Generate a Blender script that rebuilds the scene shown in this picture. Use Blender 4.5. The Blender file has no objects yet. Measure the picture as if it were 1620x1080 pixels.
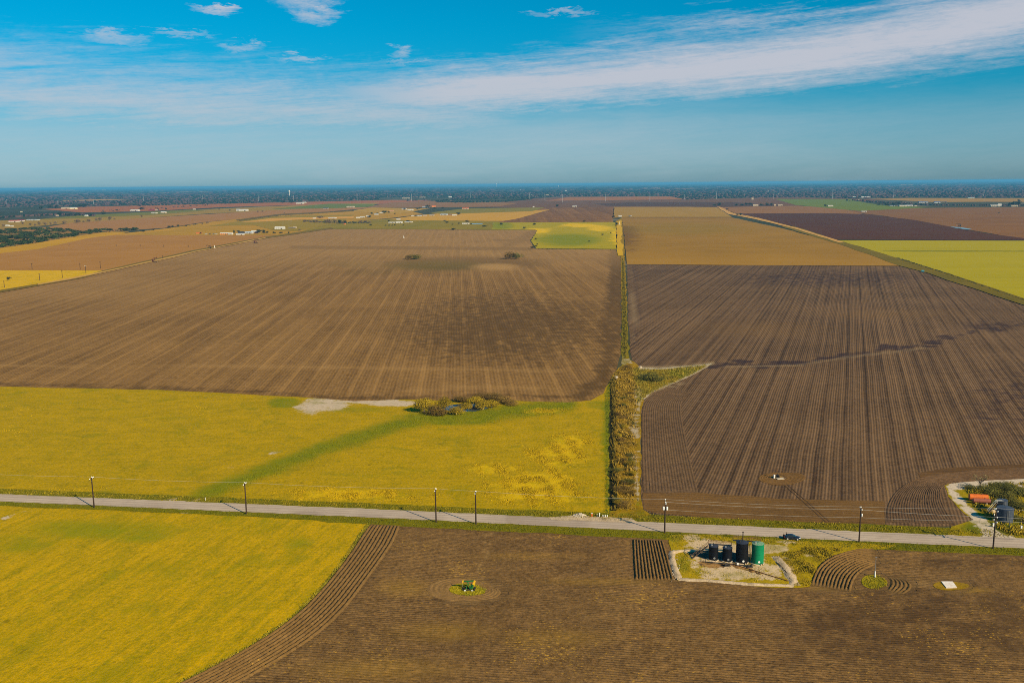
import bpy, bmesh, math, random
import numpy as np
from mathutils import Vector, Matrix

random.seed(11)
rng = np.random.default_rng(11)
scene = bpy.context.scene
COL = scene.collection

# ------------------------------------------------------------------ camera
F, CAM_H, PX, PY = 1450.0, 105.0, 810.0, 540.0      # focal length in photo pixels, height in metres
PITCH = math.atan((PY - 291.0) / F)
YAW = math.radians(6.75)
ROLL = math.radians(0.50)
_cy, _sy, _cp, _sp = math.cos(YAW), math.sin(YAW), math.cos(PITCH), math.sin(PITCH)
FW = np.array([-_sy * _cp, _cy * _cp, -_sp])
_r0 = np.array([_cy, _sy, 0.0])
_u0 = np.cross(_r0, FW)
RT = _r0 * math.cos(ROLL) - _u0 * math.sin(ROLL)
UP = _u0 * math.cos(ROLL) + _r0 * math.sin(ROLL)
cam_d = bpy.data.cameras.new('camera')
cam_d.sensor_width = 36.0
cam_d.lens = F / 1620.0 * 36.0
cam_d.clip_start = 1.0
cam_d.clip_end = 300000.0
cam = bpy.data.objects.new('camera', cam_d)
COL.objects.link(cam)
cam.matrix_world = Matrix(((RT[0], UP[0], -FW[0], 0), (RT[1], UP[1], -FW[1], 0), (RT[2], UP[2], -FW[2], CAM_H), (0, 0, 0, 1)))
scene.camera = cam


def G(px, py, z=0.0):
    """surveying: the point of the ground plane seen at a photo pixel"""
    d = FW + RT * (px - PX) / F - UP * (py - PY) / F
    t = (z - CAM_H) / d[2]
    return float(d[0] * t), float(d[1] * t)


def PJ(x, y, z=0.0):
    vx, vy, vz = np.asarray(x, float), np.asarray(y, float), np.asarray(z, float) - CAM_H
    w = vx * FW[0] + vy * FW[1] + vz * FW[2]
    return PX + F * (vx * RT[0] + vy * RT[1] + vz * RT[2]) / w, PY - F * (vx * UP[0] + vy * UP[1] + vz * UP[2]) / w


def mpp(px, py):
    """metres per photo pixel on the ground there"""
    x, y = G(px, py)
    return float((np.array([x, y, -CAM_H]) @ FW) / F)


# ------------------------------------------------------------------ node helper
class S:
    """a socket with arithmetic"""
    def __init__(self, nt, sock):
        self.nt, self.s = nt, sock

    def _m(self, op, *a, clamp=False):
        n = self.nt.nodes.new('ShaderNodeMath')
        n.operation = op
        n.use_clamp = clamp
        for i, v in enumerate(a):
            if isinstance(v, S):
                self.nt.links.new(v.s, n.inputs[i])
            else:
                n.inputs[i].default_value = v
        return S(self.nt, n.outputs[0])

    def __add__(self, o): return self._m('ADD', self, o)
    __radd__ = __add__
    def __sub__(self, o): return self._m('SUBTRACT', self, o)
    def __rsub__(self, o): return self._m('SUBTRACT', o, self)
    def __mul__(self, o): return self._m('MULTIPLY', self, o)
    __rmul__ = __mul__
    def __truediv__(self, o): return self._m('DIVIDE', self, o)
    def __pow__(self, o): return self._m('POWER', self, o)
    def sin(self): return self._m('SINE', self)
    def exp(self): return self._m('EXPONENT', self)
    def abs(self): return self._m('ABSOLUTE', self)
    def max(self, o): return self._m('MAXIMUM', self, o)
    def min(self, o): return self._m('MINIMUM', self, o)
    def clamp(self): return self._m('ADD', self, 0.0, clamp=True)

    def step(self, a, b):
        n = self.nt.nodes.new('ShaderNodeMapRange')
        n.interpolation_type = 'SMOOTHSTEP'
        self.nt.links.new(self.s, n.inputs[0])
        n.inputs[1].default_value = a
        n.inputs[2].default_value = b
        n.inputs[3].default_value = 0.0
        n.inputs[4].default_value = 1.0
        return S(self.nt, n.outputs[0])


class NT:
    def __init__(self, nt):
        self.nt = nt
        nt.nodes.clear()

    def node(self, t): return self.nt.nodes.new(t)
    def link(self, a, b): self.nt.links.new(a.s if isinstance(a, S) else a, b)
    def out(self, n, i=0): return S(self.nt, n.outputs[i])

    def pos(self):
        g = self.node('ShaderNodeNewGeometry')
        return S(self.nt, g.outputs['Position'])

    def objco(self):
        g = self.node('ShaderNodeTexCoord')
        return S(self.nt, g.outputs['Object'])

    def xyz(self, v):
        n = self.node('ShaderNodeSeparateXYZ')
        self.link(v, n.inputs[0])
        return [S(self.nt, n.outputs[i]) for i in range(3)]

    def vec(self, *c):
        n = self.node('ShaderNodeCombineXYZ')
        for i, v in enumerate(c):
            if isinstance(v, S): self.link(v, n.inputs[i])
            else: n.inputs[i].default_value = v
        return S(self.nt, n.outputs[0])

    def noise(self, v, scale, detail=2.0, rough=0.55, dist=0.0):
        n = self.node('ShaderNodeTexNoise')
        self.link(v, n.inputs['Vector'])
        n.inputs['Scale'].default_value = scale
        n.inputs['Detail'].default_value = detail
        n.inputs['Roughness'].default_value = rough
        n.inputs['Distortion'].default_value = dist
        return S(self.nt, n.outputs[0])

    def mix(self, f, a, b, mode='MIX'):
        n = self.node('ShaderNodeMix')
        n.data_type = 'RGBA'
        n.blend_type = mode
        for k, v in ((0, f), (6, a), (7, b)):
            if isinstance(v, S): self.link(v, n.inputs[k])
            elif k == 0: n.inputs[0].default_value = v
            else: n.inputs[k].default_value = (*v, 1.0)
        return S(self.nt, n.outputs[2])

    def attr(self, name):
        n = self.node('ShaderNodeAttribute')
        n.attribute_name = name
        return S(self.nt, n.outputs['Color'])

    def rand(self):
        n = self.node('ShaderNodeObjectInfo')
        return S(self.nt, n.outputs['Random'])

    def surf(self, col, rough=0.9, h=None, dist=0.1, strength=1.0, metal=0.0, spec=0.2, trans=None):
        b = self.node('ShaderNodeBsdfPrincipled')
        if isinstance(col, S): self.link(col, b.inputs['Base Color'])
        else: b.inputs['Base Color'].default_value = (*col, 1)
        if isinstance(rough, S): self.link(rough, b.inputs['Roughness'])
        else: b.inputs['Roughness'].default_value = rough
        b.inputs['Metallic'].default_value = metal
        b.inputs['Specular IOR Level'].default_value = spec
        if h is not None:
            bp = self.node('ShaderNodeBump')
            bp.inputs['Strength'].default_value = strength
            bp.inputs['Distance'].default_value = dist
            self.link(h, bp.inputs['Height'])
            self.nt.links.new(bp.outputs[0], b.inputs['Normal'])
        o = self.node('ShaderNodeOutputMaterial')
        self.nt.links.new(b.outputs[0], o.inputs['Surface'])


def newmat(name):
    m = bpy.data.materials.new(name)
    m.use_nodes = True
    return m, NT(m.node_tree)


# ------------------------------------------------------------------ sky, sun, exposure
SUN_AZ, SUN_EL = math.radians(128.0), math.radians(30.5)     # azimuth clockwise from +Y
world = bpy.data.worlds.new('World')
scene.world = world
world.use_nodes = True
w = NT(world.node_tree)
tc = w.node('ShaderNodeTexCoord')
dx, dy, dz = w.xyz(S(w.nt, tc.outputs['Generated']))
sky = w.node('ShaderNodeTexSky')
sky.sky_type = 'NISHITA'
sky.sun_disc = False
sky.sun_elevation = SUN_EL
sky.sun_rotation = SUN_AZ
sky.altitude = 200.0
sky.air_density = 1.0
sky.dust_density = 0.6
sky.ozone_density = 3.0
az = dx._m('ARCTAN2', dx, dy) * 57.2958 + 6.75           # degrees right of the view axis
el = dz._m('ARCSINE', dz) * 57.2958
tint = w.mix(el.step(0.0, 4.5), (0.31, 0.65, 0.99), (0.055, 0.62, 0.86))
tint = w.mix(el.step(3.0, 10.0), tint, (0.0, 0.72, 0.93))
skyc = w.mix(1.0, S(w.nt, sky.outputs[0]), tint, 'MULTIPLY')      # the camera's strong cyan grade of the blue
azc = az.max(-60.0).min(60.0)
apos = azc.max(0.0)
n1 = w.noise(w.vec(az * 0.05, el * 0.24, 0.0), 1.6, 5, 0.62, 0.6)
n2 = w.noise(w.vec(az * 0.16, el * 1.1, 3.7), 1.5, 6, 0.70, 0.5)
n3 = w.noise(w.vec(az * 0.6, el * 2.4, 9.1), 1.2, 5, 0.68, 0.3)
n4 = w.noise(w.vec(az * 2.6, el * 6.0, 5.1), 1.0, 3, 0.7)
st1 = w.noise(w.vec(az * 0.07, el * 1.3 - az * 0.10, 1.2), 1.2, 7, 0.72, 0.7)
st2 = w.noise(w.vec(az * 0.30, el * 3.2 - az * 0.22, 6.2), 1.0, 5, 0.70, 0.4)
tex = (st1 - 0.5) * 1.25 + (st2 - 0.5) * 0.60 + (n3 - 0.5) * 0.50 + (n4 - 0.5) * 0.25
elw = el + (n1 - 0.5) * 1.6 + (n2 - 0.5) * 1.3
# the long cirrus band, rising to the right, and a thinner veil to the left
cen = 5.75 + azc * 0.055 + apos * apos * 0.0015
half = 1.95 + azc.min(0.0).max(-12.0) * 0.075 + apos * 0.012
env = 1.0 - (elw - cen).abs() / half
band = (env * 0.95 + tex * 0.95 + 0.12).step(-0.10, 1.05) * (1.0 - (azc * -1.0).step(3.0, 17.0)) * 0.96
venv = 1.0 - (elw - (5.0 - (azc + 29.0) * 0.045)).abs() / 2.9
veil = (venv * 0.80 + tex * 1.05 + 0.10).step(-0.15, 1.25) * (1.0 - azc.step(-6.0, 9.0)) * 0.86
wisp = ((1.0 - (elw - (8.7 + azc * 0.02)).abs() / 1.3) * 0.7 + tex * 1.5 - 0.12).step(0.1, 1.1) * azc.step(2.0, 16.0) * 0.75
low = (1.0 - ((elw - 2.3).abs() / 3.6).step(0.1, 1.0)) * (0.66 - 0.30 * azc.step(4.0, 26.0)) * (0.55 + 0.6 * n1 + tex * 0.35)
def puff(a, e, ra, re, amt):
    da = (az + (n2 - 0.5) * 3.2 - a) / ra
    de = (el + (n3 - 0.5) * 1.6 - e) / re
    r = da * da + de * de
    return (1.0 - (r + (n3 - 0.5) * 3.4 + (n2 - 0.5) * 2.6 + (n4 - 0.5) * 1.6).step(-0.9, 2.0)) * amt
puffs = None
for a, e, ra, re, amt in ((-16.9, 9.85, 1.1, 0.24, 1.0), (-12.0, 10.9, 1.7, 0.8, 0.95), (-11.5, 9.8, 1.1, 0.5, 0.85), (-22.5, 8.1, 1.6, 0.35, 0.6),
                          (-15.7, 7.9, 1.1, 0.26, 0.65), (-12.4, 7.35, 1.5, 0.22, 0.65), (-6.4, 7.75, 0.6, 0.3, 0.6), (3.0, 9.95, 1.8, 0.14, 0.5),
                          (-19.0, 8.5, 1.4, 0.14, 0.45), (-6.0, 7.2, 1.6, 0.12, 0.4), (-29.0, 8.3, 0.5, 0.2, 0.4)):
    q = puff(a, e, ra, re, amt)
    puffs = q if puffs is None else puffs.max(q)
cl = (band.max(veil).max(wisp).max(puffs)).max(low).clamp()
bg = w.node('ShaderNodeBackground')
SKY_STRENGTH = 0.076
cl_col = w.mix(el.step(0.5, 7.0), (4.4, 5.3, 5.8), (5.7, 5.7, 6.3))
w.link(w.mix(cl * 0.92, skyc, cl_col), bg.inputs[0])
bg.inputs[1].default_value = SKY_STRENGTH
wo = w.node('ShaderNodeOutputWorld')
w.nt.links.new(bg.outputs[0], wo.inputs[0])

sun_d = bpy.data.lights.new('sun', 'SUN')
sun_d.energy = 5.0
sun_d.angle = math.radians(0.5)
sun_d.color = (1.0, 0.83, 0.54)
sun = bpy.data.objects.new('sun', sun_d)
COL.objects.link(sun)
SUN_DIR = Vector((math.sin(SUN_AZ) * math.cos(SUN_EL), math.cos(SUN_AZ) * math.cos(SUN_EL), math.sin(SUN_EL)))
sun.rotation_euler = SUN_DIR.to_track_quat('Z', 'Y').to_euler()
sun.location = (200, -200, 300)

vs = scene.view_settings
vs.view_transform = 'Standard'
vs.look = 'None'
vs.exposure = 0.4
vs.gamma = 1.0
vs.use_curve_mapping = False
scene.cycles.max_bounces = 4
scene.cycles.diffuse_bounces = 2
scene.cycles.glossy_bounces = 2
scene.cycles.transmission_bounces = 2
scene.cycles.volume_bounces = 0
scene.cycles.use_denoising = False
scene.cycles.pixel_filter_type = 'BLACKMAN_HARRIS'
scene.cycles.filter_width = 0.95


# ------------------------------------------------------------------ scene-graph helpers
def tag(o, label=None, cat=None, group=None, kind=None):
    if label: o['label'] = label
    if cat: o['category'] = cat
    if group: o['group'] = group
    if kind: o['kind'] = kind
    return o


def thing(name, label, cat, loc=(0, 0, 0), rz=0.0, group=None):
    o = bpy.data.objects.new(name, None)
    o.empty_display_size = 0.5
    COL.objects.link(o)
    o.location = loc
    o.rotation_euler = (0, 0, rz)
    return tag(o, label, cat, group)


def link_mesh(name, me, m=None, parent=None, loc=None, rz=0.0, scale=None):
    o = bpy.data.objects.new(name, me)
    COL.objects.link(o)
    if m is not None and not me.materials: me.materials.append(m)
    if parent is not None: o.parent = parent
    if loc is not None: o.location = loc
    if rz: o.rotation_euler = (0, 0, rz)
    if scale is not None: o.scale = scale
    return o


def copy_tree(o, loc=None, rz=None, scale=None, label=None, group=None, parent=None):
    c = o.copy()
    COL.objects.link(c)
    if parent is not None: c.parent = parent
    if loc is not None: c.location = loc
    if rz is not None: c.rotation_euler = (0, 0, rz)
    if scale is not None: c.scale = scale
    if label: c['label'] = label
    if group: c['group'] = group
    for ch in list(o.children):
        copy_tree(ch, parent=c)
    return c


class MB:
    """collects simple shapes into one mesh"""
    def __init__(self):
        self.v, self.f = [], []

    def add(self, vs_, fs):
        n = len(self.v)
        self.v += [tuple(p) for p in vs_]
        self.f += [tuple(i + n for i in f) for f in fs]
        return self

    def box(self, c, s, rz=0.0, rx=0.0, ry=0.0):
        M = Matrix.Translation(c) @ Matrix.Rotation(rz, 4, 'Z') @ Matrix.Rotation(ry, 4, 'Y') @ Matrix.Rotation(rx, 4, 'X')
        p = [M @ Vector((x * s[0] / 2, y * s[1] / 2, z * s[2] / 2)) for x in (-1, 1) for y in (-1, 1) for z in (-1, 1)]
        return self.add(p, [(0, 1, 3, 2), (4, 6, 7, 5), (0, 4, 5, 1), (2, 3, 7, 6), (0, 2, 6, 4), (1, 5, 7, 3)])

    def bar(self, a, b, r, n=8, r2=None, cap=True):
        a, b = Vector(a), Vector(b)
        q = (b - a).to_track_quat('Z', 'Y')
        r2 = r if r2 is None else r2
        ps, fs = [], []
        for P_, rr in ((a, r), (b, r2)):
            for i in range(n):
                t = 2 * math.pi * i / n
                ps.append(P_ + q @ Vector((math.cos(t) * rr, math.sin(t) * rr, 0)))
        for i in range(n):
            j = (i + 1) % n
            fs.append((i, j, n + j, n + i))
        if cap:
            fs.append(tuple(range(n - 1, -1, -1)))
            fs.append(tuple(range(n, 2 * n)))
        return self.add(ps, fs)

    def tube(self, pts, r, n=6):
        pts = [Vector(p) for p in pts]
        ps, fs = [], []
        for k, p in enumerate(pts):
            d = pts[min(k + 1, len(pts) - 1)] - pts[max(k - 1, 0)]
            q = d.to_track_quat('Z', 'Y')
            rr = r[k] if isinstance(r, (list, tuple)) else r
            for i in range(n):
                t = 2 * math.pi * i / n
                ps.append(p + q @ Vector((math.cos(t) * rr, math.sin(t) * rr, 0)))
        for k in range(len(pts) - 1):
            for i in range(n):
                j = (i + 1) % n
                fs.append((k * n + i, k * n + j, (k + 1) * n + j, (k + 1) * n + i))
        fs.append(tuple(range(n - 1, -1, -1)))
        fs.append(tuple(range((len(pts) - 1) * n, len(pts) * n)))
        return self.add(ps, fs)

    def lathe(self, prof, n=24, c=(0, 0, 0), axis='Z'):
        ps, fs = [], []
        for r, z in prof:
            for i in range(n):
                t = 2 * math.pi * i / n
                p = (r * math.cos(t), r * math.sin(t), z)
                if axis == 'X': p = (p[2], p[0], p[1])
                if axis == 'Y': p = (p[0], p[2], p[1])
                ps.append((p[0] + c[0], p[1] + c[1], p[2] + c[2]))
        for k in range(len(prof) - 1):
            for i in range(n):
                j = (i + 1) % n
                fs.append((k * n + i, k * n + j, (k + 1) * n + j, (k + 1) * n + i))
        fs.append(tuple(range(n - 1, -1, -1)))
        fs.append(tuple(range((len(prof) - 1) * n, len(prof) * n)))
        return self.add(ps, fs)

    def mesh(self, name, smooth=False):
        me = bpy.data.meshes.new(name)
        me.from_pydata(self.v, [], self.f)
        bm = bmesh.new()
        bm.from_mesh(me)
        bmesh.ops.recalc_face_normals(bm, faces=bm.faces)
        bm.to_mesh(me)
        bm.free()
        if smooth:
            me.shade_auto_smooth() if hasattr(me, 'shade_auto_smooth') else None
            for p in me.polygons: p.use_smooth = len(p.vertices) == 4
        me.update()
        return me

    def build(self, name, m, parent=None, smooth=False, loc=None, rz=0.0):
        return link_mesh(name, self.mesh(name, smooth), m, parent, loc, rz)


def np_mesh(name, verts, faces, cols=None):
    """verts (n,3), faces (m,k) arrays; cols (n,3) vertex colours"""
    me = bpy.data.meshes.new(name)
    k = faces.shape[1]
    me.vertices.add(len(verts))
    me.vertices.foreach_set('co', np.ascontiguousarray(verts, dtype=np.float32).ravel())
    me.loops.add(faces.size)
    me.loops.foreach_set('vertex_index', np.ascontiguousarray(faces, dtype=np.int32).ravel())
    me.polygons.add(len(faces))
    me.polygons.foreach_set('loop_start', np.arange(0, faces.size, k, dtype=np.int32))
    if cols is not None:
        a = me.color_attributes.new('tint', 'FLOAT_COLOR', 'POINT')
        c = np.ones((len(verts), 4), dtype=np.float32)
        c[:, :3] = cols
        a.data.foreach_set('color', c.ravel())
    me.update(calc_edges=True)
    me.validate()
    return me


def inside(poly, x, y):
    """vectorised point in polygon"""
    x, y = np.asarray(x, float), np.asarray(y, float)
    r = np.zeros(x.shape, bool)
    n = len(poly)
    for i in range(n):
        x1, y1 = poly[i][:2]
        x2, y2 = poly[(i + 1) % n][:2]
        if y1 == y2: continue
        c = ((y1 > y) != (y2 > y)) & (x < (x2 - x1) * (y - y1) / (y2 - y1) + x1)
        r ^= c
    return r


def dist_line(pts, x, y, closed=False):
    x, y = np.asarray(x, float), np.asarray(y, float)
    d = np.full(x.shape, 1e9)
    n = len(pts)
    for i in range(n if closed else n - 1):
        ax, ay = pts[i][:2]
        bx, by = pts[(i + 1) % n][:2]
        ex, ey = bx - ax, by - ay
        L = ex * ex + ey * ey + 1e-9
        t = np.clip(((x - ax) * ex + (y - ay) * ey) / L, 0, 1)
        d = np.minimum(d, np.hypot(x - ax - t * ex, y - ay - t * ey))
    return d


def sm(a, b, v):
    t = np.clip((np.asarray(v, float) - a) / (b - a), 0, 1)
    return t * t * (3 - 2 * t)


def blob(px, py, cx, cy, rx, ry, hard=0.4, rot=0.0):
    c, s = math.cos(rot), math.sin(rot)
    u, v = (px - cx) * c + (py - cy) * s, -(px - cx) * s + (py - cy) * c
    return 1 - sm(hard, 1.0, np.hypot(u / rx, v / ry))


def stroke(px, py, pts, w, soft=0.6):
    return 1 - sm(w * (1 - soft), w, dist_line(pts, px, py))


def roughen(pts, step, jit, closed=True):
    """subdivide an outline and make its edge uneven, as worked land is"""
    out = []
    n = len(pts)
    for i in range(n if closed else n - 1):
        a, b = np.array(pts[i][:2]), np.array(pts[(i + 1) % n][:2])
        L = np.hypot(*(b - a))
        k = int(min(60, max(1, L / step)))
        nrm = np.array([-(b - a)[1], (b - a)[0]]) / max(L, 1e-6)
        for q in range(k):
            p = a + (b - a) * q / k
            if q: p = p + nrm * rng.normal(0, jit)
            out.append((float(p[0]), float(p[1])))
    if not closed: out.append(tuple(pts[-1][:2]))
    return out


def sheet(name, px_poly, m, z, cell=None, mask=None, step=8.0, jit=0.25, kind='structure', world_poly=None):
    """one flat patch of land; mask(px,py)->(n,3) soft land-cover weights stored per vertex"""
    pts = world_poly or [G(*p) for p in px_poly]
    pts = roughen(pts, step, jit)
    bm = bmesh.new()
    bmv = [bm.verts.new((x, y, z)) for x, y in pts]
    f = bm.faces.new(bmv)
    if f.normal.z < 0: f.normal_flip()
    bmesh.ops.triangulate(bm, faces=bm.faces[:])
    if cell:
        xs = [p[0] for p in pts]
        ys = [p[1] for p in pts]
        for axis, lo, hi in ((0, min(xs), max(xs)), (1, min(ys), max(ys))):
            q = lo + cell
            while q < hi:
                co, no = [0, 0, z], [0, 0, 0]
                co[axis] = q
                no[axis] = 1
                bmesh.ops.bisect_plane(bm, geom=bm.verts[:] + bm.edges[:] + bm.faces[:], dist=1e-4, plane_co=co, plane_no=no)
                q += cell
        bmesh.ops.triangulate(bm, faces=bm.faces[:])
    bmesh.ops.recalc_face_normals(bm, faces=bm.faces)
    if bm.faces and sum(fc.normal.z for fc in bm.faces) < 0:
        bmesh.ops.reverse_faces(bm, faces=bm.faces)
    me = bpy.data.meshes.new(name)
    bm.to_mesh(me)
    bm.free()
    if mask is not None:
        co = np.empty(len(me.vertices) * 3, np.float32)
        me.vertices.foreach_get('co', co)
        co = co.reshape(-1, 3)
        ppx, ppy = PJ(co[:, 0], co[:, 1], 0.0)
        c = np.ones((len(co), 4), np.float32)
        c[:, :3] = np.clip(np.stack(mask(ppx, ppy), 1), 0, 1)
        a = me.color_attributes.new('mask', 'FLOAT_COLOR', 'POINT')
        a.data.foreach_set('color', c.ravel())
    o = link_mesh(name, me, m)
    o['kind'] = kind
    return o


# ------------------------------------------------------------------ materials
def soil_mat(name, c1, c2, az_deg=0.0, sp=1.0, row=0.5, band=0.5, band_m=9.0, patch=0.5, clod=0.5, fleck=0.0, fleck_c=(0.42, 0.27, 0.05),
             bump=0.12, dark=(0.055, 0.036, 0.026), weed=(0.14, 0.13, 0.015), pale=(0.34, 0.25, 0.14), use_mask=False, cross=0.0, stretch=260.0, row2=0.0, gr=(1.0, 0.83, 0.42), wobm=1.3, lines=None):
    m, n = newmat(name)
    c1, c2, fleck_c, dark, weed, pale = (tuple(q * k for q, k in zip(c, gr)) for c in (c1, c2, fleck_c, dark, weed, pale))
    p = n.pos()
    x, y, z = n.xyz(p)
    a = math.radians(az_deg)
    across = x * math.cos(a) - y * math.sin(a)
    along = x * math.sin(a) + y * math.cos(a)
    wob = n.noise(p, 0.012, 2) * wobm
    acw = across + wob
    clodn = n.noise(p, 0.9, 5, 0.7)
    clodf = n.noise(p, 0.22, 4, 0.65)
    clod3 = n.noise(p, 2.6, 4, 0.8)
    f = 0.5 + (clodn - 0.5) * clod * 1.7 + (clodf - 0.5) * clod + (clod3 - 0.5) * clod * 1.5
    if row:
        rows = (acw * (2 * math.pi / sp)).sin()
        f = f + rows * row * 0.28
        if row2:
            f = f + (acw * (2 * math.pi / (sp * 3.02)) + 1.3).sin() * row2 * 0.25
    if band:
        b1 = n.noise(n.vec(acw / band_m, along / stretch, 0.0), 1.0, 4, 0.7)
        f = f + (b1 - 0.5) * band * 2.2
    if cross:
        b2 = n.noise(n.vec(across / 120.0, along / 14.0, 4.0), 1.0, 3, 0.6)
        f = f + (b2 - 0.5) * cross * 2.0
    if lines:
        ln = (acw * (2 * math.pi / lines[0])).sin().step(0.72, 1.0)
        lv = n.noise(n.vec(acw / 30.0, along / 90.0, 7.0), 1.0, 4, 0.7)
        f = f + ln * (lv - 0.22) * lines[1]
    pt = n.noise(p, 0.011, 4, 0.6)
    f = f + (pt - 0.5) * patch * 2.0
    col = n.mix(f.clamp(), c1, c2)
    if use_mask:
        mk = n.attr('mask')
        r, g, b = n.xyz(mk)
        brk = (n.noise(p, 0.12, 4, 0.7) - 0.5) * 1.0
        brk2 = n.noise(n.vec(acw / 3.0, along / 30.0, 1.0), 1.0, 3, 0.6)
        rg = (r * 1.1 + brk * 2.2 * r.step(0.05, 0.4) + (brk2 - 0.5) * 0.9 * r.step(0.05, 0.4)).step(0.15, 0.95)
        col = n.mix(rg * 0.8, col, dark)
        col = n.mix((g + brk * g * 1.6).clamp() * 0.8, col, weed)
        col = n.mix((b + brk * b * 1.6).clamp() * 0.85, col, pale)
    if fleck:
        fz = n.noise(p, 0.035, 3, 0.6)
        fs = n.noise(n.vec(across * 1.5, along * 0.6, 0.0), 1.3, 4, 0.7)
        fk = (fs + (fz - 0.5) * 0.55).step(0.72 - 0.14 * fleck, 0.80 - 0.10 * fleck)
        col = n.mix(fk * 0.75, col, fleck_c)
        ps = n.noise(n.vec(x * 2.2, y * 1.4, 3.0), 1.0, 3, 0.7)
        col = n.mix((ps + (fz - 0.5) * 0.3).step(0.63, 0.74) * 0.5, col, tuple(min(1.0, q * 1.35) for q in c2))
        col = n.mix((1.0 - ps).step(0.60, 0.72) * 0.8, col, tuple(q * 0.4 for q in c1))
    h = clodn * 0.7
    if row:
        h = h + rows * 0.5 * min(1.0, row)
    n.surf(col, 0.95, h if bump else None, dist=bump, spec=0.08)
    return m


def grass_mat(name, gold, olive, green, az_deg=0.0, gr=(1.10, 1.02, 0.2), streak=0.3, bump=0.12, use_mask=False, extra=(0.52, 0.40, 0.28), green_amt=0.35, bright=(0.62, 0.44, 0.02), s=1.0):
    m, n = newmat(name)
    gold, olive, green, bright = (tuple(q * k for q, k in zip(c, gr)) for c in (gold, olive, green, bright))
    p = n.pos()
    x, y, z = n.xyz(p)
    a = math.radians(az_deg)
    across = x * math.cos(a) - y * math.sin(a)
    along = x * math.sin(a) + y * math.cos(a)
    big = n.noise(p, 0.022 * s, 5, 0.62, 0.5)
    med = n.noise(p, 0.11 * s, 5, 0.65)
    fine = n.noise(p, 0.9, 4, 0.7)
    st = n.noise(n.vec(across / 2.2, along / 30.0, 0.0), 1.0, 5, 0.72)
    st2 = n.noise(n.vec(across / 7.0, along / 24.0, 2.0), 1.0, 3, 0.6)
    fin2 = n.noise(n.vec(across * 2.4, along * 1.3, 1.0), 1.0, 4, 0.8)
    f = (0.5 + (fine - 0.5) * 1.8 + (fin2 - 0.5) * 2.0 + (st - 0.5) * streak * 2.6 + (med - 0.5) * 1.1).clamp()
    col = n.mix(f, olive, gold)
    gm = (big + (med - 0.5) * 0.5 + (st2 - 0.5) * streak * 1.2).step(0.60, 0.80) * green_amt
    if use_mask:
        r, g, b = n.xyz(n.attr('mask'))
        brk = (med - 0.5) * 1.1 + (fine - 0.5) * 0.5
        gm = (gm + ((g * 1.25 + (med - 0.5) * 2.2 + (fine - 0.5) * 1.2).step(-0.15, 1.35) * g.step(0.0, 0.5))).clamp()
    gm_ = gm
    col = n.mix(gm_ * 0.85, col, green)
    if use_mask:
        rr = (r * 1.25 + (med - 0.5) * 2.6 + (fine - 0.5) * 1.0 - 0.25).step(0.15, 0.85) * r.step(0.0, 0.25)
        col = n.mix(rr * 0.75, col, bright)
        bb = (b * 1.6 + (med - 0.5) * 3.2 + (fine - 0.5) * 1.6 + (fin2 - 0.5) * 0.8 + (n.noise(p, 0.045, 4, 0.65) - 0.5) * 2.0 - 0.36).step(0.1, 0.7) * b.step(0.0, 0.2)
        col = n.mix(bb, col, extra)
    mott = n.noise(p, 0.055, 5, 0.72, 0.4)
    col = n.mix((mott + (fin2 - 0.5) * 0.25 + (st2 - 0.5) * streak * 0.5).step(0.50, 0.68) * 0.55, col, tuple(o * 0.55 + g * 0.45 for o, g in zip(olive, green)))
    dk = (n.noise(p, 0.30, 5, 0.78) * 0.75 + fin2 * 0.25).step(0.53, 0.66) * 0.6
    col = n.mix(dk, col, tuple(c * 0.45 for c in olive))
    n.surf(col, 0.95, fine + med * 0.8, dist=bump, spec=0.05)
    return m


def plain_mat(name, col, rough=0.6, metal=0.0, spec=0.3, var=0.15, scale=1.5, dirt=None, bump=0.0):
    m, n = newmat(name)
    p = n.objco()
    q = n.noise(p, scale, 4, 0.65)
    c2 = dirt if dirt is not None else tuple(c * (1 - 2 * var) for c in col)
    c = n.mix((q.step(0.35, 0.75) * (0.75 if dirt is not None else 1.0)), col, c2)
    n.surf(c, rough, q if bump else None, dist=bump, metal=metal, spec=spec)
    return m


def tint_mat(name, rough=0.9, base=(1, 1, 1), objvar=0.25):
    """colour from the mesh's own 'tint' attribute, each object a little different"""
    m, n = newmat(name)
    c = n.attr('tint')
    r = n.rand()
    lo = tuple(b * (1 - objvar) for b in base)
    hi = tuple(b * (1 + objvar) for b in base)
    k = n.mix(r, lo, hi)
    n.surf(n.mix(1.0, c, k, 'MULTIPLY'), rough, spec=0.1)
    return m

# ================================================================== THE LAND
# far ground sheet, to the horizon
m, n = newmat('open_country')
p = n.pos()
x, y, z = n.xyz(p)
q1 = n.noise(n.vec(x / 2600.0, y / 1500.0, 0.0), 1.0, 5, 0.62)
q2 = n.noise(n.vec(x / 420.0, y / 260.0, 5.0), 1.0, 4, 0.65)
q3 = n.noise(n.vec(x / 9000.0, y / 3800.0, 9.0), 1.0, 4, 0.6)
c = n.mix(q1.step(0.38, 0.62), (0.085, 0.075, 0.036), (0.036, 0.044, 0.024))
c = n.mix(q2.step(0.56, 0.66) * 0.8, c, (0.24, 0.18, 0.12))
c = n.mix(q3.step(0.56, 0.66) * 0.7, c, (0.10, 0.065, 0.060))
c = n.mix(q2.step(0.44, 0.36) * 0.0 + (1.0 - q2.step(0.36, 0.46)) * 0.75, c, (0.022, 0.034, 0.016))
n.surf(c, 0.95, spec=0.05)
GROUND = m
me = bpy.data.meshes.new('ground')
R0 = 64000.0
me.from_pydata([(-R0, -3000, 0), (R0, -3000, 0), (R0, R0, 0), (-R0, R0, 0)], [], [(0, 1, 2, 3)])
g = link_mesh('ground', me, m)
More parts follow.
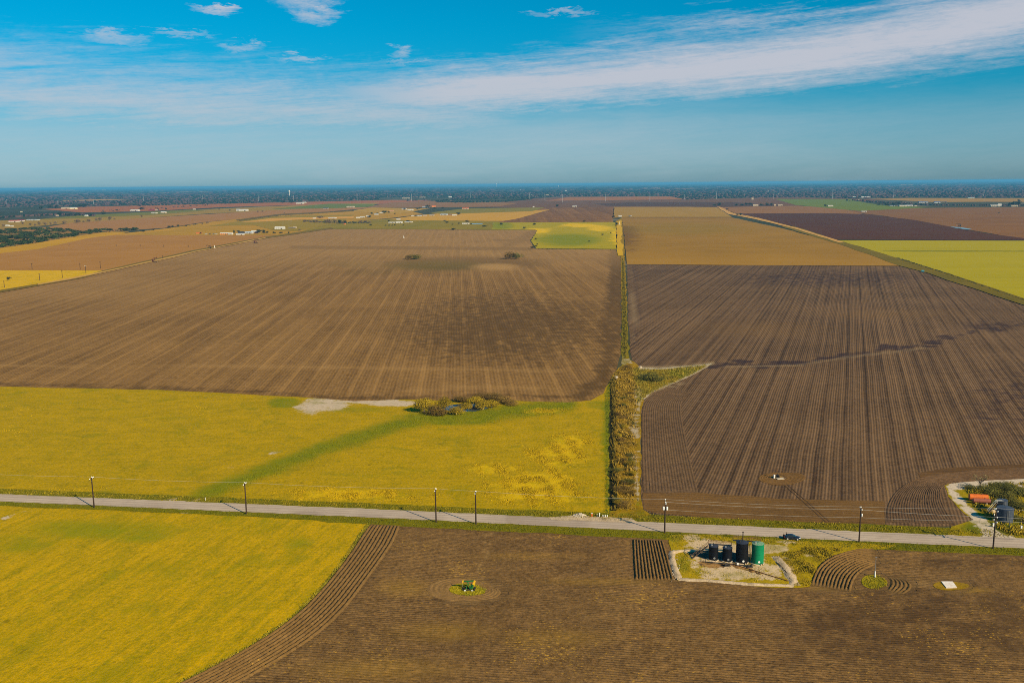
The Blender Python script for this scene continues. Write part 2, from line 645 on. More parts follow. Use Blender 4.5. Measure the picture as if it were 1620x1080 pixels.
g['kind'] = 'structure'

# ------------------------------------------------------------------ materials of the fields
M_WEST = soil_mat('tilled_soil_west', (0.115, 0.068, 0.030), (0.33, 0.205, 0.100), az_deg=-10.0, gr=(1.0, 0.86, 0.53), lines=(12.0, 0.9), sp=1.9, row=0.35, band=0.6, band_m=9.0, patch=0.35, clod=1.0,
                  fleck=0.42, fleck_c=(0.50, 0.31, 0.05), use_mask=True, dark=(0.085, 0.052, 0.024), weed=(0.10, 0.085, 0.012), pale=(0.42, 0.275, 0.15))
M_EAST = soil_mat('tilled_soil_east', gr=(0.88, 0.81, 0.68), c1=(0.062, 0.037, 0.022), c2=(0.250, 0.155, 0.088), az_deg=13.5, sp=1.1, row=0.55, band=0.75, band_m=2.6, patch=0.4, clod=0.8, lines=(9.5, -0.85),
                  fleck=0.0, use_mask=True, stretch=420.0, row2=0.4, dark=(0.036, 0.021, 0.030), weed=(0.23, 0.135, 0.055), pale=(0.40, 0.30, 0.185))
M_SOUTH = soil_mat('tilled_soil_south', (0.090, 0.054, 0.026), (0.26, 0.162, 0.078), gr=(0.89, 0.80, 0.58), az_deg=91.5, sp=1.0, row=0.5, band=0.25, band_m=8.0, patch=0.45, clod=1.1,
                   fleck=0.8, fleck_c=(0.50, 0.31, 0.055), use_mask=True, dark=(0.075, 0.045, 0.026), weed=(0.40, 0.25, 0.04), pale=(0.42, 0.28, 0.14))
M_RIDGE = soil_mat('ridged_soil', (0.085, 0.053, 0.027), (0.235, 0.150, 0.078), gr=(1.0, 0.88, 0.55), row=0.0, band=0.0, patch=0.3, clod=0.7, fleck=0.35, fleck_c=(0.46, 0.29, 0.06))
_ga, _gb = G(330, 1050), G(520, 880)
HAY_AZ = math.degrees(math.atan2(_gb[0] - _ga[0], _gb[1] - _ga[1]))
M_GOLD = grass_mat('golden_hay_meadow', (0.51, 0.322, 0.003), (0.24, 0.195, 0.003), (0.185, 0.205, 0.004), az_deg=HAY_AZ, streak=0.75, use_mask=True, green_amt=0.55, bump=0.2)
M_PAST = grass_mat('golden_pasture', (0.47, 0.305, 0.006), (0.225, 0.180, 0.004), (0.110, 0.160, 0.005), az_deg=80.0, streak=0.35, use_mask=True, green_amt=0.4, bright=(0.60, 0.41, 0.012), bump=0.2)
M_VERGE = grass_mat('road_verge_grass', (0.27, 0.20, 0.010), (0.10, 0.11, 0.006), (0.060, 0.092, 0.006), az_deg=90.0, streak=0.3, green_amt=0.8, use_mask=True, bright=(0.58, 0.40, 0.03), s=2.0)
M_DITCH = grass_mat('ditch_bank_grass', (0.38, 0.235, 0.03), (0.14, 0.09, 0.013), (0.11, 0.135, 0.010), az_deg=0.0, streak=0.5, green_amt=0.3, use_mask=True, bright=(0.13, 0.19, 0.01), extra=(0.43, 0.34, 0.22), s=2.5)

# ------------------------------------------------------------------ far fields (drawn round with pegs read off the photograph)
def far(name, poly, c1, c2, z, **kw):
    prm = dict(gr=(1.12, 0.83, 0.30), row=0.0, band=0.4, band_m=60.0, patch=0.5, clod=0.12, fleck=0.0, bump=0.0, stretch=1500.0, cross=0.3)
    prm.update(kw)
    mm = soil_mat(name, c1, c2, **prm)
    return sheet(name, poly, mm, z, step=60.0, jit=1.2)

far('ploughed_field', [(640, 327), (740, 322), (840, 314), (900, 311.5), (1060, 310.5), (1085, 316), (1145, 314), (1230, 312), (1290, 313), (1400, 316), (1270, 326), (1135, 328), (970, 328), (820, 329)], (0.100, 0.060, 0.068), (0.185, 0.110, 0.100), 0.30)
far('ploughed_field', [(862, 318), (900, 312), (1060, 311), (1084, 315.5), (960, 317)], (0.26, 0.13, 0.075), (0.32, 0.17, 0.11), 0.55)
far('ploughed_field', [(940, 322.5), (1010, 320), (1120, 320), (1160, 320), (1240, 326), (1135, 328), (960, 326)], (0.070, 0.042, 0.062), (0.10, 0.060, 0.075), 0.6)
far('ploughed_field', [(66, 331), (130, 327.5), (330, 322.8), (440, 320.5), (620, 316.5), (690, 317), (600, 323), (440, 325.5), (350, 328), (240, 334), (130, 336.5)], (0.27, 0.105, 0.060), (0.34, 0.165, 0.095), 0.35)
far('ploughed_field', [(580, 328), (615, 321), (700, 317.5), (770, 319), (820, 322), (790, 327), (740, 328), (650, 329)], (0.20, 0.125, 0.115), (0.26, 0.17, 0.13), 0.75)
far('hay_field', [(-80, 352), (60, 347), (170, 341), (340, 330.5), (520, 323), (600, 321), (580, 328), (330, 338), (230, 345), (110, 353), (30, 361), (-80, 366)], (0.20, 0.175, 0.035), (0.36, 0.27, 0.085), 0.4)
far('green_field', [(60, 347), (120, 341.5), (235, 335.5), (300, 332), (330, 333), (250, 339.5), (120, 345.5)], (0.10, 0.15, 0.030), (0.21, 0.22, 0.045), 0.55)
far('green_field', [(430, 331), (520, 322.5), (590, 323), (596, 327), (520, 330)], (0.10, 0.17, 0.030), (0.15, 0.21, 0.040), 0.7)
far('ploughed_field', [(40, 366), (110, 353), (230, 345), (330, 339), (430, 333), (520, 327.5), (596, 328.5), (520, 335), (420, 342.5), (330, 351), (260, 361), (180, 366), (100, 367)], (0.27, 0.165, 0.110), (0.34, 0.215, 0.145), 0.45, cross=0.5)
far('pasture', [(170, 372), (260, 362), (330, 351.5), (400, 344), (480, 338), (560, 333), (640, 332), (670, 339), (620, 345), (560, 350), (520, 356), (480, 366), (440, 372), (400, 372), (250, 373)], (0.25, 0.200, 0.020), (0.47, 0.31, 0.040), 0.35, cross=0.6)
far('pasture', [(330, 358), (420, 343.5), (480, 341), (560, 340), (540, 352), (515, 357), (470, 366), (430, 364), (400, 356)], (0.20, 0.190, 0.018), (0.30, 0.245, 0.030), 0.55)
far('ground_track', [(373, 348), (440, 339), (560, 333), (560, 334.4), (445, 341), (380, 350)], (0.10, 0.085, 0.02), (0.16, 0.13, 0.03), 0.7)
far('hay_field', [(380, 352), (430, 345.5), (560, 342.5), (560, 346), (470, 348), (420, 351)], (0.45, 0.30, 0.11), (0.55, 0.37, 0.15), 0.75)
far('pasture', [(470, 368), (505, 358), (560, 350), (640, 344.5), (800, 346), (846, 352), (846, 364), (780, 364), (600, 362.5), (505, 362.5)], (0.14, 0.165, 0.012), (0.28, 0.235, 0.020), 0.40, cross=0.6)
far('hay_field', [(615, 347.5), (660, 341), (700, 337.5), (870, 332), (815, 347), (795, 350), (650, 349)], (0.40, 0.29, 0.055), (0.52, 0.36, 0.090), 0.60, cross=0.5)
far('green_field', [(680, 337), (735, 330), (862, 328.5), (842, 334.5), (700, 339)], (0.15, 0.175, 0.030), (0.24, 0.225, 0.040), 0.65)
far('hay_field', [(556, 333.5), (590, 328.5), (680, 330), (640, 337), (600, 339)], (0.30, 0.24, 0.045), (0.44, 0.32, 0.080), 0.60)
far('ploughed_field', [(788, 352.5), (845, 329), (972, 328), (969, 352)], (0.125, 0.072, 0.055), (0.235, 0.145, 0.100), 0.45, az_deg=-6.0, band=1.2, band_m=28.0)
far('hay_field', [(971, 327.6), (1133, 327.4), (1158, 343.6), (984, 343.8), (969, 345)], (0.25, 0.195, 0.055), (0.36, 0.26, 0.085), 0.45)
M_FAREAST = soil_mat('stubble_field_soil', (0.25, 0.165, 0.060), (0.42, 0.275, 0.115), az_deg=90, gr=(0.87, 0.68, 0.16), row=0.0, band=0.5, band_m=26.0, patch=0.5, clod=0.3, bump=0.0, stretch=900.0, use_mask=True,
                     dark=(0.17, 0.10, 0.045), weed=(0.22, 0.21, 0.02), pale=(0.46, 0.30, 0.14))
sheet('stubble_field', [(984, 344.2), (1158, 344.2), (1240, 362), (1335, 388), (1440, 421), (1200, 420), (992, 418.5), (988, 380)], M_FAREAST, 0.40, cell=60, step=50, jit=0.8,
      mask=lambda a, b: (np.maximum(stroke(a, b, [(987, 361), (997, 417)], 5), np.maximum(stroke(a, b, [(994, 360), (1003, 385), (1012, 410)], 3.0), stroke(a, b, [(985, 343.5), (1240, 343.5)], 1.8))),
                         np.maximum(stroke(a, b, [(1170, 364), (1200, 377), (1216, 381)], 3), 0.35 * blob(a, b, 1080, 362, 140, 14)), 0.5 * sm(395, 418, b)))
far('ploughed_field', [(1133, 327), (1262, 326), (1330, 329), (1365, 339), (1190, 340), (1160, 340)], (0.20, 0.120, 0.095), (0.27, 0.165, 0.125), 0.45)
far('ploughed_field', [(1168, 338.2), (1300, 337.4), (1372, 339), (1450, 349), (1560, 369.5), (1640, 380), (1322, 379.5), (1258, 359)], (0.058, 0.026, 0.026), (0.095, 0.043, 0.040), 0.50, az_deg=90, band_m=30)
M_FLOWER = soil_mat('yellow_crop', gr=(1.08, 0.98, 0.2), c1=(0.27, 0.245, 0.002), c2=(0.40, 0.345, 0.003), az_deg=90, row=0.0, band=0.35, band_m=18.0, patch=0.3, clod=0.3, bump=0.0, stretch=300.0, use_mask=True,
                    dark=(0.15, 0.16, 0.002), weed=(0.20, 0.20, 0.002), pale=(0.5, 0.42, 0.02))
sheet('yellow_crop_field', [(1326, 380.4), (1760, 381.5), (1760, 530), (1680, 497), (1622, 474), (1500, 434), (1425, 410)], M_FLOWER, 0.35, cell=40, step=40, jit=0.6,
      mask=lambda a, b: (stroke(a, b, [(1385, 397.2), (1760, 398.5)], 1.3) * 1.0, 0 * a, 0 * a))
far('ploughed_field', [(1330, 334), (1440, 329.5), (1760, 326), (1760, 398), (1622, 379), (1500, 358.5), (1400, 342)], (0.145, 0.083, 0.062), (0.235, 0.140, 0.085), 0.40, az_deg=90)
far('green_field', [(1226, 315), (1345, 315.2), (1372, 321.5), (1410, 326.5), (1480, 328), (1360, 334), (1300, 328.5), (1258, 324.5)], (0.095, 0.175, 0.030), (0.16, 0.235, 0.045), 0.60)
far('hay_field', [(1372, 315), (1440, 313.5), (1580, 314), (1760, 314), (1760, 320.5), (1560, 319.5), (1480, 320)], (0.26, 0.19, 0.085), (0.36, 0.26, 0.11), 0.5)
far('pale_quarry', [(-60, 300.4), (30, 299.8), (60, 300.6), (170, 300.3), (170, 301.2), (60, 302), (-60, 301.8)], (0.75, 0.50, 0.42), (0.85, 0.60, 0.50), 1.0)
far('hay_field', [(90, 317.8), (160, 315.2), (205, 315.8), (160, 317.5), (110, 318.6)], (0.36, 0.24, 0.15), (0.42, 0.28, 0.18), 0.8)

# scrubland, field with side road, gold patch at far left
far('scrub_ground', [(-80, 361), (60, 359.5), (150, 363), (240, 361.5), (170, 367.5), (130, 373), (60, 385), (0, 393), (-80, 399)], (0.15, 0.105, 0.040), (0.30, 0.20, 0.085), 0.35, clod=0.6)
far('grass_margin', [(-80, 400), (0, 393), (60, 384.5), (130, 372.5), (170, 367), (205, 367), (182, 372), (150, 375.5), (120, 381.5), (60, 394.5), (0, 401), (-80, 408)], (0.34, 0.25, 0.012), (0.50, 0.34, 0.03), 0.45)
far('ploughed_field', [(-80, 406), (0, 400.5), (60, 394), (120, 381), (150, 375), (182, 372), (440, 372.3), (400, 379), (300, 397.5), (165, 428.5), (100, 428), (0, 428), (-80, 428)], (0.27, 0.165, 0.080), (0.37, 0.235, 0.125), 0.40, band_m=30.0, cross=0.5)
M_GOLDPATCH = grass_mat('dry_golden_grass', (0.66, 0.41, 0.03), (0.42, 0.28, 0.01), (0.20, 0.19, 0.01), az_deg=60, streak=0.5, green_amt=0.3, bump=0.0, s=0.6)
sheet('dry_grass_field', [(-80, 428), (0, 428), (166, 428), (130, 437.5), (0, 459.5), (-80, 473)], M_GOLDPATCH, 0.35, step=30, jit=0.8)

# ------------------------------------------------------------------ the big western field
WEST = [(-80, 476), (0, 462), (170, 426.5), (300, 399), (420, 376), (522, 361.5), (850, 363.5), (845, 372), (838, 380), (845, 393.5), (975, 395), (977, 405), (981.5, 406), (983, 500), (982, 560),
        (975, 585), (965, 602), (955, 622), (935, 633), (900, 636.5), (830, 634.5), (790, 632), (700, 633.5), (640, 631.5), (560, 634.5), (470, 627.5), (250, 616.5), (0, 611.5), (-80, 610)]
def west_mask(a, b):
    d = np.maximum.reduce([
        blob(a, b, 740, 416, 190, 15, 0.3) * 0.95,
        stroke(a, b, [(974, 405), (974, 480), (968, 570), (950, 608), (920, 622)], 17) * 0.85,
        stroke(a, b, [(460, 391), (600, 392), (845, 394)], 4) * 0.7, stroke(a, b, [(800, 390), (850, 365)], 9) * 0.6, stroke(a, b, [(780, 380), (850, 380)], 2.5) * 0.6,
        stroke(a, b, [(-60, 607), (250, 613), (470, 624), (560, 630), (700, 629), (800, 624), (900, 630)], 5) * 0.6,
        blob(a, b, 800, 520, 300, 110, 0.1) * 0.75, blob(a, b, 360, 530, 300, 60, 0.1) * 0.25])
    g_ = np.maximum.reduce([blob(a, b, 690, 420, 120, 13, 0.2) * 1.0, blob(a, b, 560, 418, 60, 8) * 0.3, blob(a, b, 590, 430, 60, 8) * 0.2])
    pl = np.maximum.reduce([blob(a, b, 785, 422, 62, 9, 0.2) * 1.0, sm(440, 395, b) * 0.45, stroke(a, b, [(640, 619), (760, 611), (860, 615)], 5) * 0.3, stroke(a, b, [(-60, 578), (560, 581), (900, 586)], 2.5) * 0.35,
                            blob(a, b, 60, 450, 400, 45, 0.2) * 0.3])
    return d, g_, pl
west_field = sheet('ploughed_field', WEST, M_WEST, 0.06, cell=9.0, step=14, jit=0.5, mask=west_mask)

# golden pasture north of the road
PAST = [(-80, 609), (0, 610.5), (250, 615.5), (470, 626.5), (560, 633.5), (640, 630.5), (700, 632.5), (790, 631), (830, 633.5), (900, 635.5), (935, 632), (955, 621), (966, 601), (970, 640), (970, 700), (970, 820),
        (900, 816), (600, 804), (300, 792), (-80, 779)]
def past_mask(a, b):
    tall = np.maximum.reduce([blob(a, b, 850, 770, 120, 45, 0.1) * 1.0, blob(a, b, 880, 720, 80, 30, 0.1), blob(a, b, 900, 700, 50, 25, 0.1) * 0.9, blob(a, b, 780, 742, 70, 16, 0.1) * 0.8, blob(a, b, 560, 782, 190, 18, 0.1) * 0.75,
                              blob(a, b, 860, 650, 60, 8, 0.1) * 0.8, blob(a, b, 40, 650, 50, 20, 0.1) * 0.12, blob(a, b, 310, 648, 40, 12, 0.1) * 0.25, blob(a, b, 20, 680, 60, 18, 0.1) * 0.2, blob(a, b, 100, 775, 120, 10, 0.1) * 0.25])
    gr = np.maximum.reduce([stroke(a, b, [(300, 792), (400, 750), (520, 706), (640, 668), (700, 656), (800, 652), (900, 640)], 21, 0.95) * 0.8, blob(a, b, 720, 662, 110, 15) * 0.8, blob(a, b, 450, 637, 40, 12) * 0.8, blob(a, b, 560, 648, 80, 8) * 0.4,
                            stroke(a, b, [(961, 640), (962, 810)], 8) * 0.8, stroke(a, b, [(-60, 776), (300, 789), (600, 801), (900, 813)], 6) * 0.5, blob(a, b, 945, 640, 30, 10) * 0.5])
    pale_ = np.maximum.reduce([blob(a, b, 508, 641, 66, 17, 0.1, -0.08) * 1.1, blob(a, b, 500, 648, 30, 10, 0.1) * 0.6, blob(a, b, 622, 637, 60, 8, 0.2) * 1.1, blob(a, b, 570, 635, 50, 6, 0.2) * 0.85, blob(a, b, 432, 716, 12, 3, 0.2) * 0.55, blob(a, b, 371, 738, 11, 2.5) * 0.5, blob(a, b, 470, 694, 8, 2.5) * 0.5,
                               blob(a, b, 949, 660, 7, 8, 0.1) * 0.45, blob(a, b, 280, 789, 10, 2.5) * 0.5])
    return tall, gr, pale_
sheet('pasture', PAST, M_PAST, 0.03, cell=4.0, step=10, jit=0.35, mask=past_mask)

# eastern field
EAST = [(992, 418.5), (1120, 419), (1425, 421), (1470, 432.5), (1540, 456), (1622, 483.5), (1760, 536), (1760, 757), (1620, 758.5), (1530, 761.5), (1505, 766), (1496, 771), (1502, 785), (1517, 803), (1538, 821), (1512, 832), (1400, 832),
        (1250, 827), (1100, 819), (1030, 812), (1017, 805), (1014, 780), (1013, 650), (1018, 632), (1035, 618), (1070, 604), (1100, 590), (1124, 578), (1128, 574.5), (1085, 578), (1040, 582), (1010, 580), (1000, 570), (997, 556), (994, 500)]
_er = np.random.default_rng(3)
_GUL = [(1130, 576), (1200, 577), (1262, 575), (1330, 563), (1400, 553), (1450, 547), (1560, 520), (1640, 510)]
_gp = [(x_, float(np.interp(x_, [g_[0] for g_ in _GUL], [g_[1] for g_ in _GUL])) + _er.normal(0, 3.5), _er.uniform(8, 30), _er.uniform(1.5, 4.5), _er.uniform(0.6, 1.5)) for x_ in _er.uniform(1128, 1600, 40)]
def east_mask(a, b):
    gully = [(1130, 576), (1200, 577), (1262, 575), (1330, 563), (1400, 553), (1450, 547), (1560, 520), (1640, 510)]
    d = np.maximum.reduce([stroke(a, b, gully, 3.5, 0.8) * 0.55, *[blob(a, b, *g_[:4], 0.2) * g_[4] for g_ in _gp], blob(a, b, 1262, 574, 40, 5) * 0.8, blob(a, b, 1403, 549, 18, 7), blob(a, b, 1570, 515, 90, 20, 0.1) * 0.5, blob(a, b, 1300, 440, 300, 26, 0.1) * 0.5,
                           stroke(a, b, [(1480, 770), (1500, 752), (1640, 745)], 14, 0.8) * 0.6, stroke(a, b, [(1004, 420), (1010, 500), (1000, 560)], 9) * 0.35, blob(a, b, 1600, 640, 160, 120, 0.1) * 0.4,
                           stroke(a, b, [(1240, 764), (1310, 826)], 2.0) * 0.6, blob(a, b, 1225, 753, 46, 18, 0.5) * 0.25])
    rust = np.maximum.reduce([blob(a, b, 1200, 520, 170, 22, 0.1) * 0.4, blob(a, b, 1400, 497, 190, 14, 0.1) * 0.35, blob(a, b, 1375, 818, 34, 8, 0.1) * 0.5, blob(a, b, 1235, 755, 26, 9, 0.2) * 0.55, blob(a, b, 1260, 760, 22, 7) * 0.3])
    pl = np.maximum.reduce([stroke(a, b, [(1012, 582), (1086, 580), (1128, 575)], 3.0) * 0.8, stroke(a, b, [(1150, 580), (1262, 578), (1330, 566), (1470, 550)], 2.0) * 0.35, stroke(a, b, [(1020, 640), (1036, 620), (1075, 606)], 2.5) * 0.6,
                            blob(a, b, 1235, 757, 16, 4) * 0.6, stroke(a, b, [(1000, 430), (1004, 560)], 2.5) * 0.35])
    return d, rust, pl
sheet('ploughed_field', EAST, M_EAST, 0.06, cell=5.0, step=10, jit=0.3, mask=east_mask)

# headland of the eastern field: bands of rows that follow its edge
M_HEADL = soil_mat('headland_soil', (0.062, 0.037, 0.022), (0.250, 0.155, 0.088), az_deg=0.0, sp=1.1, row=0.85, band=0.7, band_m=2.6, patch=0.25, clod=0.45, stretch=400.0, row2=0.4)
M_EROW = soil_mat('east_row_soil', (0.058, 0.036, 0.024), (0.225, 0.145, 0.090), gr=(0.92, 0.82, 0.62), row=0.0, band=0.0, patch=0.4, clod=0.9)
def east_rows(*a_, **k_):
    k_.setdefault('z0', 0.11)
    ridges_between('soil_ridges', *a_, **k_)
M_HEADR = soil_mat('road_headland_soil', (0.085, 0.052, 0.030), (0.235, 0.145, 0.080), az_deg=91.5, sp=2.0, row=0.35, band=0.4, band_m=6.0, patch=0.5, clod=0.7, fleck=0.25)
sheet('headland', [(1016.5, 780), (1104, 779), (1230, 789), (1400, 793), (1400, 830), (1250, 825), (1100, 817), (1030, 810), (1018.5, 804)], M_HEADR, 0.10, step=8, jit=0.4)
M_HEADD = soil_mat('damp_headland_soil', (0.060, 0.036, 0.026), (0.17, 0.105, 0.068), az_deg=88.0, sp=2.0, row=0.5, band=0.7, band_m=5.0, patch=0.5, clod=0.5)
sheet('headland', [(1452, 748), (1500, 740), (1640, 733), (1760, 730), (1760, 756), (1620, 757.5), (1530, 760.5), (1504, 764), (1470, 775)], M_HEADD, 0.10, step=8, jit=0.4)

M_EROWD = soil_mat('damp_row_soil', (0.050, 0.031, 0.022), (0.180, 0.116, 0.076), gr=(0.92, 0.82, 0.62), row=0.0, band=0.0, patch=0.4, clod=0.9)
HEADLANDS = [([(1017, 780), (1015, 720), (1014.5, 655), (1019, 636), (1034, 623), (1056, 613)], [(1105, 779), (1094, 735), (1084, 690), (1077, 652), (1078, 634), (1090, 620)], 18, 0.10, M_EROW),
             ([(1403, 826), (1402, 800), (1418, 775), (1445, 758), (1500, 747), (1640, 738), (1760, 735)], [(1512, 829), (1497, 808), (1487, 785), (1489, 770), (1507, 763), (1622, 757), (1760, 754)], 22, 0.10, M_EROWD)]

# fence-line strip between the two fields
sheet('grass_strip', [(974, 350), (984, 344), (987, 380), (989, 418), (992, 500), (993.5, 556), (997, 572), (984, 580), (983, 560), (984, 500), (982, 406), (976.5, 405), (975, 394)], M_DITCH, 0.12, step=12, jit=0.4, cell=8,
      mask=lambda a, b: (0.25 + 0 * a, 0.55 * sm(430, 540, b) + 0 * a, 0.3 * sm(540, 575, b)))
far('yellow_weed_strip', [(974, 352), (983, 348), (985.5, 405), (978, 405), (975.5, 394)], (0.40, 0.33, 0.01), (0.56, 0.42, 0.02), 0.5)
M_WEEDF = grass_mat('weedy_field', (0.44, 0.33, 0.02), (0.24, 0.22, 0.014), (0.14, 0.185, 0.02), az_deg=80, streak=0.3, green_amt=0.5, bump=0.0, use_mask=True, bright=(0.72, 0.46, 0.01), s=0.25)
sheet('weedy_field', [(780, 352.5), (970, 351.5), (975, 353), (976, 394.5), (848, 393.5), (840, 381), (850, 365), (846, 363.8), (778, 363.5)], M_WEEDF, 0.5, cell=25, step=25, jit=1.0,
      mask=lambda a, b: (np.maximum.reduce([blob(a, b, 850, 365, 40, 8, 0.1), blob(a, b, 920, 357, 70, 6, 0.1), blob(a, b, 972, 375, 14, 26, 0.1), blob(a, b, 950, 362, 40, 9, 0.1)]), blob(a, b, 900, 380, 70, 14) * 0.9 + blob(a, b, 790, 357, 30, 9) * 0.8, 0 * a))

# eastern boundary ditch and dirt road
far('grass_margin', [(1236, 359), (1256, 358), (1325, 380.5), (1420, 409), (1500, 433), (1622, 473.5), (1760, 528), (1760, 538), (1622, 484), (1540, 456.5), (1470, 433), (1425, 421.5), (1330, 387.5)], (0.075, 0.085, 0.010), (0.20, 0.175, 0.02), 0.6, clod=0.8)
far('dirt_road', [(1134, 327.5), (1139, 327.5), (1160, 337.5), (1200, 345), (1262, 361), (1322, 379.5), (1336, 384), (1328, 384.5), (1258, 362.5), (1196, 347.5), (1152, 339)], (0.42, 0.30, 0.19), (0.52, 0.38, 0.25), 0.8)
far('side_track', [(-80, 473), (0, 459.5), (130, 437.3), (165, 428), (300, 397.3), (420, 374.8), (524, 360), (528, 362), (424, 376.8), (303, 400), (168, 430), (132, 440), (0, 463.2), (-80, 478)], (0.115, 0.105, 0.030), (0.20, 0.165, 0.045), 0.55)
far('dirt_track', [(60, 451.5), (110, 443), (165, 431.5), (250, 413), (310, 399), (420, 377.2), (420, 376.2), (310, 397.6), (250, 411), (165, 429.6), (110, 440.5), (60, 449.8)], (0.40, 0.30, 0.19), (0.50, 0.38, 0.26), 0.7, patch=0.8)

# ------------------------------------------------------------------ ditch bank between the pasture and the eastern field
BANK = [(963, 614), (966, 600), (972, 590), (984, 578), (996, 569), (1004, 573), (1012, 580.5), (1042, 582.5), (1086, 578.5), (1127, 575), (1101, 590.5), (1071, 604.5), (1036, 618.5), (1019, 632), (1013.8, 650), (1014.5, 790), (1018, 806), (1030, 814), (1000, 822), (963, 820), (964, 700)]
def bank_mask(a, b):
    green = np.maximum.reduce([stroke(a, b, [(1009, 650), (1009, 800)], 5) * 0.5, stroke(a, b, [(961, 600), (963, 820)], 5) * 0.9, blob(a, b, 1085, 590, 45, 14) * 1.0, blob(a, b, 1030, 602, 40, 10) * 0.6, blob(a, b, 1000, 816, 40, 8) * 0.7])
    pale_ = np.maximum.reduce([stroke(a, b, [(1007, 615), (1007, 690)], 7) * 0.85, stroke(a, b, [(1008, 700), (1009, 790)], 4) * 0.55, stroke(a, b, [(1012, 583), (1086, 580), (1127, 575)], 3.5), stroke(a, b, [(1020, 630), (1040, 616), (1075, 602), (1120, 580)], 2.5) * 0.8, stroke(a, b, [(990, 580), (998, 572)], 3) * 0.5])
    return green * 0.8, green * 0.3, pale_
sheet('ditch_bank', BANK, M_DITCH, 0.09, cell=3.0, step=6, jit=0.3, mask=bank_mask)
m, n = newmat('ditch_mud')
n.surf(n.mix(n.noise(n.pos(), 0.4, 3), (0.010, 0.010, 0.005), (0.045, 0.036, 0.010)), 0.95, spec=0.02)
sheet('ditch_water', [(966, 600), (974, 596), (973.5, 640), (973, 700), (973.5, 760), (975, 808), (965, 808), (963.5, 760), (963, 700), (964.5, 640)], m, 0.13, step=3, jit=0.35)

# ------------------------------------------------------------------ the near southern fields
STRIP_L = [(586, 829), (573, 845), (549, 883), (506, 936), (466, 976), (398, 1022), (293, 1078), (150, 1140), (0, 1200)]
STRIP_R = [(633, 831), (625, 852), (614, 871), (583, 914), (546, 964), (503, 1004), (447, 1041), (383, 1078), (260, 1140), (120, 1200)]
HAY = [(-120, 794), (0, 796.5), (200, 806), (400, 815), (560, 823), (578, 826)] + [(STRIP_L[i][0] + 0.5, STRIP_L[i][1]) for i in range(9)] + [(-120, 1200)]
def hay_mask(a, b):
    tall = blob(a, b, 120, 870, 200, 40, 0.1) * 0.0
    gr = np.maximum.reduce([blob(a, b, 160, 838, 200, 26, 0.1) * 0.85, blob(a, b, 30, 860, 120, 30, 0.1) * 0.55, blob(a, b, 220, 852, 90, 12, 0.1) * 0.7, blob(a, b, 470, 858, 45, 18, 0.1) * 0.7, blob(a, b, 380, 950, 60, 18, 0.1) * 0.25,
                            blob(a, b, 100, 1040, 120, 18, 0.1, -0.35) * 0.25, blob(a, b, 300, 985, 80, 14, 0.1, -0.4) * 0.2, stroke(a, b, STRIP_L, 7) * 0.5])
    pl = np.maximum.reduce([stroke(a, b, [(4, 818), (25, 811)], 2.5) * 0.6, stroke(a, b, [(38, 809), (46, 807)], 1.5) * 0.6])
    return tall, gr, pl
sheet('hay_meadow', HAY, M_GOLD, 0.03, cell=4.0, step=7, jit=0.3, mask=hay_mask)
SOUTH = STRIP_L[::-1] + [(600, 829), (640, 831), (800, 838), (1000, 849), (1060, 853), (1062, 872), (1073, 916), (1120, 919), (1190, 926), (1258, 928), (1283, 926), (1290, 900), (1320, 876), (1355, 867.5), (1400, 867), (1500, 869), (1620, 876.5), (1760, 884), (1760, 1260), (0, 1260)]
def south_mask(a, b):
    d = np.maximum.reduce([blob(a, b, 1450, 1000, 420, 130, 0.1) * 0.7, blob(a, b, 1560, 890, 260, 22, 0.1) * 0.5, blob(a, b, 1150, 945, 150, 20, 0.1) * 0.4, blob(a, b, 690, 948, 14, 4, 0.1) * 0.7, blob(a, b, 775, 940, 16, 6, 0.1) * 0.6])
    weed = np.maximum.reduce([blob(a, b, 1530, 934, 60, 8, 0.1) * 0.5, blob(a, b, 640, 930, 60, 22, 0.1) * 0.35, blob(a, b, 700, 1000, 120, 25, 0.1) * 0.35, blob(a, b, 880, 1010, 140, 22, 0.1) * 0.3, blob(a, b, 950, 920, 140, 10, 0.1) * 0.3,
                              blob(a, b, 600, 1060, 180, 30, 0.1) * 0.35, blob(a, b, 830, 880, 140, 10, 0.1) * 0.2, blob(a, b, 1290, 930, 40, 8, 0.1) * 0.3])
    pl = np.maximum.reduce([blob(a, b, 735, 934, 58, 20, 0.45) * 0.75, stroke(a, b, [(752, 918), (766, 872), (770, 838)], 1.2) * 0.4, stroke(a, b, [(757, 918), (773, 872), (778, 838)], 1.2) * 0.4, blob(a, b, 1460, 925, 28, 8, 0.1) * 0.3])
    return d, weed, pl
sheet('ploughed_field', SOUTH, M_SOUTH, 0.02, cell=4.0, step=8, jit=0.3, mask=south_mask)


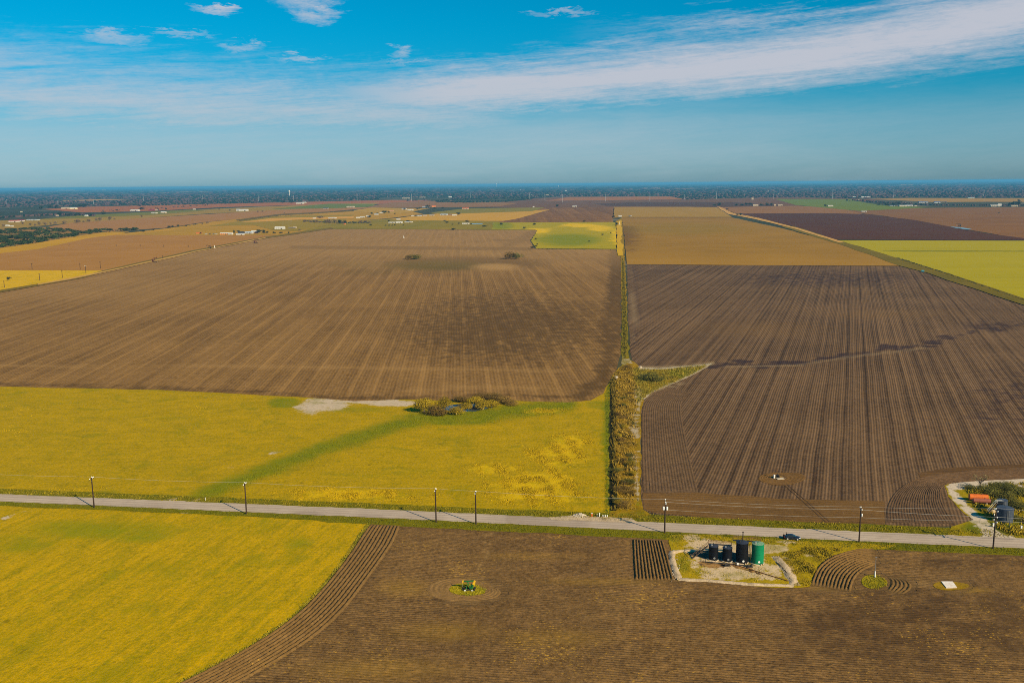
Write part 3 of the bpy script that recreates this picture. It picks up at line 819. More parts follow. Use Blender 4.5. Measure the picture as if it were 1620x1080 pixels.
def ridges_between(name, left, right, nrows, amp, m, z0=0.05, seg=0.7, fade=1.0):
    """real furrows: rows of soil running between two surveyed lines"""
    A = np.array([G(*p) for p in left])
    B = np.array([G(*p) for p in right])
    def res(a, k):
        s = np.r_[0, np.cumsum(np.hypot(*np.diff(a, axis=0).T))]
        t = np.linspace(0, s[-1], k)
        return np.stack([np.interp(t, s, a[:, 0]), np.interp(t, s, a[:, 1])], 1)
    def smooth(a, it=2):
        for _ in range(it):
            b = np.empty((2 * len(a) - 2, 2))
            b[0::2] = a[:-1] * 0.75 + a[1:] * 0.25
            b[1::2] = a[:-1] * 0.25 + a[1:] * 0.75
            a = np.vstack([a[:1], b, a[-1:]])
        return a
    A, B = smooth(A), smooth(B)
    L = np.hypot(*np.diff(A, axis=0).T).sum()
    k = int(L / seg) + 2
    A, B = res(A, k), res(B, k)
    per = 6
    c = nrows * per + 1
    t = np.linspace(0, 1, c)
    ph = np.arange(c) % per / per
    prof = (0.5 - 0.5 * np.cos(2 * np.pi * ph)) ** 0.75
    P_ = A[:, None, :] * (1 - t)[None, :, None] + B[:, None, :] * t[None, :, None]
    hgt = amp * prof[None, :] * (0.85 + 0.3 * rng.random((k, c)))
    hgt += rng.normal(0, amp * 0.09, (k, c))
    e = np.minimum(np.arange(k), np.arange(k)[::-1]) * seg
    hgt *= np.clip(e / fade, 0.05, 1)[:, None]
    P_ = P_ + rng.normal(0, 0.05, P_.shape)
    V = np.dstack([P_, z0 + np.maximum(hgt, 0)]).reshape(-1, 3)
    i, j = np.meshgrid(np.arange(k - 1), np.arange(c - 1), indexing='ij')
    a = (i * c + j).ravel()
    Fq = np.stack([a, a + 1, a + c + 1, a + c], 1)
    nrm_flip = np.cross(np.r_[A[1] - A[0], 0], np.r_[B[0] - A[0], 0])[2]
    if nrm_flip > 0: Fq = Fq[:, ::-1]
    o = link_mesh(name, np_mesh(name, V, Fq), m)
    o['kind'] = 'structure'
    return o

ridges_between('soil_ridges', STRIP_L, STRIP_R, 9, 0.40, M_RIDGE)
ridges_between('soil_ridges', [(1001, 853), (1002, 885), (1004, 917)], [(1049, 855), (1058, 885), (1067, 918)], 11, 0.36, M_RIDGE, seg=0.5)
ridges_between('soil_ridges', [(1282, 925), (1287, 908), (1297, 892), (1321, 878), (1350, 869), (1384, 867)], [(1346, 936), (1348, 926), (1353, 914), (1362, 904), (1373, 898), (1386, 893)], 11, 0.36, M_RIDGE, seg=0.5, fade=3.0)
ridges_between('soil_ridges', [(1404, 912), (1409, 918), (1409, 926), (1402, 934)], [(1430, 915), (1443, 924), (1441, 933), (1428, 940)], 5, 0.22, M_RIDGE, seg=0.5, fade=2.0)


def ridge_field(name, px_poly, holes, az_deg, sp, amp, m, along=0.7, z0=0.03, per=4):
    """the tilled surface itself, row by row, with clods"""
    poly = [G(*p) for p in px_poly]
    hol = [[G(*p) for p in h] for h in holes]
    a = math.radians(az_deg)
    ca, sa = math.cos(a), math.sin(a)
    pp = np.array(poly)
    u = pp[:, 0] * ca - pp[:, 1] * sa
    v = pp[:, 0] * sa + pp[:, 1] * ca
    us = np.arange(u.min(), u.max(), sp / per)
    vs_ = np.arange(v.min(), v.max(), along)
    U, V = np.meshgrid(us, vs_, indexing='ij')
    wv = 0.35 * np.sin(V / 23.0) + 0.2 * np.sin(V / 9.0 + 1.0)
    Uw = U + wv
    X = Uw * ca + V * sa
    Y = -Uw * sa + V * ca
    phase = 2 * np.pi * np.arange(len(us)) / per
    hgt = amp * (0.5 - 0.5 * np.cos(phase))[:, None] * (0.4 + 1.2 * rng.random(U.shape)) + amp * 0.75 * np.abs(rng.normal(0, 1, U.shape)) * (rng.random(U.shape) < 0.35)
    X += rng.normal(0, 0.06, X.shape)
    Y += rng.normal(0, 0.06, X.shape)
    keep = inside(poly, X, Y)
    d = dist_line(poly, X, Y, True)
    for h in hol:
        keep &= ~inside(h, X, Y)
        d = np.minimum(d, dist_line(h, X, Y, True))
    hgt *= np.clip(d / 1.5, 0, 1)
    nu, nv = U.shape
    i, j = np.meshgrid(np.arange(nu - 1), np.arange(nv - 1), indexing='ij')
    q = keep[:-1, :-1] & keep[1:, :-1] & keep[1:, 1:] & keep[:-1, 1:]
    b = (i * nv + j)[q]
    Fq = np.stack([b, b + 1, b + nv + 1, b + nv], 1)
    used = np.unique(Fq)
    remap = np.zeros(nu * nv, np.int64)
    remap[used] = np.arange(len(used))
    Vv = np.stack([X, Y, z0 + hgt], 2).reshape(-1, 3)[used]
    Fq = remap[Fq]
    n0 = np.cross(Vv[Fq[0, 1]] - Vv[Fq[0, 0]], Vv[Fq[0, 2]] - Vv[Fq[0, 0]])[2]
    if n0 < 0: Fq = Fq[:, ::-1]
    me_ = np_mesh(name, Vv, Fq)
    bx, by = PJ(Vv[:, 0], Vv[:, 1], 0.0)
    mk = np.ones((len(Vv), 4), np.float32)
    mk[:, :3] = np.clip(np.stack(south_mask(bx, by), 1), 0, 1)
    at = me_.color_attributes.new('mask', 'FLOAT_COLOR', 'POINT')
    at.data.foreach_set('color', mk.ravel())
    o = link_mesh(name, me_, m)
    o['kind'] = 'structure'
    return o

def ell(cx, cy, rx, ry, k=28):
    return [(cx + rx * math.cos(2 * math.pi * i / k), cy + ry * math.sin(2 * math.pi * i / k)) for i in range(k)]
BLOCK = [(1000, 852), (1050, 853), (1068, 880), (1074, 919), (1003, 918)]
ridge_field('tilled_rows', STRIP_R[::-1] + [(800, 840), (1000, 850.5), (1056, 854), (1064, 880), (1074, 920), (1120, 923), (1190, 929), (1262, 931), (1300, 935), (1350, 938), (1350, 915), (1365, 900), (1390, 890), (1386, 869), (1500, 872), (1620, 879), (1720, 885), (1720, 1130), (300, 1130)],
            [BLOCK, ell(740, 934, 62, 22), ell(1384, 921, 24, 15), ell(1503, 926, 34, 13), ell(1424, 926, 24, 16)], 91.5, 1.0, 0.15, M_SOUTH)

for h_ in HEADLANDS: ridges_between('soil_ridges', h_[0], h_[1], h_[2], h_[3], h_[4], z0=0.115, seg=1.2, fade=3.0)
M_TRACK = soil_mat('wheel_track_soil', (0.075, 0.047, 0.028), (0.16, 0.10, 0.06), gr=(0.9, 0.8, 0.6), row=0, band=0, clod=0.7)
for o_ in (0.0, 6.0): sheet('wheel_track', [(1236.4 + o_, 764), (1237.6 + o_, 764), (1308 + o_, 826), (1306 + o_, 826)], M_TRACK, 0.16, step=6, jit=0.05)

# rings of rows round the oil wells
m_ring = soil_mat('ring_soil', gr=(0.95, 0.82, 0.55), c1=(0.15, 0.095, 0.046), c2=(0.33, 0.212, 0.105), row=0, band=0, patch=0.4, clod=0.9, bump=0.15)
def lop(cx, cy, rx, ry, k=40, ph=0.0):
    pts = []
    for i in range(k + 1):
        t = 2 * math.pi * i / k
        s_ = 1 + 0.10 * math.sin(2 * t + ph) + 0.06 * math.sin(3 * t + 1.7 * ph) + 0.10 * math.cos(t + 2.6)
        pts.append((cx + rx * s_ * math.cos(t), cy + ry * s_ * math.sin(t)))
    return pts
ridges_between('soil_ridges', lop(736, 934.5, 55, 18.5, ph=0.5), lop(741, 933, 29, 10, ph=1.0), 4, 0.07, m_ring, fade=0.1)
m_ring2 = soil_mat('ring_soil_east', (0.075, 0.045, 0.026), (0.25, 0.155, 0.088), row=0, band=0, patch=0.4, clod=0.8, bump=0.15)
ridges_between('soil_ridges', lop(1240, 757.5, 34, 11, ph=2.0), lop(1232, 755.5, 12, 4, ph=0.3), 5, 0.06, m_ring2, fade=0.1, z0=0.12)
M_MOUND = grass_mat('well_grass', (0.38, 0.29, 0.02), (0.19, 0.17, 0.01), (0.13, 0.155, 0.01), green_amt=0.5, s=3.0)
sheet('well_grass', lop(741, 933, 28, 9.5), M_MOUND, 0.10, step=1.5, jit=0.25)
sheet('well_grass', lop(1384, 921, 19, 11, ph=0.8), M_MOUND, 0.10, step=1.5, jit=0.25)
M_DRY = grass_mat('dry_grass', (0.32, 0.20, 0.05), (0.16, 0.105, 0.03), (0.15, 0.13, 0.02), green_amt=0.4, s=3.0)
sheet('dry_grass', lop(1506, 927, 26, 7.5, ph=1.2), M_DRY, 0.10, step=1.2, jit=0.6)
sheet('dry_grass', lop(1231, 755.5, 9, 3.2), soil_mat('trampled_soil', (0.17, 0.11, 0.05), (0.30, 0.20, 0.09), row=0, band=0, clod=0.9), 0.22, step=1.5, jit=0.4)

# ------------------------------------------------------------------ road and verges
ROAD_T = [(-160, 775), (0, 781.5), (200, 789.5), (400, 797.5), (620, 806.5), (800, 815), (1000, 824.5), (1240, 835.3), (1440, 844), (1620, 851.7), (1800, 859)]
ROAD_B = [(-160, 786.5), (0, 793), (200, 801.5), (400, 810.5), (620, 820), (800, 828.5), (1000, 838.5), (1290, 852.7), (1440, 859.5), (1620, 867.3), (1800, 875)]
vt = [(x_, y_ - (9 if x_ < 900 else 12)) for x_, y_ in ROAD_T]
vb = [(x_, y_ + (6.5 if x_ < 500 else 12)) for x_, y_ in ROAD_B]
sheet('road_verge', vt + vb[::-1], M_VERGE, 0.075, cell=4.0, step=5, jit=0.35,
      mask=lambda a, b: (np.maximum(blob(a, b, 1075, 852, 30, 10) * 0.8, 0.25 * blob(a, b, 1300, 830, 260, 12, 0.1)), 0.35 + 0 * a, np.maximum.reduce([blob(a, b, 284, 812.5, 6, 3.5), blob(a, b, 389, 814, 9, 2), blob(a, b, 150, 804, 8, 2), blob(a, b, 310, 791.5, 7, 2.5), blob(a, b, 276, 788, 6, 2.5)]) * 0.75))
# verge between the eastern field / right-hand plot and the road
PLOT = [(1494, 768), (1505, 763), (1530, 760), (1620, 757.5), (1760, 756), (1760, 862), (1620, 855), (1500, 848), (1505, 833), (1540, 822), (1515, 802), (1500, 785)]
def plot_mask(a, b):
    caliche = np.maximum.reduce([stroke(a, b, [(1760, 760), (1620, 762), (1530, 765), (1506, 771), (1510, 785), (1530, 805), (1555, 828), (1572, 845), (1585, 850)], 8.5, 0.5), stroke(a, b, [(1555, 848), (1600, 851)], 5), blob(a, b, 1547, 799, 7, 3) * 0.6])
    green = np.maximum.reduce([blob(a, b, 1570, 835, 70, 16) * 0.9, blob(a, b, 1600, 830, 60, 20) * 0.6])
    return 0.25 * blob(a, b, 1620, 780, 80, 20), green, caliche
sheet('rough_grass', PLOT, grass_mat('rough_grass', (0.37, 0.255, 0.012), (0.16, 0.15, 0.008), (0.075, 0.115, 0.008), green_amt=0.5, use_mask=True, bright=(0.50, 0.36, 0.02), extra=(0.56, 0.45, 0.34), s=2.0), 0.11, cell=2.5, step=4, jit=0.3, mask=plot_mask)

m, n = newmat('worn_asphalt')
p = n.pos()
x, y, z = n.xyz(p)
a = math.radians(91.3)
acr = x * math.cos(a) - y * math.sin(a)
alo = x * math.sin(a) + y * math.cos(a)
f1 = n.noise(n.vec(acr / 0.9, alo / 60.0, 0), 1.0, 3, 0.6)
f2 = n.noise(p, 0.06, 4, 0.6)
f3 = n.noise(p, 1.8, 5, 0.7)
cc = n.mix((0.5 + (f1 - 0.5) * 1.0 + (f2 - 0.5) * 0.9 + (f3 - 0.5) * 0.5).clamp(), (0.33, 0.25, 0.19), (0.60, 0.475, 0.365))
crk = n.noise(n.vec(acr / 1.2, alo / 9.0, 3), 1.0, 5, 0.7)
cc = n.mix((1.0 - ((crk - 0.5).abs()).step(0.0, 0.012)) * 0.45, cc, (0.11, 0.09, 0.075))
cc = n.mix(n.noise(p, 0.025, 2).step(0.56, 0.60) * 0.35, cc, (0.22, 0.155, 0.115))
trk = ((acr * (2 * math.pi / 1.85) + n.noise(p, 0.03, 2) * 2.0).sin()).step(0.3, 1.0)
cc = n.mix(trk * 0.38 * (0.4 + f2), cc, (0.20, 0.14, 0.105))
cc = n.mix(n.noise(n.vec(acr / 0.5, alo / 4.0, 8.0), 1.0, 4, 0.75).step(0.62, 0.70) * 0.35, cc, (0.60, 0.45, 0.33))
n.surf(cc, 0.85, f3, dist=0.02, spec=0.2)
road = sheet('road', ROAD_T + ROAD_B[::-1], m, 0.13, step=2.0, jit=0.16)

m_cal, n = newmat('caliche_gravel')
p = n.pos()
f1 = n.noise(p, 0.25, 5, 0.65)
f2 = n.noise(p, 2.0, 4, 0.7)
n.surf(n.mix((f1 * 0.7 + f2 * 0.4).step(0.3, 0.75), (0.30, 0.22, 0.13), (0.58, 0.43, 0.28)), 0.95, f2 + f1, dist=0.12, spec=0.1)
sheet('gravel_driveway', [(866, 818.5), (905, 815.5), (950, 817.5), (1000, 820), (1012, 827), (985, 826.5), (920, 823.5), (872, 822)], m_cal, 0.17, step=2, jit=0.35)

# ------------------------------------------------------------------ tank-battery pad
PADG = [(1058, 852), (1064, 846), (1090, 845), (1240, 853.5), (1300, 856.5), (1420, 862), (1400, 868), (1355, 869), (1320, 877.5), (1298, 891), (1288, 908), (1281, 928), (1258, 930), (1190, 927), (1120, 920), (1072, 918), (1063, 885)]
def pad_mask(a, b):
    cal = np.maximum.reduce([blob(a, b, 1150, 878, 75, 22, 0.5) * 0.95, blob(a, b, 1125, 862, 50, 13, 0.3) * 1.0, blob(a, b, 1095, 850, 26, 8, 0.2) * 0.7, blob(a, b, 1210, 868, 55, 11, 0.3) * 0.95, blob(a, b, 1245, 858, 28, 4, 0.2) * 0.75, blob(a, b, 1160, 905, 75, 18, 0.5) * 0.85, blob(a, b, 1210, 905, 45, 18, 0.4) * 0.8, blob(a, b, 1100, 893, 14, 10) * 0.8,
                             blob(a, b, 1280, 878, 12, 5) * 0.8, blob(a, b, 1247, 893, 10, 22, 0.4, -0.3) * 0.6])
    green = np.maximum.reduce([blob(a, b, 1080, 893, 14, 20) * 0.8, blob(a, b, 1110, 905, 18, 8) * 0.5, blob(a, b, 1068, 852, 16, 8) * 0.8, blob(a, b, 1170, 848, 60, 4) * 0.3, blob(a, b, 1270, 880, 30, 22, 0.1) * 0.3, blob(a, b, 1205, 905, 20, 10, 0.1) * 0.15])
    return 0 * a, green, cal * (1 - green * 0.9)
sheet('pad_ground', PADG, grass_mat('pad_ground', (0.42, 0.29, 0.02), (0.21, 0.17, 0.010), (0.13, 0.16, 0.012), az_deg=-30, streak=0.4, green_amt=0.5, use_mask=True, extra=(0.56, 0.41, 0.25), s=2.5), 0.10, cell=1.6, step=3, jit=0.3, mask=pad_mask)
m, n = newmat('oil_stained_soil')
p = n.pos()
n.surf(n.mix(n.noise(p, 0.5, 5, 0.7).step(0.35, 0.6), (0.035, 0.018, 0.008), (0.36, 0.19, 0.06)), 0.8, spec=0.2)
sheet('oil_stain_and_shade', [(1103, 889), (1112, 887.5), (1122, 890), (1140, 891.5), (1150, 894), (1146, 898), (1128, 898.5), (1112, 896)], m, 0.115, step=0.8, jit=0.35)
sheet('oil_stain_and_shade', [(1158, 895), (1168, 894.5), (1182, 898), (1196, 903), (1208, 908), (1202, 909), (1180, 902.5), (1164, 899)], m, 0.115, step=0.8, jit=0.3)
sheet('oil_stain_and_shade', [(1084, 874), (1100, 872), (1130, 871), (1170, 874), (1196, 878), (1198, 892), (1178, 893), (1150, 891), (1128, 888), (1108, 882), (1092, 879)], plain_mat('oily_shade_ground', (0.10, 0.070, 0.040), 0.85, scale=0.5, dirt=(0.035, 0.025, 0.018)), 0.112, step=1.2, jit=0.5)  # dark patch: the tanks' shadow deepened in the ground colour, with some oil staining
M_PADC = plain_mat('tank_gravel', (0.62, 0.50, 0.36), 0.95, scale=0.8, var=0.2, bump=0.08)


def berm(name, px_pts, wid, hgt, m, label):
    pts = np.array([G(*p) for p in px_pts])
    s = np.r_[0, np.cumsum(np.hypot(*np.diff(pts, axis=0).T))]
    k = int(s[-1] / 0.8) + 2
    t = np.linspace(0, s[-1], k)
    c = np.stack([np.interp(t, s, pts[:, 0]), np.interp(t, s, pts[:, 1])], 1)
    d = np.gradient(c, axis=0)
    d /= np.hypot(d[:, 0], d[:, 1])[:, None]
    nn = np.stack([-d[:, 1], d[:, 0]], 1)
    off = np.array([-1, -0.7, -0.35, 0, 0.35, 0.7, 1.0])
    pr = np.array([0, 0.42, 0.86, 1.0, 0.86, 0.42, 0])
    W = wid * (0.8 + 0.4 * rng.random(k))
    V = c[:, None, :] + nn[:, None, :] * (off[None, :] * W[:, None])[:, :, None]
    Z = 0.09 + hgt * pr[None, :] * (0.7 + 0.6 * rng.random((k, 1))) * (0.85 + 0.3 * rng.random((k, 7)))
    e = np.clip(np.minimum(np.arange(k), np.arange(k)[::-1]) / 2.0, 0.1, 1)
    Z = 0.09 + (Z - 0.09) * e[:, None]
    V = np.dstack([V + rng.normal(0, 0.06, V.shape), Z]).reshape(-1, 3)
    i, j = np.meshgrid(np.arange(k - 1), np.arange(6), indexing='ij')
    b = (i * 7 + j).ravel()
    Fq = np.stack([b, b + 7, b + 8, b + 1], 1)
    o = link_mesh(name, np_mesh(name, V, Fq), m)
    o['kind'] = 'structure'
    return o
berm('earth_berm', [(1100, 871), (1078, 871.5), (1063, 874), (1063, 884), (1068, 902), (1074, 915)], 1.0, 0.4, m_cal, '')
berm('earth_berm', [(1074, 916), (1095, 917.5), (1120, 918), (1150, 921), (1190, 924.5), (1230, 926), (1256, 927)], 0.95, 0.32, m_cal, '')
berm('earth_berm', [(1226, 880), (1236, 890), (1247, 905), (1254, 918), (1258, 926)], 1.4, 0.42, m_cal, '')

# ================================================================== THINGS NEAR THE ROAD
M_POLE = plain_mat('creosoted_wood', (0.050, 0.030, 0.020), 0.9, scale=3.0, var=0.25)
M_WHITE = plain_mat('white_paint', (0.78, 0.77, 0.74), 0.5, var=0.06)
M_STEEL = plain_mat('galvanised_steel', (0.42, 0.42, 0.42), 0.45, metal=0.6)
M_BLACK = plain_mat('black_tank_paint', (0.007, 0.007, 0.010), 0.5, var=0.2, spec=0.15)
M_BLACKTOP = plain_mat('faded_black_roof', (0.035, 0.040, 0.060), 0.5, var=0.25)
M_GREEN = plain_mat('green_tank_paint', (0.002, 0.190, 0.085), 0.45, var=0.08, scale=0.6, spec=0.25)
M_GREENTOP = plain_mat('peeling_green_roof', (0.06, 0.24, 0.15), 0.7, scale=2.2, dirt=(0.45, 0.36, 0.24))
M_RUST = plain_mat('rust', (0.20, 0.085, 0.030), 0.9, scale=2.0, dirt=(0.07, 0.035, 0.02))
M_DARK = plain_mat('dark_iron', (0.025, 0.024, 0.024), 0.6, var=0.2)
M_CONC = plain_mat('concrete', (0.52, 0.44, 0.34), 0.9, scale=0.9, dirt=(0.40, 0.33, 0.25))
M_YELLOW = plain_mat('yellow_paint', (0.72, 0.42, 0.01), 0.5, var=0.1)
M_PGREEN = plain_mat('green_machine_paint', (0.02, 0.14, 0.03), 0.5, var=0.15)
M_ORANGE = plain_mat('rusty_orange_paint', (0.62, 0.135, 0.012), 0.65, scale=1.2, dirt=(0.40, 0.085, 0.015))
M_DRED = plain_mat('dusty_red_paint', (0.27, 0.085, 0.055), 0.75, scale=1.2, dirt=(0.20, 0.06, 0.04))
M_BLUETANK = plain_mat('blue_grey_tank_paint', (0.055, 0.068, 0.100), 0.5, var=0.2)
M_WIRE = plain_mat('aluminium_wire', (0.52, 0.50, 0.46), 0.5)
M_ORANGEMARK = plain_mat('orange_marker', (0.85, 0.16, 0.02), 0.6)
M_BROWNWOOD = plain_mat('weathered_brown_steel', (0.16, 0.10, 0.06), 0.8)

# ------------------------------------------------------------------ utility poles
POLES = [((149, 803), 10.5, False, 'leftmost wooden utility pole, white insulators, on the verge beside the golden meadow'),
         ((390, 813), 10.5, False, 'wooden utility pole on the road verge between the green swale and the golden meadow'),
         ((690, 826), 10.9, False, 'left pole of the close pair of dark utility poles by the road'),
         ((753, 829), 10.6, False, 'right pole of the close pair of dark utility poles by the road'),
         ((1051.5, 843), 10.5, True, 'dark utility pole carrying white transformer cans near the ditch and tanks'),
         ((1359, 857), 10.6, True, 'dark utility pole with a single small can, right of the parked car'),
         ((1571, 868), 12.0, False, 'rightmost, tallest utility pole with several crossarms in front of the blue-grey tanks')]
pole_tops = []
for i, (pp, h, tr, lab) in enumerate(POLES):
    bx, by = G(*pp)
    t = thing('utility_pole', lab, 'utility pole', (bx, by, 0.05), 0, 'utility poles along the road')
    k = MB().bar((0, 0, -0.05), (0, 0, h), 0.24, 10, 0.17)
    k.build('pole', M_POLE, t)
    arms = [h - 0.5] if i < 6 else [h - 0.5, h - 2.3, h - 3.8]
    for ah in arms:
        MB().box((0, 0.0, ah), (0.14, 2.4, 0.16)).build('crossarm', M_POLE if i < 4 else M_STEEL, t)
        for yy in (-1.1, 0.0 if ah != h - 0.5 else 0.55, 1.1):
            MB().lathe([(0.07, 0), (0.17, 0.06), (0.10, 0.14), (0.18, 0.22), (0.10, 0.34), (0.03, 0.40)], 8, (0, yy, ah + 0.08)).build('insulator', M_WHITE, t)
    MB().lathe([(0.05, 0), (0.15, 0.06), (0.09, 0.15), (0.15, 0.22), (0.03, 0.38)], 8, (0, 0, h)).build('insulator', M_WHITE, t)
    if i < 4:
        MB().bar((0, -0.5, h - 1.0), (0, 0.0, h - 1.4), 0.04).build('brace', M_STEEL, t)
    if i == 4:
        for a_ in (-0.5, 0.55):
            q = MB().lathe([(0.2, 0), (0.30, 0.05), (0.30, 0.95), (0.22, 1.05), (0.08, 1.1)], 12, (a_, -0.38, h - 3.0)).build('transformer', M_WHITE, t)
            MB().bar((a_, -0.38, h - 1.9), (a_, -0.38, h - 1.55), 0.06).build('bushing', M_DARK, q)
        MB().box((0, -0.25, h - 2.5), (0.9, 0.1, 0.12)).build('bracket', M_STEEL, t)
        MB().box((0.2, -0.3, h - 0.9), (0.25, 0.3, 0.7)).build('cutout_switch', M_WHITE, t)
    if i == 5:
        MB().lathe([(0.15, 0), (0.22, 0.05), (0.22, 0.7), (0.1, 0.8)], 12, (0.35, -0.1, h - 2.6)).build('transformer', M_WHITE, t)
    pole_tops.append((bx, by, h))


def wire(label, off, hts, lo, hi, r, ext=True):
    pts = []
    tops = [(pole_tops[i][0], pole_tops[i][1] + off, hts(pole_tops[i][2], i)) for i in range(lo, hi)]
    if ext:
        tops.append((tops[-1][0] + 60, tops[-1][1] - 2.0, tops[-1][2]))
    if lo == 0:
        tops.insert(0, (tops[0][0] - 60, tops[0][1] + 1.5, tops[0][2]))
    for a_, b_ in zip(tops[:-1], tops[1:]):
        L = math.hypot(b_[0] - a_[0], b_[1] - a_[1])
        for q in range(10):
            s = q / 10
            pts.append((a_[0] + (b_[0] - a_[0]) * s, a_[1] + (b_[1] - a_[1]) * s, a_[2] + (b_[2] - a_[2]) * s - 4 * s * (1 - s) * L * 0.008))
    pts.append(tops[-1])
    o = MB().tube(pts, r, 4).build('overhead_wire', M_WIRE)
    return tag(o, label, 'power line', 'overhead wires between the poles')
wire('highest overhead wire, strung along the pole tops beside the road', 0.0, lambda h, i: h + 0.3, 0, 7, 0.020)
wire('pale overhead wire on the crossarm ends, running right from the transformer pole', -1.1, lambda h, i: h - 0.2 if i < 6 else h - 1.9, 4, 7, 0.026)
wire('lower overhead wire hung well below the crossarms, right of the transformer pole', 0.0, lambda h, i: h - 3.0 if i < 6 else h - 3.4, 4, 7, 0.022)

# ------------------------------------------------------------------ tank battery
def scale_at(px, py): return 1.0 / mpp(px, py)
view_xy = np.array([-_sy, _cy])

def oil_tank(px, py_bottom, wid_px, h, shell_m, roof_m, label, kind):
    fx, fy = G(px, py_bottom)
    r = wid_px * mpp(px, py_bottom) / 2
    d = np.array([fx, fy]) / math.hypot(fx, fy)
    cx, cy = fx + d[0] * r, fy + d[1] * r
    t = thing('oil_tank', label, 'storage tank', (cx, cy, 0.10), 0, 'oil storage tanks on the gravel pad')
    MB().lathe([(r + 0.28, 0.0), (r + 0.28, 0.10), (r - 0.2, 0.16)], 40).build('ring_base', M_PADC, t)
    prof = [(r, 0.16)]
    for k in range(1, 4):
        zz = 0.16 + (h - 0.16) * k / 4
        prof += [(r, zz - 0.03), (r + 0.035, zz - 0.03), (r + 0.035, zz + 0.03), (r, zz + 0.03)]
    prof += [(r, h - 0.06), (r + 0.06, h - 0.06), (r + 0.06, h)]
    MB().lathe(prof, 40).build('shell', shell_m, t)
    rf = MB().lathe([(r + 0.05, h + 0.002), (r * 0.6, h + 0.16), (0.2, h + 0.30)], 40).build('roof', roof_m, t)
    MB().lathe([(0.28, h + 0.10), (0.28, h + 0.42), (0.22, h + 0.48)], 14, (-r * 0.45, -r * 0.2, 0)).build('hatch', M_STEEL if kind != 'tall' else M_DARK, rf)
    MB().bar((0, 0.1, h + 0.2), (0, 0.1, h + 0.75), 0.09).build('vent', M_DARK, rf)
    MB().lathe([(0.30, -0.04), (0.30, 0.06), (0.05, 0.08)], 14, (0, 0, 0), 'Y').build('manhole', M_WHITE if kind in ('tall', 'green') else M_STEEL, t, loc=(0.12 * r, -r - 0.02, 0.85))
    MB().bar((r * 0.5, -r * 0.85, 0.45), (r * 0.6, -r * 1.3, 0.45), 0.07).box((r * 0.6, -r * 1.32, 0.5), (0.2, 0.2, 0.34)).build('valve', M_DARK, t)
    return t, cx, cy, r
T1 = oil_tank(1128.3, 887.5, 14.7, 4.0, M_BLACK, M_BLACKTOP, 'leftmost short black oil tank, next to the stairs', 'short')
T2 = oil_tank(1150.2, 889.7, 15.0, 3.9, M_BLACK, M_BLACKTOP, 'short black oil tank second from the left', 'short')
T3 = oil_tank(1173.3, 892.3, 19.0, 5.8, M_BLACK, M_BLACKTOP, 'tall black oil tank with a vent stack, beside the green tank', 'tall')
T4 = oil_tank(1198.0, 893.6, 19.0, 5.7, M_GREEN, M_GREENTOP, 'bright green oil tank with a peeling roof at the right end', 'green')
MB().bar((0.1, 0.2, 5.9), (0.1, 0.2, 8.6), 0.13, 8).bar((0.1, 0.2, 8.5), (0.1, 0.2, 8.75), 0.2, 8).build('vent_stack', M_DARK, T3[0])

# stairs at the left end and catwalk behind the tanks
sx0, sy0 = T1[1] - T1[3] - 4.6, T1[2] + 0.1
t = thing('stairway', 'steep rusty steel stairway with handrails rising to the leftmost black tank', 'stairs', (sx0, sy0, 0.1))
run, rise, ns = 4.4, 3.95, 16
for s in (-0.4, 0.4):
    MB().bar((0, s, 0), (run, s, rise), 0.09, 6).build('stringer', M_BROWNWOOD, t)
    k = MB().bar((0, s, 1.0), (run, s, rise + 1.0), 0.05, 6)
    for q in range(5): k.bar((run * q / 4, s, rise * q / 4), (run * q / 4, s, rise * q / 4 + 1.0), 0.04, 6)
    k.build('handrail', M_BROWNWOOD, t)
st = MB().box((0, 0, 0), (0.26, 0.78, 0.04)).mesh('step')
for q in range(ns):
    link_mesh('step', st, M_BROWNWOOD, t, (run * (q + 0.5) / ns, 0, rise * (q + 0.5) / ns))
def catwalk(a_, b_, z, label):
    ax, ay = a_
    bx_, by_ = b_
    L = math.hypot(bx_ - ax, by_ - ay)
    t = thing('catwalk', label, 'walkway', (ax, ay, z), math.atan2(by_ - ay, bx_ - ax), 'catwalks behind the tanks')
    MB().box((L / 2, 0, -0.04), (L, 0.8, 0.08)).build('deck', M_DARK, t)
    for s in (-0.4, 0.4):
        k = MB().bar((0, s, 1.0), (L, s, 1.0), 0.045, 6).bar((0, s, 0.5), (L, s, 0.5), 0.03, 6)
        for q in range(4): k.bar((L * q / 3, s, 0), (L * q / 3, s, 1.0), 0.04, 6)
        k.build('railing', M_RUST, t)
    for q in (0.15, 0.85):
        MB().bar((L * q, 0.0, -z + 0.1), (L * q, 0, -0.08), 0.07, 6).build('support_post', M_DARK, t)
catwalk((T1[1] - T1[3], T1[2] + T1[3] + 0.55), (T2[1] + T2[3], T2[2] + T2[3] + 0.55), 3.9, 'lower catwalk with railings behind the two short black tanks')
catwalk((T2[1] + T2[3] + 0.3, T2[2] + T2[3] + 0.9), (T4[1] + T4[3] * 0.6, T4[2] + T4[3] + 0.55), 5.4, 'upper catwalk running behind the tall black tank to the green tank')

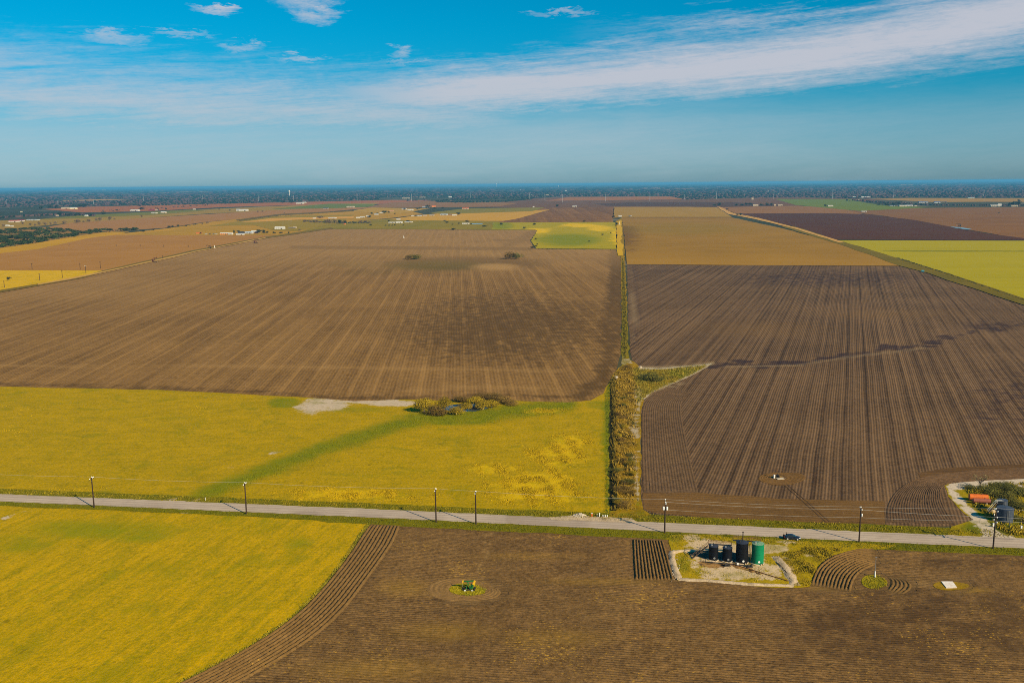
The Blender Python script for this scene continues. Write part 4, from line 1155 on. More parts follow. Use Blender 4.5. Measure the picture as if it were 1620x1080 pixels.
def pipe(label, pts, r, m, z=0.35):
    o = MB().tube(pts, r, 7).build('pipe', m)
    return tag(o, label, 'pipe', 'pipes around the tanks')
yb = min(T1[2] - T1[3], T4[2] - T4[3])
gx = (T3[1] + T3[3] + T4[1] - T4[3]) / 2
pipe('thin upright pipe pair with yellow paint standing between the tall black and green tanks', [(gx - 0.15, T4[2] + 0.4, 0.1), (gx - 0.15, T4[2] + 0.4, 5.2), (gx - 0.05, T4[2] + 0.4, 5.3), (gx + 0.25, T4[2] + 0.4, 5.3), (gx + 0.25, T4[2] + 0.4, 0.1)], 0.07, M_YELLOW)
pipe('rusty pipe lying across the pad from the tanks toward the right-hand berm', [(*G(1149, 893), 0.25), (*G(1170, 896), 0.25), (*G(1196, 904), 0.22), (*G(1225, 913), 0.22), (*G(1246, 919.5), 0.25)], 0.13, M_RUST)
pipe('dark manifold pipe on the ground in front of the tanks', [(*G(1112, 889.5), 0.35), (*G(1135, 891.5), 0.35), (*G(1158, 893.5), 0.35), (*G(1183, 896), 0.35), (*G(1186, 897.5), 0.35)], 0.10, M_DARK)
pipe('short bent pipe standing at the foot of the stairway', [(*G(1116, 891), 0.1), (*G(1116, 891), 1.2), (G(1116, 891)[0] + 0.6, G(1116, 891)[1] + 0.8, 1.3)], 0.07, M_DARK)
pipe('rusty flow line hugging the inside of the right-hand berm', [(*G(1229, 890), 0.3), (*G(1238, 899), 0.3), (*G(1248, 911), 0.3), (*G(1250, 917), 0.3)], 0.12, M_RUST)
for px_, py_, lab in ((1150.5, 895.5, 'small black pump skid in front of the two short tanks'), (1186, 897.2, 'small black valve box in front of the green tank')):
    x_, y_ = G(px_, py_)
    t = thing('pump_skid', lab, 'pump', (x_, y_, 0.1), 0.2)
    MB().box((0, 0, 0.12), (1.7, 0.7, 0.16)).build('skid', M_DARK, t)
    MB().lathe([(0.28, -0.4), (0.3, -0.3), (0.3, 0.3), (0.2, 0.42)], 12, (-0.35, 0, 0.5), 'X').build('motor', M_DARK, t)
    MB().box((0.45, 0, 0.45), (0.5, 0.45, 0.5)).bar((0.45, 0, 0.6), (0.45, 0, 1.05), 0.06).build('pump_body', M_DARK, t)
x_, y_ = G(1167, 895.8)
t = thing('meter_box', 'little pale meter box on legs in front of the tall black tank', 'meter box', (x_, y_, 0.1))
MB().box((0, 0, 0.75), (0.5, 0.35, 0.5)).build('box', M_WHITE, t)
for s in (-0.18, 0.18): MB().bar((s, 0, 0), (s, 0, 0.5), 0.04).build('leg', M_STEEL, t)

# ------------------------------------------------------------------ slender steel pole on the grass island
x_, y_ = G(1384, 913)
t = thing('steel_mast', 'slender grey steel mast with a thick pale foot on the round grass island', 'mast', (x_, y_, 0.1))
MB().bar((0, 0, 0), (0, 0, 1.7), 0.19, 10, 0.16).build('foot', M_WHITE, t)
MB().bar((0, 0, 1.7), (0, 0, 5.6), 0.075, 8, 0.06).build('mast', M_STEEL, t)
MB().bar((-0.25, 0, 5.55), (0.3, 0, 5.7), 0.06, 6).build('cap', M_STEEL, t)

# ------------------------------------------------------------------ concrete slab
sl = [G(1489, 920.5), G(1507, 920.5), G(1514, 930), G(1497, 930.5)]
k = MB()
k.add([(p_[0], p_[1], 0.08) for p_ in sl] + [(p_[0], p_[1], 0.28) for p_ in sl], [(0, 1, 2, 3), (7, 6, 5, 4), (0, 4, 5, 1), (1, 5, 6, 2), (2, 6, 7, 3), (3, 7, 4, 0)])
tag(k.build('concrete_slab', plain_mat('pale_concrete', (0.80, 0.74, 0.68), 0.9, scale=0.7, dirt=(0.55, 0.38, 0.25))), 'pale square concrete slab lying in the ploughed field on dry grass', 'slab')

# ------------------------------------------------------------------ the green and yellow pumping unit
x_, y_ = G(742, 933)
t = thing('pumpjack', 'small green and yellow pumpjack on a round patch of grass in the near field', 'pumpjack', (x_, y_, 0.1), 0.05)
MB().box((0, 0.5, 0.16), (3.3, 0.14, 0.22)).box((0, -0.5, 0.16), (3.3, 0.14, 0.22)).box((-1.2, 0, 0.16), (0.14, 1.0, 0.18)).box((0.2, 0, 0.16), (0.14, 1.0, 0.18)).box((1.4, 0, 0.16), (0.14, 1.0, 0.18)).build('base_frame', M_DARK, t)
for s in (-1.0, 0.9): MB().box((s, -0.72, 0.1), (0.5, 0.35, 0.2)).build('footing', M_WHITE, t)
MB().bar((-0.7, -0.45, 0.25), (-0.35, 0, 2.3), 0.09, 6).bar((-0.7, 0.45, 0.25), (-0.35, 0, 2.3), 0.09, 6).bar((0.35, -0.3, 0.25), (-0.3, 0, 2.3), 0.08, 6).bar((0.35, 0.3, 0.25), (-0.3, 0, 2.3), 0.08, 6).build('samson_post', M_PGREEN, t)
MB().box((-0.2, 0, 2.42), (2.9, 0.2, 0.26), 0, 0, -0.08).build('walking_beam', M_PGREEN, t)
MB().add([(-1.55, -0.14, 2.85), (-1.75, -0.14, 2.4), (-1.7, -0.14, 1.8), (-1.35, -0.14, 2.25), (-1.55, 0.14, 2.85), (-1.75, 0.14, 2.4), (-1.7, 0.14, 1.8), (-1.35, 0.14, 2.25)], [(0, 1, 2, 3), (7, 6, 5, 4), (0, 4, 5, 1), (1, 5, 6, 2), (2, 6, 7, 3), (3, 7, 4, 0)]).build('horse_head', M_YELLOW, t)
MB().box((0.75, 0, 0.85), (0.75, 0.6, 0.85)).lathe([(0.42, -0.34), (0.42, 0.34)], 14, (0.75, 0, 1.1), 'Y').build('gearbox', M_PGREEN, t)
for s in (-0.48, 0.48):
    c_ = MB().box((1.05, s, 1.45), (0.22, 0.1, 1.3), 0, 0, 0.45).build('crank', M_PGREEN, t)
    MB().add([(p_[0], s + (0.09 if q > 4 else -0.09), p_[1]) for q, p_ in enumerate([(1.0, 1.75), (1.55, 1.55), (1.75, 2.2), (1.45, 2.5), (1.1, 2.35)] * 2)], [(0, 1, 2, 3, 4), (9, 8, 7, 6, 5)] + [(i, i + 5, (i + 1) % 5 + 5, (i + 1) % 5) for i in range(5)]).build('counterweight', M_YELLOW, c_)
    MB().bar((1.2, s * 0.9, 1.9), (1.1, s * 0.4, 2.4), 0.05, 6).build('pitman_arm', M_DARK, t)
MB().bar((-1.68, 0, 0.1), (-1.68, 0, 1.9), 0.03, 6).build('polished_rod', M_STEEL, t)
MB().bar((-1.68, 0, 0.0), (-1.68, 0, 0.75), 0.12, 8).bar((-2.0, 0, 0.5), (-1.3, 0, 0.5), 0.08, 6).build('wellhead', M_DARK, t)
MB().box((1.55, 0, 0.55), (0.45, 0.4, 0.5)).build('motor', M_DARK, t)

# ------------------------------------------------------------------ wellhead in the eastern field
x_, y_ = G(1228, 756.5)
t = thing('wellhead', 'dark wellhead with a tall stem and white drum in the eastern ploughed field', 'wellhead', (x_, y_, 0.2))
MB().box((0.45, 0, 0.45), (1.3, 0.8, 0.9)).lathe([(0.4, -0.4), (0.4, 0.4)], 12, (0.45, 0, 0.95), 'Y').build('pump_housing', M_DARK, t)
MB().lathe([(0.34, 0), (0.34, 1.15), (0.28, 1.2)], 14, (-0.75, -0.1, 0)).build('drum', M_WHITE, t)
MB().bar((0.35, 0.3, 0.8), (0.25, 0.3, 2.6), 0.10, 8, 0.08).build('stem', M_DARK, t)
MB().box((0.25, 0.3, 2.65), (0.75, 0.22, 0.22)).build('stem_head', M_RUST, t)
x_, y_ = G(1234, 757.5)
tag(MB().box((0, 0, 0.1), (2.6, 1.6, 0.2)).build('concrete_slab', M_CONC, loc=(x_, y_, 0.12), rz=0.3), 'small pale concrete pad beside the wellhead in the eastern field', 'slab')

# ------------------------------------------------------------------ tanks and junk in the right-hand plot
def lying_tank(px, py_base, len_px, dia, m, label, end_m):
    x_, y_ = G(px, py_base)
    L = len_px * mpp(px, py_base)
    t = thing('fuel_tank', label, 'horizontal tank', (x_, y_, 0.1), -0.06, 'horizontal tanks on the weedy plot')
    r = dia / 2
    zc = 0.35 + r
    MB().lathe([(r, -L / 2), (r, -L / 6 - 0.03), (r + 0.02, -L / 6 - 0.03), (r + 0.02, -L / 6 + 0.03), (r, -L / 6 + 0.03), (r, L / 6 - 0.03), (r + 0.02, L / 6 - 0.03), (r + 0.02, L / 6 + 0.03), (r, L / 6 + 0.03), (r, L / 2)], 28, (0, 0, zc), 'X').build('shell', m, t)
    for s in (-1, 1):
        MB().lathe([(r * 0.995, 0), (r * 0.8, s * 0.1), (r * 0.4, s * 0.17), (0.05, s * 0.19)], 28, (s * (L / 2 + 0.002), 0, zc), 'X').build('end_cap', end_m, t)
        MB().box((s * L * 0.3, 0, 0.22), (0.35, r * 1.6, 0.44)).build('saddle', M_CONC, t)
    MB().lathe([(0.22, 0), (0.22, 0.25), (0.1, 0.3)], 12, (L * 0.2, 0, zc + r - 0.03)).build('filler_cap', M_DRED, t)
lying_tank(1547.5, 792.5, 27, 2.0, M_ORANGE, 'bright rusty orange horizontal tank, the rear one of two', M_ORANGE)
lying_tank(1552.5, 797.0, 25, 1.45, M_DRED, 'dusty dark red horizontal tank, the front one of two, on pale saddles', M_DRED)

def farm_tank(px, py_bottom, wid_px, h, label, cone):
    fx, fy = G(px, py_bottom)
    r = wid_px * mpp(px, py_bottom) / 2
    d = np.array([fx, fy]) / math.hypot(fx, fy)
    t = thing('storage_tank', label, 'storage tank', (fx + d[0] * r, fy + d[1] * r, 0.1), 0, 'blue-grey tanks on the weedy plot')
    prof = [(r, 0)]
    for q in range(1, 7): prof += [(r, h * q / 7 - 0.02), (r + 0.03, h * q / 7), (r, h * q / 7 + 0.02)]
    MB().lathe(prof + [(r, h)], 40).build('shell', M_BLUETANK, t)
    MB().lathe([(r + 0.06, h + 0.002), (r * 0.5, h + cone * 0.5), (0.25, h + cone)], 40).build('roof', M_BLUETANK, t)
    k = MB()
    for s in (-0.22, 0.22): k.bar((s, -r - 0.12, 0.1), (s, -r - 0.12, h), 0.035, 6)
    for q in range(12): k.bar((-0.22, -r - 0.12, 0.3 + q * h / 13), (0.22, -r - 0.12, 0.3 + q * h / 13), 0.025, 5)
    k.build('ladder', M_STEEL, t)
    return fx, fy, r
A1 = farm_tank(1588.5, 828.0, 24.5, 4.3, 'larger blue-grey vertical tank standing in front on the weedy plot', 0.25)
A2 = farm_tank(1584.5, 812, 15.0, 4.0, 'smaller blue-grey vertical tank half hidden behind the larger one', 0.2)
x_, y_ = G(1562, 812)
t = thing('stairway', 'short brown stairway and platform left of the blue-grey tanks', 'stairs', (x_, y_, 0.1), 0.12)
for s in (-0.4, 0.4):
    MB().bar((0, s, 0), (2.6, s, 3.4), 0.10, 6).build('stringer', M_BROWNWOOD, t)
    MB().bar((0, s, 0.9), (2.6, s, 4.3), 0.05, 6).bar((2.6, s, 4.3), (4.6, s, 4.3), 0.05, 6).bar((2.6, s, 3.4), (2.6, s, 4.3), 0.05, 6).build('handrail', M_WHITE, t)
st2 = MB().box((0, 0, 0), (0.24, 0.78, 0.05)).mesh('step')
for q in range(12): link_mesh('step', st2, M_BROWNWOOD, t, (2.6 * (q + 0.5) / 12, 0, 3.4 * (q + 0.5) / 12))
MB().box((3.6, 0, 3.4), (2.0, 0.9, 0.12)).build('platform', M_DARK, t)
for q in (2.8, 4.4): MB().bar((q, 0, 0), (q, 0, 3.35), 0.09, 6).build('support_post', M_DARK, t)
x_, y_ = G(1571, 811)
k = MB().lathe([(1.25, 0), (1.1, 0.35), (0.7, 0.8), (0.2, 1.05)], 12)
tag(k.build('sand_pile', plain_mat('pale_sand', (0.58, 0.43, 0.25), 0.95, var=0.2, bump=0.1), loc=(x_, y_, 0.1)), 'pale heap of sand under the brown stairway', 'sand pile')
for px_, py_, h_, lab in ((1597, 833, 1.9, 'thin pale post in front of the blue-grey tanks, farther from the road'), (1550, 826, 1.5, 'thin bent post beside the gravel track on the right'), (1617, 829, 2.6, 'dark post at the right edge beside the white meter box')):
    x_, y_ = G(px_, py_)
    t = thing('post', lab, 'post', (x_, y_, 0.1))
    MB().bar((0, 0, 0), (0.04, 0, h_), 0.07, 6).build('shaft', M_STEEL if py_ != 829 else M_POLE, t)
    MB().box((0.04, 0, h_ + 0.03), (0.16, 0.16, 0.06)).build('cap', M_STEEL, t)
for px_, py_, lab in ((1615.5, 838, 'white meter box near the right edge by the road'), (1571.5, 834, 'small pale box in the grass left of the blue-grey tanks')):
    x_, y_ = G(px_, py_)
    t = thing('meter_box', lab, 'meter box', (x_, y_, 0.1))
    MB().box((0, 0, 0.75), (0.42, 0.35, 0.9)).build('box', M_WHITE, t)
    MB().box((0, 0, 0.15), (0.2, 0.2, 0.3)).build('pedestal', M_STEEL, t)
    MB().box((0, 0.02, 1.23), (0.5, 0.45, 0.06)).build('lid', M_WHITE, t)

# ------------------------------------------------------------------ pipe markers and rubble where the ditch meets the road
def marker(px_, py_, h_, r_, m_, lab):
    x_, y_ = G(px_, py_)
    t = thing('marker_post', lab, 'marker post', (x_, y_, 0.1), 0, 'marker posts by the culvert')
    MB().bar((0, 0, 0), (0, 0, h_), r_, 8).build('shaft', m_, t)
    MB().lathe([(r_ * 1.25, 0), (r_ * 1.25, 0.12), (r_ * 0.5, 0.2)], 8, (0, 0, h_)).build('cap', M_WHITE, t)
marker(936.2, 817, 0.95, 0.20, M_ORANGEMARK, 'stubby orange marker post by the culvert at the road')
marker(944.6, 818, 1.0, 0.07, M_STEEL, 'thin grey marker post next to the orange one')
marker(948.3, 817.2, 1.05, 0.16, M_WHITE, 'tallest white marker post by the culvert')
for px_, lab in ((953.7, 'short white marker post right after the tall white one'), (957.3, 'middle one of the three short white marker posts'), (960.6, 'short white marker post nearest the ditch')):
    marker(px_, 817.8, 0.45, 0.16, M_WHITE, lab)
x_, y_ = G(325, 791.5)
t = thing('marker_post', 'small pale marker stake on the far verge near the second pole', 'marker post', (x_, y_, 0.1))
MB().bar((0, 0, 0), (0, 0, 0.8), 0.07, 6).build('shaft', M_WHITE, t)
MB().box((0, 0, 0.9), (0.16, 0.05, 0.25)).build('plate', M_WHITE, t)


def stones(label, spots, m, name='rubble_pile'):
    V, Fc = [], []
    base = bmesh.new()
    bmesh.ops.create_icosphere(base, subdivisions=1, radius=1.0)
    bv = np.array([v.co[:] for v in base.verts])
    bf = np.array([[v.index for v in f.verts] for f in base.faces])
    base.free()
    for (x_, y_, z_, s_) in spots:
        sc = s_ * (0.6 + 0.8 * rng.random(3)) * np.array([1, 1, 0.7])
        q = bv * (0.8 + 0.4 * rng.random((len(bv), 1))) * sc
        Fc.append(bf + sum(len(v) for v in V))
        V.append(q + (x_, y_, z_))
    o = link_mesh(name, np_mesh(name, np.vstack(V), np.vstack(Fc)), m)
    o['kind'] = 'stuff'
    return tag(o, label, 'rubble')
sp = []
cx_, cy_ = G(917, 816)
for q in range(120):
    a_, r_ = rng.random() * 6.28, rng.random() ** 0.6
    sp.append((cx_ + math.cos(a_) * r_ * 2.2, cy_ + math.sin(a_) * r_ * 1.5, 0.12 + (1 - r_) * 0.75, 0.14 + 0.22 * rng.random()))
stones('grey-tan heap of broken stone at the edge of the gravel driveway', sp, M_CONC)
sp = []
for q in range(40):
    px_ = rng.uniform(1226, 1257)
    x_, y_ = G(px_ + rng.normal(0, 2), 882 + (px_ - 1226) * 1.35 + rng.normal(0, 2))
    sp.append((x_, y_, 0.3, 0.08 + 0.14 * rng.random()))
for q in range(24):
    x_, y_ = G(rng.uniform(1062, 1078), rng.uniform(870, 920))
    sp.append((x_, y_, 0.25, 0.08 + 0.16 * rng.random()))
stones('scattered pale stones along the earth berm round the tanks', sp, M_CONC, 'loose_stones')

# culvert pipe ends
for px_, py_, lab in ((975, 599, 'pale culvert pipe end at the head of the ditch'), (1013, 583, 'small white pipe end in the grass beside the large bush')):
    x_, y_ = G(px_, py_)
    t = thing('culvert', lab, 'culvert pipe', (x_, y_, 0.1))
    MB().lathe([(0.62, -1.0), (0.66, 1.0), (0.58, 1.01), (0.55, -0.9)], 16, (0, 0, 0.6), 'Y').build('pipe', M_CONC, t)
    MB().box((0, 0.7, 0.6), (2.0, 0.25, 1.2)).build('headwall', M_CONC, t)

# ------------------------------------------------------------------ parked car
x_, y_ = G(1254.2, 855.0)
ROADDIR = math.atan2(G(1400, 852)[1] - G(1100, 838)[1], G(1400, 852)[0] - G(1100, 838)[0])
M_CAR = plain_mat('dark_blue_car_paint', (0.012, 0.016, 0.030), 0.22, var=0.05, spec=0.7)
M_GLASS = plain_mat('tinted_glass', (0.02, 0.035, 0.045), 0.05, var=0.0, spec=0.9)
M_TYRE = plain_mat('tyre_rubber', (0.015, 0.015, 0.015), 0.9)
M_RIM = plain_mat('alloy_rim', (0.75, 0.75, 0.72), 0.35, metal=0.3)
M_LAMP = plain_mat('headlight_lens', (0.75, 0.78, 0.8), 0.1, var=0.0, spec=0.8)
M_TAIL = plain_mat('tail_light_lens', (0.35, 0.01, 0.01), 0.2, var=0.0)
yc = y_ + 0.95
car = thing('parked_car', 'dark blue-black sedan parked on the road edge near the tanks', 'car', (x_, yc, 0.16), ROADDIR - 0.05)
# body: stations along the length, (x, half width, sill z, shoulder z, hood/roof-less top z)
stn = [(-2.38, 0.62, 0.42, 0.70, 0.80), (-2.30, 0.80, 0.30, 0.82, 0.97), (-1.75, 0.90, 0.22, 0.88, 1.02), (-0.9, 0.92, 0.20, 0.88, 0.98), (0.3, 0.92, 0.20, 0.86, 0.95), (1.0, 0.91, 0.20, 0.82, 0.93), (1.7, 0.88, 0.22, 0.74, 0.84), (2.2, 0.80, 0.28, 0.64, 0.72), (2.40, 0.62, 0.36, 0.54, 0.58)]
V, Fc = [], []
for (sx, hw, z0_, z1_, z2_) in stn:
    V += [(sx, -hw * 0.9, z0_), (sx, -hw, (z0_ + z1_) / 2), (sx, -hw * 0.96, z1_), (sx, -hw * 0.75, z2_), (sx, 0, z2_ + 0.03), (sx, hw * 0.75, z2_), (sx, hw * 0.96, z1_), (sx, hw, (z0_ + z1_) / 2), (sx, hw * 0.9, z0_)]
for a_ in range(len(stn) - 1):
    for b_ in range(8):
        Fc.append((a_ * 9 + b_, a_ * 9 + b_ + 1, (a_ + 1) * 9 + b_ + 1, (a_ + 1) * 9 + b_))
    Fc.append((a_ * 9 + 8, a_ * 9, (a_ + 1) * 9, (a_ + 1) * 9 + 8))
Fc.append(tuple(range(8, -1, -1)))
Fc.append(tuple(range((len(stn) - 1) * 9, len(stn) * 9)))
k = MB().add(V, Fc)
k.build('body', M_CAR, car, True)
# cabin
cb = [(-1.85, 0.62, 0.98), (-1.15, 0.58, 1.40), (-0.3, 0.58, 1.46), (0.25, 0.57, 1.40), (1.05, 0.66, 0.94)]
rf = MB()
rf.add([(-1.15, -0.58, 1.40), (-0.3, -0.58, 1.46), (0.25, -0.57, 1.40), (0.25, 0.57, 1.40), (-0.3, 0.58, 1.46), (-1.15, 0.58, 1.40), (-1.15, -0.58, 1.34), (-0.3, -0.58, 1.40), (0.25, -0.57, 1.34), (0.25, 0.57, 1.34), (-0.3, 0.58, 1.40), (-1.15, 0.58, 1.34)],
       [(0, 1, 4, 5), (1, 2, 3, 4), (11, 10, 7, 6), (10, 9, 8, 7), (0, 6, 7, 1), (1, 7, 8, 2), (2, 8, 9, 3), (3, 9, 10, 4), (4, 10, 11, 5), (5, 11, 6, 0)])
rf.build('roof', M_CAR, car)
def quad_glass(name, pts, m):
    c_ = np.mean(pts, 0)
    nn_ = np.cross(np.subtract(pts[1], pts[0]), np.subtract(pts[2], pts[0]))
    nn_ = nn_ / np.linalg.norm(nn_) * 0.02
    p2 = [tuple(np.add(p_, nn_)) for p_ in pts]
    kk = len(pts)
    return MB().add(list(pts) + p2, [tuple(range(kk - 1, -1, -1)), tuple(range(kk, 2 * kk))] + [(i, (i + 1) % kk, (i + 1) % kk + kk, i + kk) for i in range(kk)]).build(name, m, car)
quad_glass('windshield', [(1.02, -0.62, 0.96), (1.02, 0.62, 0.96), (0.27, 0.54, 1.38), (0.27, -0.54, 1.38)], M_GLASS)
quad_glass('rear_window', [(-1.83, 0.60, 1.00), (-1.83, -0.60, 1.00), (-1.17, -0.55, 1.38), (-1.17, 0.55, 1.38)], M_GLASS)
for s in (-1, 1):
    quad_glass('side_window', [(-1.62, s * 0.66, 1.01), (0.86, s * 0.67, 0.98), (0.22, s * 0.585, 1.37), (-0.3, s * 0.595, 1.42), (-1.12, s * 0.595, 1.37)], M_GLASS)
    d_ = MB().box((0.25, s * 0.925, 0.58), (1.05, 0.03, 0.55)).build('door', M_CAR, car)
    MB().box((-0.15, s * 0.95, 0.78), (0.2, 0.03, 0.04)).build('handle', M_STEEL, d_)
    d_ = MB().box((-0.82, s * 0.925, 0.58), (0.95, 0.03, 0.55)).build('door', M_CAR, car)
    MB().box((-1.15, s * 0.95, 0.78), (0.2, 0.03, 0.04)).build('handle', M_STEEL, d_)
    MB().box((0.75, s * 1.0, 0.98), (0.14, 0.2, 0.13)).build('wing_mirror', M_CAR, car)
    MB().box((2.20, s * 0.62, 0.63), (0.26, 0.30, 0.13), s * -0.35).build('headlight', M_LAMP, car)
    MB().box((-2.31, s * 0.66, 0.80), (0.14, 0.30, 0.14), s * 0.3).build('tail_light', M_TAIL, car)
    for wx in (-1.42, 1.42):
        wh = MB().lathe([(0.20, -0.11), (0.33, -0.11), (0.35, -0.06), (0.35, 0.06), (0.33, 0.11), (0.20, 0.11)], 22, (wx, s * 0.86, 0.33), 'Y').build('wheel', M_TYRE, car)
        MB().lathe([(0.225, -0.02), (0.225, 0.035), (0.06, 0.05)] if s > 0 else [(0.225, 0.02), (0.225, -0.035), (0.06, -0.05)], 16, (wx, s * 0.955, 0.33), 'Y').build('rim', M_RIM, wh)

# ------------------------------------------------------------------ two people standing behind the car
def person(px_, py_, rz, label, shirt, trouser, skin, hair, raise_arms):
    x_, y_ = G(px_, py_)
    t = thing('person', label, 'person', (x_, y_, 0.14), rz, 'people standing by the car')
    vs_, es_, rad = [], [], []
    def v(p, r, par=None):
        vs_.append(p)
        rad.append(r)
        if par is not None: es_.append((par, len(vs_) - 1))
        return len(vs_) - 1
    pel = v((0, 0, 0.96), 0.135)
    wst = v((0, 0.0, 1.12), 0.125, pel)
    chs = v((0, 0.01, 1.34), 0.155, wst)
    nkb = v((0, 0.0, 1.48), 0.075, chs)
    nk = v((0, 0.01, 1.54), 0.055, nkb)
    hd = v((0, 0.025, 1.63), 0.085, nk)
    v((0, 0.02, 1.74), 0.078, hd)
    hands = []
    for s in (-1, 1):
        hp = v((s * 0.10, 0, 0.90), 0.092, pel)
        kn = v((s * 0.115, 0.015, 0.50), 0.060, hp)
        an = v((s * 0.12, -0.01, 0.10), 0.042, kn)
        v((s * 0.13, 0.14, 0.04), 0.040, an)
        sh = v((s * 0.19, 0, 1.42), 0.062, chs)
        if raise_arms:
            eb = v((s * 0.27, 0.05, 1.18), 0.045, sh)
            wr = v((s * 0.12, 0.27, 1.22), 0.032, eb)
            hands.append((s, wr, np.array([s * 0.12, 0.27, 1.22]), np.array([-s * 0.3, 0.9, 0.1])))
        else:
            eb = v((s * 0.27, -0.02, 1.14), 0.045, sh)
            wr = v((s * 0.29, 0.06, 0.90), 0.032, eb)
            hands.append((s, wr, np.array([s * 0.29, 0.06, 0.90]), np.array([0, 0.25, -0.97])))
        s_, wr, wp, dr = hands[-1]
        pm = v(tuple(wp + dr * 0.09), 0.034, wr)
        side = np.cross(dr, (0, 1, 0) if not raise_arms else (0, 0, 1))
        side = side / np.linalg.norm(side)
        for q, ln in zip((-1.5, -0.5, 0.5, 1.5), (0.065, 0.08, 0.076, 0.055)):
            f1_ = v(tuple(wp + dr * 0.12 + side * q * 0.021), 0.0105, pm)
            f2_ = v(tuple(wp + dr * (0.12 + ln * 0.6) + side * q * 0.023 + np.array([0, 0.005, -0.004])), 0.0095, f1_)
            v(tuple(wp + dr * (0.12 + ln) + side * q * 0.022 + np.array([0, 0.02, -0.012])), 0.008, f2_)
        th = v(tuple(wp + dr * 0.05 - side * 0.045), 0.013, pm)
        v(tuple(wp + dr * 0.10 - side * 0.062), 0.010, th)
    me_ = bpy.data.meshes.new('body')
    me_.from_pydata(vs_, es_, [])
    ob = link_mesh('body', me_, skin, t)
    md = ob.modifiers.new('skin', 'SKIN')
    for i_, r_ in enumerate(rad): me_.skin_vertices[0].data[i_].radius = (r_, r_)
    me_.skin_vertices[0].data[0].use_root = True
    sb = ob.modifiers.new('smooth', 'SUBSURF')
    sb.levels = sb.render_levels = 1
    # clothes and hair
    MB().lathe([(0.165, 1.00), (0.175, 1.12), (0.20, 1.30), (0.205, 1.40), (0.13, 1.49), (0.07, 1.52)], 14).build('shirt', shirt, t).scale = (1.12, 0.85, 1)
    for (s, wr, wp, dr) in hands:
        sh_ = Vector((s * 0.19, 0, 1.43))
        eb_ = Vector((s * 0.27, 0.05, 1.18)) if raise_arms else Vector((s * 0.27, -0.02, 1.14))
        MB().bar(sh_, eb_, 0.080, 10, 0.062).build('sleeve', shirt, t)
        MB().tube([(s * 0.095, 0, 0.99), (s * 0.11, 0.005, 0.75), (s * 0.117, 0.015, 0.5), (s * 0.12, 0, 0.10)], [0.122, 0.105, 0.078, 0.068], 10).build('trouser_leg', trouser, t)
        MB().box((s * 0.13, 0.06, 0.045), (0.10, 0.27, 0.09)).build('shoe', M_DARK, t)
        MB().lathe([(0.012, -0.006), (0.014, 0.0), (0.01, 0.008)], 8, (s * 0.032, 0.112, 1.665), 'Y').build('eye', M_DARK, t)
        MB().box((s * 0.088, 0.02, 1.65), (0.02, 0.04, 0.06)).build('ear', skin, t)
    MB().lathe([(0.012, -0.01), (0.016, 0), (0.006, 0.03)], 8, (0, 0.112, 1.635), 'Y').build('nose', skin, t)
    MB().box((0, 0.108, 1.59), (0.05, 0.012, 0.012)).build('mouth', M_DRED, t)
    MB().lathe([(0.098, 1.66), (0.102, 1.71), (0.09, 1.77), (0.05, 1.81), (0.01, 1.82)], 14, (0, -0.012, 0)).build('hair', hair, t)
    if raise_arms:
        MB().box((0, 0.36, 1.24), (0.20, 0.10, 0.05)).build('controller', M_DARK, t)
M_SKIN = plain_mat('skin', (0.42, 0.25, 0.17), 0.6, var=0.03)
M_HAIR = plain_mat('dark_hair', (0.015, 0.010, 0.008), 0.7)
M_CLOTHD = plain_mat('dark_cloth', (0.013, 0.013, 0.016), 0.9)
M_CLOTHB = plain_mat('black_shirt', (0.012, 0.011, 0.012), 0.9)
person(1239.8, 853.0, -0.5, 'person in dark clothes standing clear of the car, nearest the tank pad', M_CLOTHD, M_CLOTHD, M_SKIN, M_HAIR, False)
person(1244.0, 851.3, -0.9, 'person in black behind the rear of the car with both forearms raised', M_CLOTHB, M_CLOTHD, M_SKIN, M_HAIR, True)

# ================================================================== PLANTS
def leaf_cloud(lobes, n_, size, c_lo, c_hi, seed, flat=0.0, shell=0.55):
    """small leaf-clump faces spread through the crown's volume"""
    r_ = np.random.default_rng(seed)
    L = np.array(lobes, float)
    wts = (L[:, 3] * L[:, 4] * L[:, 5]) ** (2 / 3)
    idx = r_.choice(len(L), n_, p=wts / wts.sum())
    d = r_.normal(size=(n_, 3))
    d /= np.linalg.norm(d, axis=1)[:, None]
    rad = shell + (1 - shell) * r_.random(n_) ** 0.5
    rad *= 0.85 + 0.3 * r_.random(n_)
    c = L[idx, :3] + d * L[idx, 3:6] * rad[:, None]
    c[:, 2] = np.maximum(c[:, 2], 0.02)
    nrm = d * 0.7 + r_.normal(size=(n_, 3)) * 0.6 + np.array([0, 0, 0.3])
    nrm /= np.linalg.norm(nrm, axis=1)[:, None]
    t1 = np.cross(nrm, r_.normal(size=(n_, 3)))
    t1 /= np.linalg.norm(t1, axis=1)[:, None]
    t2 = np.cross(nrm, t1)
    s = size * (0.6 + 0.8 * r_.random((n_, 1)))
    q = np.stack([c - t1 * s - t2 * s * 0.5, c + t1 * s * 0.3 - t2 * s * 0.7, c + t1 * s + t2 * s * 0.4, c - t1 * s * 0.4 + t2 * s * 0.8], 1).reshape(-1, 3)
    f = np.arange(4 * n_).reshape(n_, 4)
    lob_t = r_.random(len(L))[idx]
    k = np.clip(0.55 * lob_t + 0.45 * r_.random(n_), 0, 1)[:, None]
    col = np.array(c_lo) * (1 - k) + np.array(c_hi) * k
    return q, f, np.repeat(col, 4, 0)


def limb_mesh(name, spec):
    k = MB()
    for pts, rr in spec: k.tube(pts, rr, 6)
    return k.mesh(name)


